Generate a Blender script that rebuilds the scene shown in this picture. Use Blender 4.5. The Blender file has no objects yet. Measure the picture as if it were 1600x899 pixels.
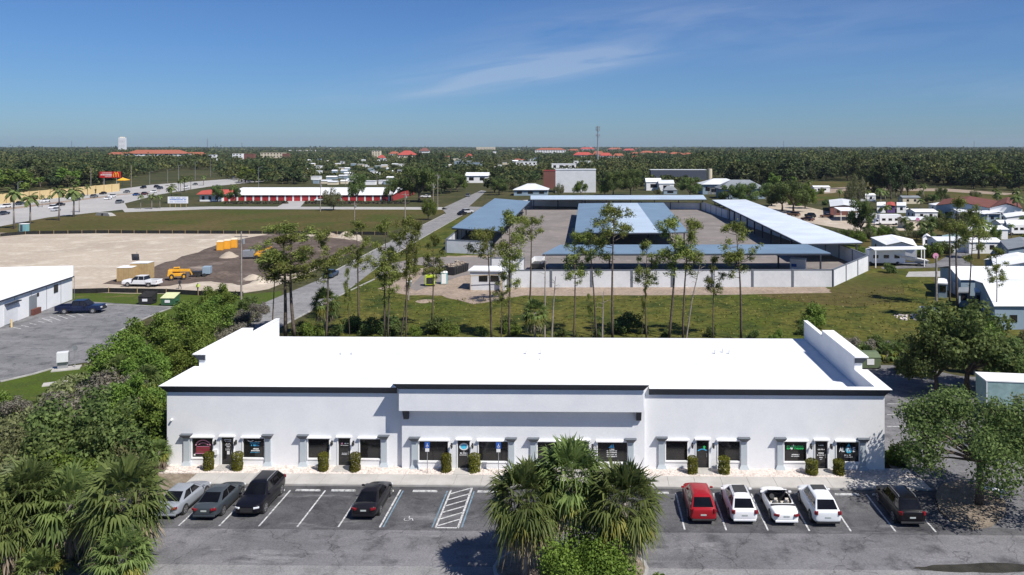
import bpy, bmesh, math, random
import numpy as np
from mathutils import Vector, Matrix
R = math.radians
S = bpy.context.scene
C = S.collection
# ------------------------------------------------------------------ camera, sky, sun, exposure
CAM_H, FPX, PU, PV, YAW = 25.0, 1200.0, 905.0, 228.0, 0.0167
cam = bpy.data.cameras.new("camera"); camo = bpy.data.objects.new("camera", cam); C.objects.link(camo)
camo.location = (0, 0, CAM_H); camo.rotation_euler = (R(90), 0, YAW)
cam.sensor_width = 36; cam.lens = 36 * FPX / 1600
cam.shift_x = -(PU - 800) / 1600; cam.shift_y = -(449.5 - PV) / 1600
cam.clip_start = 0.5; cam.clip_end = 40000
S.camera = camo
SUNV = Vector((0.62, -0.49, 1.0)).normalized()
SUN_EL = math.asin(SUNV.z); SUN_AZ = math.atan2(SUNV.x, SUNV.y)
w = bpy.data.worlds.new("World"); S.world = w; w.use_nodes = True
def build_world():
    nt = w.node_tree; N = nt.nodes; L = nt.links; N.clear()
    out = N.new('ShaderNodeOutputWorld'); bg = N.new('ShaderNodeBackground')
    sky = N.new('ShaderNodeTexSky'); sky.sky_type = 'NISHITA'; sky.sun_disc = False
    sky.sun_elevation = SUN_EL; sky.sun_rotation = SUN_AZ
    sky.altitude = 0; sky.air_density = 1.0; sky.dust_density = 0.25; sky.ozone_density = 3.5
    bg.inputs['Strength'].default_value = 0.052
    tc = N.new('ShaderNodeTexCoord'); sep = N.new('ShaderNodeSeparateXYZ')
    L.new(tc.outputs['Generated'], sep.inputs[0])
    def M(op, a, b=None, c=None):
        m = N.new('ShaderNodeMath'); m.operation = op
        for i, x in enumerate((a, b, c)):
            if x is None: continue
            if isinstance(x, (int, float)): m.inputs[i].default_value = x
            else: L.new(x, m.inputs[i])
        return m.outputs[0]
    yy = M('MAXIMUM', sep.outputs['Y'], 0.05)
    az = M('DIVIDE', sep.outputs['X'], yy); el = M('DIVIDE', sep.outputs['Z'], yy)
    def gauss(ca, ce, wa, we, tilt=0.0):
        da = M('SUBTRACT', az, ca); de = M('SUBTRACT', M('SUBTRACT', el, ce), M('MULTIPLY', da, tilt))
        q = M('ADD', M('POWER', M('DIVIDE', M('ABSOLUTE', da), wa), 2.0), M('POWER', M('DIVIDE', M('ABSOLUTE', de), we), 2.0))
        return M('EXPONENT', M('MULTIPLY', q, -1.0))
    cmb = N.new('ShaderNodeCombineXYZ')
    L.new(M('MULTIPLY', az, 3.0), cmb.inputs[0]); L.new(M('ADD', M('MULTIPLY', el, 22.0), M('MULTIPLY', az, -3.0)), cmb.inputs[1])
    nz = N.new('ShaderNodeTexNoise'); nz.inputs['Scale'].default_value = 1.7; nz.inputs['Detail'].default_value = 9; nz.inputs['Roughness'].default_value = .62
    nz.inputs['Distortion'].default_value = .6
    L.new(cmb.outputs[0], nz.inputs['Vector'])
    g = M('ADD', gauss(-.12, .100, .17, .014, .10), M('MULTIPLY', gauss(.0, .150, .18, .03, .16), .6))
    g = M('ADD', g, M('MULTIPLY', gauss(-.24, .068, .10, .007, .05), .7))
    g = M('ADD', g, M('MULTIPLY', gauss(.28, .16, .30, .05, .05), .45))
    g = M('ADD', g, M('MULTIPLY', gauss(.58, .08, .25, .02, .03), .4))
    n2 = M('SUBTRACT', nz.outputs[0], .31)
    g1 = M('ADD', gauss(-.10, .088, .13, .010, .14), M('MULTIPLY', gauss(-.02, .112, .09, .014, .10), .8))
    cl = M('MINIMUM', M('ADD', M('MULTIPLY', M('MAXIMUM', M('MULTIPLY', n2, 2.4), 0.0), g), M('MULTIPLY', M('MAXIMUM', M('ADD', M('MULTIPLY', n2, 3.0), .10), 0.0), g1)), .9)
    mix = N.new('ShaderNodeMix'); mix.data_type = 'RGBA'; mix.blend_type = 'MULTIPLY'; mix.inputs[0].default_value = 1
    L.new(sky.outputs[0], mix.inputs[6]); mix.inputs[7].default_value = SKY_TINT
    mc = N.new('ShaderNodeMix'); mc.data_type = 'RGBA'
    L.new(M('MULTIPLY', cl, .36), mc.inputs[0]); L.new(mix.outputs[2], mc.inputs[6]); mc.inputs[7].default_value = (9.0, 10.0, 12.0, 1)
    L.new(mc.outputs[2], bg.inputs['Color']); L.new(bg.outputs[0], out.inputs[0])
SKY_TINT = (.62, .93, 1.42, 1)
build_world()
sl = bpy.data.lights.new("sun", 'SUN'); sl.energy = 5.0; sl.angle = R(0.53); sl.color = (1, .955, .89)
so = bpy.data.objects.new("sun", sl); C.objects.link(so); so.rotation_euler = SUNV.to_track_quat('Z', 'Y').to_euler()
S.view_settings.view_transform = 'Standard'; S.view_settings.look = 'None'; S.view_settings.gamma = 1
S.view_settings.exposure = 0.3
S.render.engine = 'CYCLES'
S.cycles.max_bounces = 6; S.cycles.diffuse_bounces = 3; S.cycles.glossy_bounces = 3; S.cycles.transmission_bounces = 4
S.cycles.transparent_max_bounces = 6; S.cycles.volume_bounces = 0
rng = np.random.default_rng(7); random.seed(11)
# ------------------------------------------------------------------ pixel of the 1600 px photo -> point of the world (site survey)
cs, sn = math.cos(YAW), math.sin(YAW)
def G(u, v, z=0.0):
    d = (CAM_H - z) * FPX / (v - PV); l = (u - PU) / FPX * d
    return Vector((l * cs - d * sn, l * sn + d * cs, z))
def W(u, v, Y):
    l = (u - PU) / FPX; dx, dy = l * cs - sn, l * sn + cs
    t = Y / dy
    return Vector((t * dx, Y, CAM_H - t * (v - PV) / FPX))
def GD(u, d, z=0.0):
    l = (u - PU) / FPX * d
    return Vector((l * cs - d * sn, l * sn + d * cs, z))
def UV(p):
    d = -p[0] * sn + p[1] * cs; l = p[0] * cs + p[1] * sn
    return PU + l / d * FPX, PV + (CAM_H - p[2]) / d * FPX, d
# ------------------------------------------------------------------ materials
MATS = {}
def mat(name, c1, c2=None, scale=1.0, rough=.8, detail=4, metal=0.0, fac=(.35, .65), bump=0.0, bscale=None, coords='pos', spec=.5, grain=0.0, gscale=40, third=None, stretch=None):
    if name in MATS: return MATS[name]
    m = bpy.data.materials.new(name); m.use_nodes = True; MATS[name] = m
    nt = m.node_tree; N = nt.nodes; L = nt.links; b = N['Principled BSDF']
    b.inputs['Roughness'].default_value = rough; b.inputs['Metallic'].default_value = metal
    b.inputs['Specular IOR Level'].default_value = spec if rough < .85 else .08
    col4 = lambda c: (c[0], c[1], c[2], 1)
    b.inputs['Base Color'].default_value = col4(c1)
    if coords == 'pos': src = N.new('ShaderNodeNewGeometry').outputs['Position']
    else: src = N.new('ShaderNodeTexCoord').outputs['Object']
    if stretch:
        mp = N.new('ShaderNodeMapping'); mp.inputs['Scale'].default_value = stretch; L.new(src, mp.inputs[0]); src = mp.outputs[0]
    last = None
    if c2 is not None:
        n = N.new('ShaderNodeTexNoise'); n.inputs['Scale'].default_value = scale; n.inputs['Detail'].default_value = detail; n.inputs['Roughness'].default_value = .6
        L.new(src, n.inputs['Vector'])
        r = N.new('ShaderNodeMapRange'); r.inputs[1].default_value = fac[0]; r.inputs[2].default_value = fac[1]; L.new(n.outputs[0], r.inputs[0])
        x = N.new('ShaderNodeMix'); x.data_type = 'RGBA'; L.new(r.outputs[0], x.inputs[0]); x.inputs[6].default_value = col4(c1); x.inputs[7].default_value = col4(c2)
        last = x.outputs[2]
    if third is not None:
        n = N.new('ShaderNodeTexNoise'); n.inputs['Scale'].default_value = third[1]; n.inputs['Detail'].default_value = 5; L.new(src, n.inputs['Vector'])
        r = N.new('ShaderNodeMapRange'); r.inputs[1].default_value = third[2]; r.inputs[2].default_value = third[3]; L.new(n.outputs[0], r.inputs[0])
        x = N.new('ShaderNodeMix'); x.data_type = 'RGBA'; L.new(r.outputs[0], x.inputs[0])
        if last: L.new(last, x.inputs[6])
        else: x.inputs[6].default_value = col4(c1)
        x.inputs[7].default_value = col4(third[0]); last = x.outputs[2]
    if grain:
        n = N.new('ShaderNodeTexNoise'); n.inputs['Scale'].default_value = gscale; n.inputs['Detail'].default_value = 3; L.new(src, n.inputs['Vector'])
        r = N.new('ShaderNodeMapRange'); r.inputs[3].default_value = 1 - grain; r.inputs[4].default_value = 1 + grain; r.inputs[1].default_value = .3; r.inputs[2].default_value = .7; L.new(n.outputs[0], r.inputs[0])
        x = N.new('ShaderNodeVectorMath'); x.operation = 'SCALE'
        if last: L.new(last, x.inputs[0])
        else: x.inputs[0].default_value = c1
        L.new(r.outputs[0], x.inputs['Scale']); last = x.outputs[0]
    if last: L.new(last, b.inputs['Base Color'])
    if bump:
        n = N.new('ShaderNodeTexNoise'); n.inputs['Scale'].default_value = bscale or scale * 4; n.inputs['Detail'].default_value = 4; L.new(src, n.inputs['Vector'])
        bp = N.new('ShaderNodeBump'); bp.inputs['Strength'].default_value = min(1, bump); bp.inputs['Distance'].default_value = .05
        L.new(n.outputs[0], bp.inputs['Height']); L.new(bp.outputs[0], b.inputs['Normal'])
    return m
def leafmat(name, dark, light, hue=.04, trans=.25, rough=.6):
    if name in MATS: return MATS[name]
    m = bpy.data.materials.new(name); m.use_nodes = True; MATS[name] = m
    nt = m.node_tree; N = nt.nodes; L = nt.links; b = N['Principled BSDF']; out = N['Material Output']
    g = N.new('ShaderNodeNewGeometry'); oi = N.new('ShaderNodeObjectInfo')
    x = N.new('ShaderNodeMix'); x.data_type = 'RGBA'; x.inputs[6].default_value = (*dark, 1); x.inputs[7].default_value = (*light, 1)
    tc = N.new('ShaderNodeTexCoord')
    n = N.new('ShaderNodeTexNoise'); n.inputs['Scale'].default_value = .45; n.inputs['Detail'].default_value = 2; L.new(tc.outputs['Object'], n.inputs['Vector'])
    r = N.new('ShaderNodeMath'); r.operation = 'MULTIPLY_ADD'; L.new(g.outputs['Random Per Island'], r.inputs[0]); r.inputs[1].default_value = .75
    s = N.new('ShaderNodeMath'); s.operation = 'MULTIPLY_ADD'; L.new(n.outputs[0], s.inputs[0]); s.inputs[1].default_value = 1.2; s.inputs[2].default_value = -.48
    L.new(s.outputs[0], r.inputs[2]); r.use_clamp = True; L.new(r.outputs[0], x.inputs[0])
    h = N.new('ShaderNodeHueSaturation'); L.new(x.outputs[2], h.inputs['Color'])
    hm = N.new('ShaderNodeMapRange'); hm.inputs[3].default_value = .5 - hue; hm.inputs[4].default_value = .5 + hue; L.new(oi.outputs['Random'], hm.inputs[0]); L.new(hm.outputs[0], h.inputs['Hue'])
    vm = N.new('ShaderNodeMapRange'); vm.inputs[3].default_value = .78; vm.inputs[4].default_value = 1.25; L.new(oi.outputs['Random'], vm.inputs[0]); L.new(vm.outputs[0], h.inputs['Value'])
    b.inputs['Roughness'].default_value = rough; b.inputs['Specular IOR Level'].default_value = .15
    L.new(h.outputs[0], b.inputs['Base Color'])
    t = N.new('ShaderNodeBsdfTranslucent'); L.new(h.outputs[0], t.inputs[0])
    ms = N.new('ShaderNodeMixShader'); ms.inputs[0].default_value = trans; L.new(b.outputs[0], ms.inputs[1]); L.new(t.outputs[0], ms.inputs[2]); L.new(ms.outputs[0], out.inputs[0])
    return m
def paintmat():
    m = bpy.data.materials.new('car_paint'); m.use_nodes = True; MATS['car_paint'] = m
    nt = m.node_tree; N = nt.nodes; L = nt.links; b = N['Principled BSDF']; oi = N.new('ShaderNodeObjectInfo')
    n = N.new('ShaderNodeTexNoise'); n.inputs['Scale'].default_value = 3; r = N.new('ShaderNodeMapRange'); r.inputs[3].default_value = .93; r.inputs[4].default_value = 1.05; L.new(n.outputs[0], r.inputs[0])
    x = N.new('ShaderNodeVectorMath'); x.operation = 'SCALE'; L.new(oi.outputs['Color'], x.inputs[0]); L.new(r.outputs[0], x.inputs['Scale'])
    L.new(x.outputs[0], b.inputs['Base Color']); b.inputs['Roughness'].default_value = .35; b.inputs['Specular IOR Level'].default_value = .15; b.inputs['Coat Weight'].default_value = .35; b.inputs['Coat Roughness'].default_value = .03
    return m
def ribmat(name, c, rough=.4, metal=.3, scale=2.5, axis='X', amt=.12, blotch=.1):
    if name in MATS: return MATS[name]
    m = bpy.data.materials.new(name); m.use_nodes = True; MATS[name] = m
    nt = m.node_tree; N = nt.nodes; L = nt.links; b = N['Principled BSDF']
    b.inputs['Roughness'].default_value = rough; b.inputs['Metallic'].default_value = metal
    tc = N.new('ShaderNodeNewGeometry'); wv = N.new('ShaderNodeTexWave'); wv.bands_direction = axis; wv.inputs['Scale'].default_value = scale; L.new(tc.outputs['Position'], wv.inputs[0])
    n = N.new('ShaderNodeTexNoise'); n.inputs['Scale'].default_value = .15; n.inputs['Detail'].default_value = 5; L.new(tc.outputs['Position'], n.inputs['Vector'])
    a = N.new('ShaderNodeMath'); a.operation = 'MULTIPLY_ADD'; L.new(wv.outputs['Fac'], a.inputs[0]); a.inputs[1].default_value = amt; a.inputs[2].default_value = 1 - amt
    d = N.new('ShaderNodeMapRange'); d.inputs[1].default_value = .3; d.inputs[2].default_value = .7; d.inputs[3].default_value = 1 - blotch; d.inputs[4].default_value = 1 + blotch; L.new(n.outputs[0], d.inputs[0])
    e = N.new('ShaderNodeMath'); e.operation = 'MULTIPLY'; L.new(a.outputs[0], e.inputs[0]); L.new(d.outputs[0], e.inputs[1])
    x = N.new('ShaderNodeVectorMath'); x.operation = 'SCALE'; x.inputs[0].default_value = c; L.new(e.outputs[0], x.inputs['Scale']); L.new(x.outputs[0], b.inputs['Base Color'])
    bp = N.new('ShaderNodeBump'); bp.inputs['Strength'].default_value = .3; bp.inputs['Distance'].default_value = .04; L.new(wv.outputs['Fac'], bp.inputs['Height']); L.new(bp.outputs[0], b.inputs['Normal'])
    return m
paintmat()
def asphalt(name, a, b, dark, light):
    """faded, patched, stained and cracked asphalt"""
    m = bpy.data.materials.new(name); m.use_nodes = True; MATS[name] = m
    nt = m.node_tree; N = nt.nodes; L = nt.links; P = N['Principled BSDF']; P.inputs['Roughness'].default_value = .92; P.inputs['Specular IOR Level'].default_value = .12
    g = N.new('ShaderNodeNewGeometry').outputs['Position']
    def noise(sc, det=4, st=(1, 1, 1), dist=0):
        mp = N.new('ShaderNodeMapping'); mp.inputs['Scale'].default_value = st; L.new(g, mp.inputs[0])
        n = N.new('ShaderNodeTexNoise'); n.inputs['Scale'].default_value = sc; n.inputs['Detail'].default_value = det; n.inputs['Distortion'].default_value = dist; n.inputs['Roughness'].default_value = .72; L.new(mp.outputs[0], n.inputs['Vector']); return n.outputs[0]
    def rng_(x, lo, hi, a=0, b=1):
        r = N.new('ShaderNodeMapRange'); r.inputs[1].default_value = lo; r.inputs[2].default_value = hi; r.inputs[3].default_value = a; r.inputs[4].default_value = b; L.new(x, r.inputs[0]); return r.outputs[0]
    def mix(f, x, y):
        k = N.new('ShaderNodeMix'); k.data_type = 'RGBA'; L.new(f, k.inputs[0])
        for i, c in ((6, x), (7, y)):
            if isinstance(c, tuple): k.inputs[i].default_value = (*c, 1)
            else: L.new(c, k.inputs[i])
        return k.outputs[2]
    c = mix(rng_(noise(.22, 10, (.6, 1.2, 1), .2), .36, .66), a, b)
    c = mix(rng_(noise(.55, 10, (1, 1, 1), .2), .50, .70, 0, .8), c, dark)
    c = mix(rng_(noise(.33, 5, (.35, 1.6, 1)), .58, .76, 0, .7), c, light)
    v = N.new('ShaderNodeTexVoronoi'); v.feature = 'DISTANCE_TO_EDGE'; v.inputs['Scale'].default_value = .16
    dn = N.new('ShaderNodeVectorMath'); dn.operation = 'ADD'; L.new(g, dn.inputs[0])
    nn = N.new('ShaderNodeTexNoise'); nn.inputs['Scale'].default_value = .8; nn.inputs['Detail'].default_value = 4; L.new(g, nn.inputs['Vector']); sc = N.new('ShaderNodeVectorMath'); sc.operation = 'SCALE'; sc.inputs['Scale'].default_value = 1.6; L.new(nn.outputs['Color'], sc.inputs[0]); L.new(sc.outputs[0], dn.inputs[1]); L.new(dn.outputs[0], v.inputs['Vector'])
    c = mix(rng_(v.outputs['Distance'], .0, .006, .55, 0), c, (dark[0] * .5, dark[1] * .5, dark[2] * .5))
    s = N.new('ShaderNodeVectorMath'); s.operation = 'SCALE'; L.new(c, s.inputs[0]); L.new(rng_(noise(9, 6), .25, .75, .6, 1.4), s.inputs['Scale'])
    L.new(s.outputs[0], P.inputs['Base Color'])
    return m
asphalt('bay_asphalt', (.060, .060, .064), (.130, .128, .132), (.028, .028, .031), (.27, .265, .265))
asphalt('asphalt', (.12, .119, .123), (.21, .205, .21), (.030, .030, .034), (.34, .335, .335))
asphalt('old_asphalt', (.19, .187, .187), (.27, .265, .26), (.11, .11, .11), (.34, .335, .33))
asphalt('side_asphalt', (.14, .14, .143), (.23, .226, .228), (.05, .052, .058), (.27, .265, .265))
mat('stucco', (.70, .71, .725), (.755, .76, .765), .5, .9, grain=.025, gscale=7, bump=.25, bscale=24)
mat('white_trim', (.86, .86, .85), (.80, .80, .79), 2, .75)
mat('roof_membrane', (.70, .71, .72), (.62, .63, .65), .25, .8, fac=(.5, .8), grain=.02, gscale=3, third=((.66, .665, .675), .06, .5, .75))
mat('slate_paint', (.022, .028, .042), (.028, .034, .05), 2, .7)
mat('grey_paint', (.39, .435, .465), (.42, .465, .49), 3, .8)
mat('post_grey', (.11, .125, .15), (.13, .145, .17), 2, .7)
mat('capital_paint', (.10, .115, .135), (.12, .135, .155), 3, .8)
mat('dark_glass', (.012, .013, .016), (.02, .018, .017), 1.1, .08, spec=.6)
mat('car_glass', (.004, .004, .005), (.008, .008, .009), 1.1, .04, spec=.35)
mat('dark_frame', (.02, .02, .022), (.03, .03, .03), 5, .4)
mat('concrete', (.46, .44, .41), (.37, .355, .33), .5, .9, grain=.06, gscale=8)
mat('kerb', (.40, .39, .37), (.30, .29, .27), 1, .9)
mat('gravel_rock', (.64, .58, .535), (.36, .295, .25), 5, .9, fac=(.45, .75), grain=.22, gscale=9, bump=.8, bscale=9)
mat('line_white', (.56, .56, .55), (.16, .16, .16), 5, .8, fac=(.45, .70))
mat('line_blue', (.16, .27, .36), (.12, .16, .19), 3, .8)
mat('rubber', (.018, .018, .018), (.03, .03, .03), 4, .8)
mat('alloy', (.45, .45, .46), (.35, .35, .36), 6, .35, metal=.7)
mat('black_plastic', (.02, .02, .022), (.03, .03, .03), 6, .5)
mat('red_lamp', (.20, .006, .010), (.14, .005, .008), 6, .2)
mat('clear_lamp', (.72, .74, .77), (.55, .57, .6), 6, .12)
mat('plate_white', (.50, .52, .50), (.35, .40, .38), 30, .6)
mat('seat_leather', (.62, .56, .47), (.55, .49, .41), 4, .6)
mat('galvanized', (.42, .43, .44), (.34, .35, .36), 4, .45, metal=.5)
mat('bark', (.075, .058, .047), (.15, .122, .10), 4, .95, coords='obj')
mat('pale_bark', (.22, .19, .165), (.34, .30, .27), 3, .95, coords='obj')
mat('grass', (.075, .085, .020), (.125, .105, .035), .09, .95, third=((.05, .072, .018), .35, .5, .68), grain=.3, gscale=2.2)
mat('meadow', (.064, .080, .014), (.112, .100, .026), .06, .95, third=((.036, .052, .012), .22, .48, .66), grain=.4, gscale=1.1)
mat('dry_field', (.072, .066, .020), (.100, .078, .030), .035, .95, third=((.058, .070, .015), .05, .48, .66), grain=.25, gscale=.7)
mat('lawn', (.068, .098, .015), (.056, .078, .017), .4, .95, third=((.15, .12, .05), .25, .58, .75), grain=.3, gscale=5)
mat('scrub_ground', (.040, .048, .018), (.075, .068, .032), .03, .95, third=((.10, .09, .05), .12, .6, .8), grain=.3, gscale=.5)
mat('mulch', (.17, .135, .10), (.25, .21, .165), 1.5, .95, grain=.3, gscale=9)
mat('sand', (.45, .385, .305), (.37, .31, .245), .05, .95, third=((.53, .465, .38), .2, .5, .7), grain=.12, gscale=1.2)
mat('dark_soil', (.090, .068, .056), (.135, .105, .088), .2, .95, third=((.30, .25, .21), .13, .60, .72), grain=.25, gscale=1.5)
mat('pale_dirt', (.33, .26, .205), (.25, .20, .155), .3, .95, grain=.25, gscale=2)
mat('yard_paving', (.23, .205, .19), (.18, .163, .153), .08, .95, third=((.28, .25, .23), .3, .55, .75), grain=.1, gscale=3)
mat('road_concrete', (.40, .385, .365), (.34, .33, .315), .04, .9, third=((.29, .285, .28), .25, .55, .75), grain=.06, gscale=1)
mat('lane_white', (.7, .7, .68), (.6, .6, .58), 3, .8)
mat('yellow_wall', (.68, .52, .27), (.62, .47, .24), .3, .9)
mat('wall_white', (.66, .67, .68), (.58, .59, .60), .3, .85, grain=.04, gscale=2)
mat('tilt_white', (.80, .80, .80), (.74, .745, .75), .4, .85)
mat('cream', (.66, .58, .44), (.60, .53, .40), .3, .9)
mat('red_wall', (.34, .035, .035), (.28, .03, .03), .4, .8)
mat('red_door', (.40, .03, .035), (.34, .025, .03), 1, .6)
mat('brown_wall', (.20, .09, .075), (.17, .08, .065), .3, .9)
mat('terracotta_roof', (.36, .125, .075), (.28, .10, .065), .5, .85)
mat('maroon_roof', (.13, .055, .045), (.17, .075, .06), .4, .85)
mat('red_roof', (.42, .07, .05), (.34, .06, .045), .5, .8)
mat('grey_roof', (.22, .24, .26), (.17, .185, .20), .3, .8)
mat('light_roof', (.62, .64, .66), (.52, .54, .56), .2, .7)
mat('white_roof', (.80, .81, .82), (.70, .71, .72), .15, .7)
mat('blue_grey_wall', (.25, .33, .40), (.22, .29, .35), .3, .8)
mat('purple_paint', (.12, .06, .20), (.10, .05, .16), 1, .7)
mat('teal_paint', (.26, .38, .37), (.20, .30, .30), 1.2, .6, grain=.08, gscale=3)
mat('navy_shade', (.05, .06, .09), (.06, .07, .10), 1, .7)
mat('timber', (.45, .33, .17), (.38, .27, .14), 1.5, .9)
mat('machine_yellow', (.72, .36, .02), (.6, .3, .02), 1.5, .5)
mat('toilet_orange', (.80, .38, .03), (.7, .32, .03), 1, .5)
mat('lime_paint', (.50, .62, .03), (.42, .54, .03), 2, .5)
mat('dumpster_green', (.03, .12, .06), (.04, .10, .05), 2, .6)
mat('olive_green', (.12, .16, .08), (.10, .13, .07), 2, .6)
mat('pale_lid', (.60, .62, .36), (.52, .54, .3), 2, .6)
mat('black_fabric', (.02, .02, .02), (.035, .035, .035), 2, .9)
mat('debris', (.45, .38, .30), (.16, .13, .11), 3, .9, fac=(.45, .55))
mat('sign_blue', (.02, .10, .42), (.02, .09, .38), 5, .5)
mat('sign_white', (.8, .8, .8), (.75, .75, .75), 5, .5)
mat('sign_red', (.62, .02, .02), (.55, .02, .02), 3, .5)
mat('arches_yellow', (.85, .42, .03), (.8, .4, .03), 3, .5)
mat('banner_blue', (.10, .22, .55), (.10, .2, .5), 3, .5)
mat('decal_white', (.78, .78, .78), (.7, .7, .7), 5, .5)
mat('decal_red', (.20, .012, .03), (.25, .02, .04), 5, .5)
mat('decal_pink', (.65, .28, .40), (.6, .22, .35), 5, .5)
mat('decal_blue', (.05, .35, .62), (.08, .42, .7), 5, .5)
mat('decal_cyan', (.04, .42, .68), (.10, .60, .80), 5, .5)
mat('decal_green', (.03, .50, .12), (.03, .55, .14), 5, .5)
mat('solar', (.03, .035, .05), (.04, .045, .06), 4, .2)
mat('skin_tone', (.35, .2, .13), (.3, .17, .11), 5, .6)
mat('hivis', (.55, .75, .05), (.5, .7, .05), 5, .7)
mat('dark_cloth', (.02, .022, .03), (.03, .03, .04), 5, .8)
mat('porta_teal', (.20, .42, .45), (.18, .38, .4), 3, .6)
mat('puddle', (.035, .033, .028), (.06, .055, .045), 1.2, .25)
mat('red_flower', (.3, .03, .04), (.2, .02, .03), 5, .6)
ribmat('metal_roof_blue', (.20, .285, .37), .45, .15, 1.2, 'Y')
ribmat('metal_roof_mid', (.56, .66, .75), .4, .15, 1.2, 'Y')  # lighter copy; the central carport's slope brightness is painted with it
ribmat('metal_roof_pale', (.74, .80, .86), .4, .1, 1.2, 'Y')
leafmat('oak_leaf', (.040, .068, .020), (.205, .265, .082), hue=.015, trans=.42)
leafmat('bright_leaf', (.055, .095, .016), (.215, .285, .056), hue=.02, trans=.35)
leafmat('lime_leaf', (.055, .10, .014), (.19, .27, .045), hue=.01, trans=.3)
leafmat('grey_leaf', (.09, .09, .065), (.27, .25, .20), hue=.01)
leafmat('olive_leaf', (.065, .078, .032), (.235, .245, .11), hue=.015, trans=.3)
leafmat('pine_leaf', (.075, .10, .022), (.29, .32, .085), hue=.012, trans=.35)
leafmat('far_leaf', (.018, .032, .014), (.095, .115, .042), hue=.03)
leafmat('hedge_leaf', (.055, .065, .010), (.21, .20, .03), hue=.01)
leafmat('palm_leaf', (.045, .070, .020), (.235, .295, .095), hue=.012, rough=.42, trans=.38)
leafmat('palm_yellow', (.10, .11, .02), (.26, .24, .06), hue=.01, rough=.5)
leafmat('palm_dead', (.14, .105, .07), (.33, .27, .20), hue=.01, trans=.1)
leafmat('dead_twig', (.16, .13, .11), (.30, .26, .22), hue=.01, trans=.05)
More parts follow.
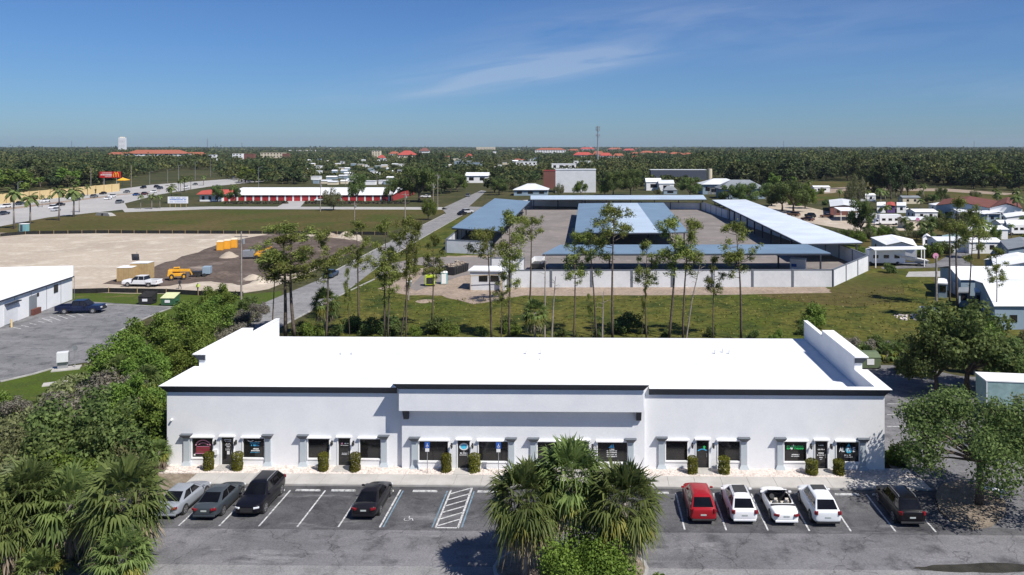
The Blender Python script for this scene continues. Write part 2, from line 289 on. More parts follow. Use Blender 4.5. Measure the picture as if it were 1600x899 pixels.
# ------------------------------------------------------------------ object helpers
ORG = {}
def tag(o, label=None, cat=None, group=None, kind=None):
    if label: o['label'] = label
    if cat: o['category'] = cat
    if group: o['group'] = group
    if kind: o['kind'] = kind
    return o
def thing(name, label, cat, loc=(0, 0, 0), rz=0, group=None):
    o = bpy.data.objects.new(name, None); C.objects.link(o); o.location = loc; o.rotation_euler = (0, 0, rz)
    o.empty_display_size = .5
    ORG[o.name] = Vector(loc)
    return tag(o, label, cat, group)
class MB:
    def __init__(s): s.v = []; s.f = []
    def add(s, vs, fs):
        n = len(s.v); s.v += [tuple(p) for p in vs]; s.f += [tuple(i + n for i in f) for f in fs]; return s
    def box(s, x0, x1, y0, y1, z0, z1):
        return s.add([(x0, y0, z0), (x1, y0, z0), (x1, y1, z0), (x0, y1, z0), (x0, y0, z1), (x1, y0, z1), (x1, y1, z1), (x0, y1, z1)],
                     [(3, 2, 1, 0), (4, 5, 6, 7), (0, 1, 5, 4), (1, 2, 6, 5), (2, 3, 7, 6), (3, 0, 4, 7)])
    def frus(s, b, z0, t, z1):      # rect (x0,x1,y0,y1) at z0 -> rect at z1
        return s.add([(b[0], b[2], z0), (b[1], b[2], z0), (b[1], b[3], z0), (b[0], b[3], z0), (t[0], t[2], z1), (t[1], t[2], z1), (t[1], t[3], z1), (t[0], t[3], z1)],
                     [(3, 2, 1, 0), (4, 5, 6, 7), (0, 1, 5, 4), (1, 2, 6, 5), (2, 3, 7, 6), (3, 0, 4, 7)])
    def obox(s, c, size, rz=0, tilt=0):
        m = Matrix.Translation(Vector(c)) @ Matrix.Rotation(rz, 4, 'Z') @ Matrix.Rotation(tilt, 4, 'X')
        a, b, h = size[0] / 2, size[1] / 2, size[2]
        vs = [m @ Vector(p) for p in ((-a, -b, 0), (a, -b, 0), (a, b, 0), (-a, b, 0), (-a, -b, h), (a, -b, h), (a, b, h), (-a, b, h))]
        return s.add(vs, [(3, 2, 1, 0), (4, 5, 6, 7), (0, 1, 5, 4), (1, 2, 6, 5), (2, 3, 7, 6), (3, 0, 4, 7)])
    def prism(s, poly, z0, z1):
        poly = [(p[0], p[1]) for p in poly]
        a = sum(poly[i][0] * poly[(i + 1) % len(poly)][1] - poly[(i + 1) % len(poly)][0] * poly[i][1] for i in range(len(poly)))
        if a < 0: poly = poly[::-1]
        n = len(poly)
        return s.add([(x, y, z0) for x, y in poly] + [(x, y, z1) for x, y in poly],
                     [tuple(range(n))[::-1], tuple(range(n, 2 * n))] + [(i, (i + 1) % n, n + (i + 1) % n, n + i) for i in range(n)])
    def sheet(s, poly, z):
        poly = [(p[0], p[1]) for p in poly]
        a = sum(poly[i][0] * poly[(i + 1) % len(poly)][1] - poly[(i + 1) % len(poly)][0] * poly[i][1] for i in range(len(poly)))
        if a < 0: poly = poly[::-1]
        return s.add([(x, y, z) for x, y in poly], [tuple(range(len(poly)))])
    def bar(s, p, q, w, h):         # horizontal-ish bar with box section
        p, q = Vector(p), Vector(q); d = (q - p); n = Vector((-d.y, d.x, 0)); n = n.normalized() * w / 2 if n.length > 1e-6 else Vector((w / 2, 0, 0))
        u = d.cross(n).normalized() * h / 2
        vs = [p - n - u, p + n - u, p + n + u, p - n + u, q - n - u, q + n - u, q + n + u, q - n + u]
        return s.add(vs, [(0, 1, 2, 3), (7, 6, 5, 4), (0, 4, 5, 1), (1, 5, 6, 2), (2, 6, 7, 3), (3, 7, 4, 0)])
    def tube(s, pts, rs, n=8, cap=True):
        pts = [Vector(p) for p in pts]; rings = []; base = len(s.v); ref = Vector((0.31, 0.17, .93))
        for i, p in enumerate(pts):
            d = (pts[min(i + 1, len(pts) - 1)] - pts[max(i - 1, 0)]).normalized()
            a = d.cross(ref); a = a.normalized() if a.length > 1e-4 else Vector((1, 0, 0)); b = d.cross(a).normalized()
            r = rs[i] if isinstance(rs, (list, tuple)) else rs
            for k in range(n):
                t = 2 * math.pi * k / n; q = p + a * math.cos(t) * r + b * math.sin(t) * r; s.v.append(tuple(q))
        for i in range(len(pts) - 1):
            for k in range(n):
                s.f.append((base + i * n + k, base + i * n + (k + 1) % n, base + (i + 1) * n + (k + 1) % n, base + (i + 1) * n + k))
        if cap: s.f.append(tuple(base + k for k in range(n))[::-1]); s.f.append(tuple(base + (len(pts) - 1) * n + k for k in range(n)))
        return s
    def cyl(s, c, r, h, n=16, r2=None):
        return s.tube([c, (c[0], c[1], c[2] + h)], [r, r if r2 is None else r2], n)
    def build(s, name, m, parent=None, world=False, smooth=False, bevel=0, sub=0, label=None):
        vs = s.v
        if world and parent is not None:
            o = ORG[parent.name]; vs = [(x - o[0], y - o[1], z - o[2]) for x, y, z in vs]
        me = bpy.data.meshes.new(name); me.from_pydata(vs, [], s.f); me.update()
        if isinstance(m, str): m = MATS[m]
        me.materials.append(m)
        if smooth: me.polygons.foreach_set('use_smooth', [True] * len(me.polygons))
        o = bpy.data.objects.new(name, me); C.objects.link(o)
        if parent is not None: o.parent = parent; ORG[o.name] = ORG[parent.name]
        else: ORG[o.name] = Vector((0, 0, 0))
        if bevel:
            b = o.modifiers.new('bevel', 'BEVEL'); b.width = bevel; b.segments = 2; b.limit_method = 'ANGLE'; b.angle_limit = R(25)
        if sub:
            b = o.modifiers.new('sub', 'SUBSURF'); b.levels = sub; b.render_levels = sub
        if label: o['label'] = label
        return o
def npmesh(name, V, F, m, parent=None, link=True, smooth=False):
    me = bpy.data.meshes.new(name); V = np.asarray(V, dtype=np.float32); F = np.asarray(F, dtype=np.int32)
    me.vertices.add(len(V)); me.vertices.foreach_set('co', V.ravel())
    k = F.shape[1]; me.loops.add(F.size); me.loops.foreach_set('vertex_index', F.ravel())
    me.polygons.add(len(F)); me.polygons.foreach_set('loop_start', np.arange(0, F.size, k, dtype=np.int32)); me.polygons.foreach_set('loop_total', np.full(len(F), k, dtype=np.int32))
    me.update(calc_edges=True); me.materials.append(MATS[m] if isinstance(m, str) else m)
    o = bpy.data.objects.new(name, me)
    if link: C.objects.link(o)
    if parent is not None: o.parent = parent
    return o
def kids(o, idx={}): return list(o.children)
def copy_tree(o, parent=None):
    c = o.copy(); C.objects.link(c)
    if parent is not None: c.parent = parent
    for ch in PROTO_KIDS.get(o.name, ()): copy_tree(ch, c)
    return c
PROTO_KIDS = {}
def freeze(o):                       # remember the part tree of a prototype
    PROTO_KIDS[o.name] = list(o.children)
    for c in o.children: freeze(c)
    return o
ONES = ['zeroth', 'first', 'second', 'third', 'fourth', 'fifth', 'sixth', 'seventh', 'eighth', 'ninth', 'tenth', 'eleventh', 'twelfth', 'thirteenth', 'fourteenth', 'fifteenth', 'sixteenth', 'seventeenth', 'eighteenth', 'nineteenth']
def nth(i):
    if i < 20: return ONES[i]
    t = {2: 'twenty', 3: 'thirty', 4: 'forty', 5: 'fifty', 6: 'sixty'}[i // 10]
    return (t[:-1] + 'ieth') if i % 10 == 0 else t + '-' + ONES[i % 10]
def text(s, x, y, z, h, m, parent, name='lettering', width=None, extrude=.004, rot=(R(90), 0, 0)):
    cu = bpy.data.curves.new(name, 'FONT'); cu.body = s; cu.size = h * 1.38; cu.offset = h * .045; cu.align_x = 'CENTER'; cu.align_y = 'CENTER'; cu.extrude = extrude
    tmp = bpy.data.objects.new(name, cu); C.objects.link(tmp); bpy.context.view_layer.update()
    me = bpy.data.meshes.new_from_object(tmp.evaluated_get(bpy.context.evaluated_depsgraph_get())); bpy.data.objects.remove(tmp); me.materials.clear(); me.materials.append(MATS[m]); o = bpy.data.objects.new(name, me); C.objects.link(o); o.parent = parent
    g = ORG[parent.name]; o.location = (x - g[0], y - g[1], z - g[2]); o.rotation_euler = rot
    if width:
        bpy.context.view_layer.update(); w0 = max(o.dimensions.x, .01); o.scale = (width / w0, 1, 1)
    return o
def scribble(mb, x0, x1, z, h, y, rs):     # a line of lettering too small to read in the photo
    x = x0
    while x < x1:
        if rs.random() < .16: x += h * .5; continue
        wd = h * rs.uniform(.35, .75); mb.box(x, min(x + wd, x1), y - .006, y, z + h * rs.uniform(0, .2), z + h * rs.uniform(.75, 1)); x += wd + h * .16

def forestmat():
    m = leafmat('forest_leaf', (.018, .030, .013), (.10, .118, .044), hue=.0); nt = m.node_tree; N = nt.nodes; L = nt.links
    h = [n for n in N if n.bl_idname == 'ShaderNodeHueSaturation'][0]; src = h.inputs['Color'].links[0].from_socket
    g = N.new('ShaderNodeNewGeometry'); n = N.new('ShaderNodeTexNoise'); n.inputs['Scale'].default_value = .011; n.inputs['Detail'].default_value = 5; L.new(g.outputs['Position'], n.inputs['Vector'])
    r = N.new('ShaderNodeMapRange'); r.inputs[1].default_value = .35; r.inputs[2].default_value = .65; L.new(n.outputs[0], r.inputs[0])
    x = N.new('ShaderNodeMix'); x.data_type = 'RGBA'; x.blend_type = 'MULTIPLY'; x.inputs[0].default_value = 1; c = N.new('ShaderNodeMix'); c.data_type = 'RGBA'; c.inputs[6].default_value = (.62, .80, .75, 1); c.inputs[7].default_value = (1.55, 1.30, 1.05, 1); L.new(r.outputs[0], c.inputs[0])
    L.new(src, x.inputs[6]); L.new(c.outputs[2], x.inputs[7]); L.new(x.outputs[2], h.inputs['Color'])
forestmat()
# ------------------------------------------------------------------ the ground and its surfaces
YF, YC = 59.45, 59.10
XL, XR = -33.2, 22.5
def ground_sheet(name, px, m, lvl, world=False, z=None):
    poly = px if world else [G(u, v) for u, v in px]
    o = MB().sheet(poly, lvl * .004 if z is None else z).build(name, m); return tag(o, kind='structure')
def wavy(px, amp=1.0, n=4, seed=1):      # break a straight pixel outline into an irregular one
    rs = random.Random(seed); out = []
    for i in range(len(px)):
        a, b = px[i], px[(i + 1) % len(px)]
        for k in range(n):
            t = k / n; out.append((a[0] + (b[0] - a[0]) * t + (rs.uniform(-1, 1) * amp * 2 if k else 0), a[1] + (b[1] - a[1]) * t + (rs.uniform(-1, 1) * amp * .5 if k else 0)))
    return out
g = MB()
g.sheet([(-9000, -300), (9000, -300), (9000, 9000), (-9000, 9000)], 0); tag(g.build('ground', 'scrub_ground'), kind='structure')
ground_sheet('meadow', wavy([(430, 560), (500, 470), (560, 425), (640, 385), (696, 345), (760, 330), (1110, 326), (1330, 380), (1440, 400), (1480, 450), (1620, 520), (1620, 560), (1300, 570)], 1.5, 3, 3), 'meadow', 3)
ground_sheet('back_lawn', wavy([(113, 459), (400, 459), (440, 455), (440, 500), (300, 500), (113, 482)], .6, 3, 4), 'lawn', 4)
ground_sheet('field', wavy([(20, 366), (100, 341), (210, 329), (690, 327), (700, 330), (600, 366), (440, 367)], .8, 3, 5), 'dry_field', 3)
ground_sheet('verge', wavy([(0, 372), (0, 352), (80, 340), (162, 331), (150, 337), (60, 362), (20, 372)], .5, 2, 5), 'dry_field', 4)
ground_sheet('sand_lot', wavy([(-60, 470), (-60, 364), (300, 363), (560, 366), (570, 380), (500, 420), (420, 452), (360, 461), (200, 459), (80, 457)], 1.2, 4, 6), 'sand', 5)
ground_sheet('dark_soil', wavy([(160, 444), (236, 420), (300, 397), (345, 380), (420, 366), (520, 372), (590, 380), (520, 408), (440, 432), (380, 446), (330, 440), (250, 448)], 2.2, 5, 7), 'dark_soil', 6)
ground_sheet('pale_dirt', wavy([(590, 452), (640, 430), (700, 400), (765, 400), (800, 448), (1290, 449), (1300, 458), (1000, 462), (820, 462), (740, 476), (690, 462), (640, 462)], 2.0, 4, 8), 'pale_dirt', 6)
ground_sheet('dry_slope', wavy([(1290, 452), (1356, 428), (1400, 425), (1420, 470), (1330, 480), (1240, 470), (1180, 462)], 2.0, 4, 18), 'dry_field', 5)
ground_sheet('road', [(330, 545), (400, 479), (500, 437), (575, 397), (622, 372), (697, 334), (690, 326), (752, 297.5), (760, 299), (733, 323), (765, 324), (768, 327), (725, 334), (650, 377), (617, 397), (540, 457), (445, 507), (380, 560)], 'old_asphalt', 8)
ground_sheet('driveway', [(607, 413), (660, 402), (765, 402), (765, 425), (720, 432), (650, 455), (640, 450), (672, 416), (650, 414), (585, 436)], 'yard_paving', 9)
ground_sheet('cross_road', [(190, 326), (330, 323), (690, 324), (700, 327), (690, 328), (330, 327), (195, 332)], 'road_concrete', 8)
ground_sheet('storage_driveway', [(430, 325), (455, 312), (480, 312), (468, 325)], 'road_concrete', 9)
ground_sheet('highway', [(-80, 352), (-80, 322), (0, 316), (147, 301), (237, 289), (330, 282), (420, 275), (480, 270), (490, 272), (420, 283), (325, 292), (250, 304), (195, 318), (200, 327), (162, 331), (75, 340), (0, 354)], 'road_concrete', 7)
ground_sheet('side_lot', [(-60, 530), (113, 470), (270, 480), (250, 488), (200, 512), (184, 524), (190, 531), (140, 566), (92, 573), (0, 597), (-60, 610)], 'side_asphalt', 7)
ground_sheet('side_lawn', wavy([(-60, 612), (0, 598), (92, 575), (150, 572), (165, 600), (120, 660), (-60, 700)], 1.5, 3, 9), 'lawn', 5)
ground_sheet('gravel_yard', wavy([(1190, 335), (1210, 312), (1345, 342), (1440, 352), (1460, 360), (1340, 362)], .8, 3, 19), 'sand', 6)
ground_sheet('clearing', wavy([(1255, 300), (1260, 284), (1400, 284), (1420, 292), (1590, 304), (1560, 312), (1440, 310), (1400, 300), (1300, 312), (1210, 320)], .8, 3, 20), 'dry_field', 5)
ground_sheet('dirt_track', wavy([(1262, 296), (1330, 292), (1400, 294), (1480, 295), (1590, 303), (1570, 305), (1470, 299), (1400, 298), (1330, 297), (1300, 302), (1250, 305)], .5, 3, 26), 'pale_dirt', 8)
ground_sheet('clearing_grass', wavy([(1400, 306), (1575, 302), (1590, 308), (1560, 313), (1440, 311)], .5, 2, 21), 'dry_field', 7)
ground_sheet('park_ground', wavy([(1345, 420), (1345, 372), (1440, 345), (1700, 320), (1900, 560), (1640, 540), (1470, 455), (1440, 420)], 1, 3, 22), 'dry_field', 5)
ground_sheet('park_road', [(1376, 418), (1460, 412), (1490, 395), (1560, 380), (1700, 372), (1700, 378), (1570, 386), (1500, 402), (1530, 420), (1560, 440), (1500, 436), (1470, 418), (1380, 421)], 'asphalt', 7)
ground_sheet('park_path', [(1420, 425), (1470, 424), (1470, 433), (1415, 433)], 'kerb', 7)
# the front car park
CURB = 56.05
X0 = G(232, 800).x
ground_sheet('leaf_litter', [(-60, 20), (X0 + .8, 20), (X0 + .8, 60), (XL - .2, 62), (-36, 84), (-55, 90), (-70, 70)], 'mulch', 2, world=True)
ground_sheet('parking_lot', [(X0 - 6, 28), (75, 28), (75, 78), (40, 84), (36, 88), (23.2, 88), (23.2, CURB), (X0 + .2, CURB), (X0 - 1.5, 50)], 'asphalt', 4, world=True)
ground_sheet('parking_bays', wavy([(0, 0)], 0, 1, 1) and [(X0 + .1, 49.7), (G(1600, 829).x + 2, 49.7), (G(1600, 829).x + 2, 50.2), (G(1462, 800).x, 51), (G(1470, 775).x, CURB), (X0 + .15, CURB)], 'bay_asphalt', 5, world=True)
ground_sheet('lower_drive', [(X0 - 5, 28), (75, 28), (75, 45.6), (X0 - 5, 45.4)], 'old_asphalt', 5, world=True)
ground_sheet('puddle', wavy([(1425, 889), (1470, 883), (1560, 880), (1640, 884), (1640, 893), (1540, 896), (1460, 893)], 2.0, 4, 31), 'puddle', 6)
sw = MB(); x = X0 + .3
sx1 = 24.6
while x < sx1 - .1:
    x2 = min(x + 1.98, sx1); sw.box(x, x2 - .02, CURB + .18, 57.95, 0, .12); x = x2
tag(sw.build('sidewalk', 'concrete', bevel=0), kind='structure')
kb = MB(); kb.box(X0 + .3, sx1, CURB, CURB + .16, 0, .14)
for X1, dw in ((0, 0),): pass
tag(kb.build('kerb', 'kerb'), kind='structure')
rk = MB(); rk.box(XL + .2, sx1 - .3, 57.97, YF + .2, 0, .10)
tag(rk.build('rock_bed', 'gravel_rock'), kind='structure')
# loose pebbles on the bed
n = 9000; px_ = rng.uniform(XL + .3, sx1 - .4, n); py_ = rng.uniform(57.98, YC - .05, n); s_ = rng.uniform(.03, .085, n)
base = np.array([[1, 0, 0], [-.5, .87, 0], [-.5, -.87, 0], [.1, .1, .9]]); V = []; F = []
ang = rng.uniform(0, 6.28, n); ca, sa = np.cos(ang), np.sin(ang)
for k in range(4):
    V.append(np.stack([px_ + s_ * (base[k, 0] * ca - base[k, 1] * sa), py_ + s_ * (base[k, 0] * sa + base[k, 1] * ca), .098 + s_ * base[k, 2]], 1))
V = np.stack(V, 1).reshape(-1, 3); i4 = np.arange(n)[:, None] * 4
F = np.concatenate([i4 + np.array([[0, 1, 3]]), i4 + np.array([[1, 2, 3]]), i4 + np.array([[2, 0, 3]])])
tag(npmesh('pebbles', V, F, 'gravel_rock'), kind='stuff')
# painted lines: (u top, u bottom) at v ~771 / 827
ln = MB()
def pline(mb, a, b, w=.11, z=.024):
    a = Vector((a[0], a[1])); b = Vector((b[0], b[1])); d = (b - a).normalized(); nn = Vector((-d.y, d.x)) * w / 2
    mb.sheet([a - nn, b - nn, b + nn, a + nn], z)
LX = []
for u in (212, 274, 338, 401, 462, 526.6, 1069.5, 1134, 1199, 1263, 1327, 1396, 1458):
    xx = G(u, 827).x; LX.append(xx)
    pline(ln, (xx, 50.05), (xx, 55.35), .11)
for u in (592, 680): xx = G(u, 827).x; pline(ln, (xx, 50.05), (xx, 55.55), .12)
xa, xb = G(680, 827).x, G(715, 827).x
pline(ln, (xb, 50.0), (xb, 55.95), .14); pline(ln, (xa, 50.07), (xb, 50.07), .13)
for k in range(6):
    y = 50.3 + k * .93; pline(ln, (xa + .05, y), (xb - .05, y + .95), .13)
# accessible stall symbol
sc = G(638, 812)
for k in range(10):
    t0, t1 = math.pi * (.75 + k * .13), math.pi * (.75 + (k + 1) * .13)
    pline(ln, (sc.x - .08 + .2 * math.cos(t0), sc.y + .2 * math.sin(t0)), (sc.x - .08 + .2 * math.cos(t1), sc.y + .2 * math.sin(t1)), .04)
pline(ln, (sc.x - .02, sc.y + .42), (sc.x + .02, sc.y + .1), .06); pline(ln, (sc.x + .02, sc.y + .12), (sc.x + .25, sc.y + .08), .06); pline(ln, (sc.x + .25, sc.y + .08), (sc.x + .36, sc.y - .2), .06)
for (u, v) in ((1386, 648 + 0), ): pass
tag(ln.build('parking_lines', 'line_white'), kind='structure')
bl = MB()
for u, o_ in ((592, .22), (680, -.24), (715, .24)): xx = G(u, 827).x + o_; pline(bl, (xx, 50.1), (xx, 55.4), .1)
tag(bl.build('blue_lines', 'line_blue'), kind='structure')
rl = MB()
for v0 in (631.5, 648.5, 667): a = G(1386, v0); b = G(1404 if v0 < 640 else 1425, v0); pline(rl, a, b, .12)
tag(rl.build('rear_lines', 'line_white'), kind='structure')
# wheel stops
stops = [243, 306, 370, 432, 494, 560, 636, 748, 1036, 1101, 1166, 1231, 1295, 1362, 1427]
ws_names = {432: 'concrete wheel stop in the empty bay right of the black suv', 494: 'concrete wheel stop in the empty bay left of the black sedan', 636: 'concrete wheel stop of the accessible bay with the wheelchair symbol', 748: 'concrete wheel stop right of the striped aisle', 1036: 'concrete wheel stop of the empty bay left of the red suv', 1362: 'concrete wheel stop in the empty bay between white crossover and black suv', 243: 'concrete wheel stop in front of the silver car', 306: 'concrete wheel stop in front of the grey sedan', 370: 'concrete wheel stop behind the black suv on the left', 560: 'concrete wheel stop in front of the black sedan', 1101: 'concrete wheel stop in front of the red suv', 1166: 'concrete wheel stop in front of the white wagon', 1231: 'concrete wheel stop in front of the white convertible', 1295: 'concrete wheel stop in front of the white crossover', 1427: 'concrete wheel stop in front of the shaded black suv'}
for u in stops:
    xx = G(u, 827).x
    o = MB().frus((-.9, .9, -.08, .08), .008, (-.86, .86, -.045, .045), .115).build('wheel_stop', 'line_white'); o.location = (xx, 55.28, 0)
    tag(o, ws_names[u], 'wheel stop', 'wheel stops along the kerb')
# side lot markings, kerbs
kl = MB()
def kerbline(mb, px, w=.18, h=.13):
    pts = [G(u, v) for u, v in px]
    for a, b in zip(pts, pts[1:]): mb.bar((a.x, a.y, h / 2), (b.x, b.y, h / 2), w, h)
kerbline(kl, [(0, 597.5), (50, 586), (92, 574)], .3); kerbline(kl, [(113, 476), (200, 478), (272, 480.5)]); kerbline(kl, [(268, 482), (250, 488.5), (220, 501), (198, 511), (186, 519), (181, 525), (186, 530)])
kerbline(kl, [(186, 531), (160, 549), (138, 567)]); kerbline(kl, [(445, 508), (540, 458), (585, 437)], .25); kerbline(kl, [(617, 398), (650, 378), (725, 335)], .25); kerbline(kl, [(500, 436.5), (575, 396.5), (622, 371.5), (695, 335)], .3)
tag(kl.build('side_kerbs', 'kerb'), kind='structure')
sl_ = MB()
for k in range(5): a = G(20 + k * 13, 512 - k * 3.2); b = G(33 + k * 12, 514.5 - k * 3.4); pline(sl_, a, b, .12, .034)
for k in range(5): a = G(66 + k * 12, 498 - k * 2.3); b = G(82 + k * 12, 504 - k * 2.6); pline(sl_, a, b, .12, .034)
tag(sl_.build('side_lot_lines', 'line_white'), kind='structure')
hl = MB()
for t in range(26):
    for (A, B) in (((0, 333), (325, 288.5)),):
        a0 = G(A[0] + (B[0] - A[0]) * t / 26, A[1] + (B[1] - A[1]) * t / 26); a1 = G(A[0] + (B[0] - A[0]) * (t + .45) / 26, A[1] + (B[1] - A[1]) * (t + .45) / 26); pline(hl, a0, a1, .2, .034)
tag(hl.build('lane_marks', 'lane_white'), kind='structure')
ground_sheet('median', [(0, 326.5), (110, 313), (190, 303.5), (250, 298), (250, 299), (190, 305), (110, 315.5), (0, 330)], 'pale_dirt', 9)

# ------------------------------------------------------------------ main building
bld = thing('commercial_building', 'long white single-storey commercial building with flat white roof and shop windows', 'building', (-5, YF, 0))
def wall_holes(mb, x0, x1, z0, z1, y, holes, rec=.13):
    xs = sorted({x0, x1} | {h[0] for h in holes} | {h[1] for h in holes}); zs = sorted({z0, z1} | {h[2] for h in holes} | {h[3] for h in holes})
    for i in range(len(xs) - 1):
        for j in range(len(zs) - 1):
            a, b, c, d = xs[i], xs[i + 1], zs[j], zs[j + 1]; mx, mz = (a + b) / 2, (c + d) / 2
            if any(h[0] < mx < h[1] and h[2] < mz < h[3] for h in holes): continue
            mb.add([(a, y, c), (b, y, c), (b, y, d), (a, y, d)], [(0, 1, 2, 3)])
    for a, b, c, d in holes:
        mb.add([(a, y, c), (a, y, d), (a, y + rec, d), (a, y + rec, c)], [(0, 1, 2, 3)]); mb.add([(b, y, c), (b, y + rec, c), (b, y + rec, d), (b, y, d)], [(0, 1, 2, 3)])
        mb.add([(a, y, d), (b, y, d), (b, y + rec, d), (a, y + rec, d)], [(0, 1, 2, 3)]); mb.add([(a, y, c), (a, y + rec, c), (b, y + rec, c), (b, y, c)], [(0, 1, 2, 3)])
# units: (pilaster, window, door, window, pilaster) in photo columns, plane
UN = [((288, 297.3), (300.2, 332.5), (346, 365), (380, 413), (415, 423.7), YF),
      ((469.7, 479), (481.5, 514.5), (528.5, 547.3), (562.3, 594.8), (596, 605), YF),
      ((643.7, 653), (655, 700), (715, 734), (748, 793.7), (794.8, 803.8), YC),
      ((829, 838.7), (840, 886), (901, 920), (933.8, 980), (980.8, 990), YC),
      ((1029, 1038.5), (1040.5, 1074), (1088, 1107.5), (1122, 1156), (1157.3, 1167), YF),
      ((1214, 1223.7), (1225.5, 1260), (1273.6, 1293), (1307, 1342), (1343.3, 1352.5), YF)]
ZW0, ZW1, ZD0, ZD1 = .68, 2.26, .10, 2.33
def xr(p, Y): return (W(p[0], 705, Y).x, W(p[1], 705, Y).x)
CX0, CX1 = W(628, 700, YC).x, W(1007.2, 700, YC).x
holesL, holesC, holesR = [], [], []
for i, un in enumerate(UN):
    Y = un[5]; hs = holesL if i < 2 else (holesC if i < 4 else holesR)
    for k in (1, 3): a, b = xr(un[k], Y); hs.append((a, b, ZW0, ZW1))
    a, b = xr(un[2], Y); hs.append((a, b, ZD0, ZD1))
ZP, ZR = 6.37, 5.10; YB = 79.6
wm = MB()
wall_holes(wm, XL, CX0, 0, ZP - .05, YF, holesL); wall_holes(wm, CX0, CX1, 0, 6.85, YC, holesC); wall_holes(wm, CX1, XR, 0, ZP - .05, YF, holesR)
for x_, n_ in ((CX0, 1), (CX1, -1)):
    wm.add([(x_, YC, 0), (x_, YC, 6.85), (x_, YF + .3, 6.85), (x_, YF + .3, 0)], [(0, 1, 2, 3)])
wm.add([(XL, YF, 0), (XL, YF, ZP - .05), (XL, YB, ZP - .05), (XL, YB, 0)], [(0, 1, 2, 3)]); wm.add([(XR, YF, 0), (XR, YB, 0), (XR, YB, ZP - .05), (XR, YF, ZP - .05)], [(0, 1, 2, 3)])
wm.add([(XL, YB, 0), (XR, YB, 0), (XR, YB, ZR), (XL, YB, ZR)], [(3, 2, 1, 0)])
XI, XJ = -32.62, 21.85     # inner faces of the side parapets
wm.add([(XI, YF + .28, ZR - .1), (XI, YF + .28, ZP - .05), (XJ, YF + .28, ZP - .05), (XJ, YF + .28, ZR - .1)], [(3, 2, 1, 0)])
wm.build('wall', 'stucco', bld, world=True)
rf = MB(); rf.box(XI + .001, XJ - .001, YF + .3, YB - .02, ZR - .25, ZR)
roof = rf.build('roof', 'roof_membrane', bld, world=True)
for i, (u, v) in enumerate(((534, 554), (551, 554), (823, 553.5), (846, 553.5), (845, 562), (1118, 553), (1140, 553), (1130, 551))):
    p = G(u, v, ZR); MB().cyl((p.x, p.y, ZR - .01), .10, .42 if i != 4 else .2, 10, .085).build('vent_pipe', 'white_trim', roof, world=True)
seam = MB()
for k in range(9): yy = YF + 2.2 + k * 2.1; seam.box(XI + .05, XJ - .05, yy, yy + .07, ZR, ZR + .008)
seam.build('membrane_seam', 'roof_membrane', roof, world=True)
# front parapet cap + cornice (flat white top, dark raked underside)
def cornice_run(name, x0, x1, ytop, z, out, drop, capin, ends=(0, 0)):
    t = MB(); t.box(x0 - ends[0] * out, x1 + ends[1] * out, ytop - out, ytop + capin, z - .03, z)
    t.build(name + 'cap', 'white_trim', bld, world=True)
    d = MB(); z1, z0 = z - .032, z - .032 - drop
    a, b = x0 - ends[0] * out, x1 + ends[1] * out
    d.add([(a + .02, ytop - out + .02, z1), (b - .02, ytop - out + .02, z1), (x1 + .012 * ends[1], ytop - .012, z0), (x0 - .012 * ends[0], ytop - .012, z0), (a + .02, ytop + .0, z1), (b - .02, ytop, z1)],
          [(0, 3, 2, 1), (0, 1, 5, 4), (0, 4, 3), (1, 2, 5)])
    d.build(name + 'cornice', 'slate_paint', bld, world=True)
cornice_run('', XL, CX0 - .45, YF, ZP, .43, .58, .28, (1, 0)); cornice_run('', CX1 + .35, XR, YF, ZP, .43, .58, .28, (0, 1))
YBD = YC - .68; BX0, BX1 = W(623.3, 620, YBD).x, W(1005.6, 620, YBD).x
bb = MB(); bb.box(BX0, BX1, YBD, YC - .003, W(800, 643.3, YBD).z, 6.84); bb.build('sign_band', 'stucco', bld, world=True)
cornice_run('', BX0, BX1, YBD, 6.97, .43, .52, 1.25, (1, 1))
for u in (633, 998.5):
    x_ = W(u, 650, YBD + .2).x
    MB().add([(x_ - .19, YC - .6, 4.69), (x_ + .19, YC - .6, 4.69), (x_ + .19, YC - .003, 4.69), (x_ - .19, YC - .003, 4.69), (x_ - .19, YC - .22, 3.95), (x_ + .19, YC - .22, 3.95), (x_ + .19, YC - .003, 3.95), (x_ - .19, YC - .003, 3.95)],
             [(0, 1, 2, 3), (7, 6, 5, 4), (0, 4, 5, 1), (1, 5, 6, 2), (3, 2, 6, 7), (0, 3, 7, 4)]).build('bracket', 'slate_paint', bld, world=True)
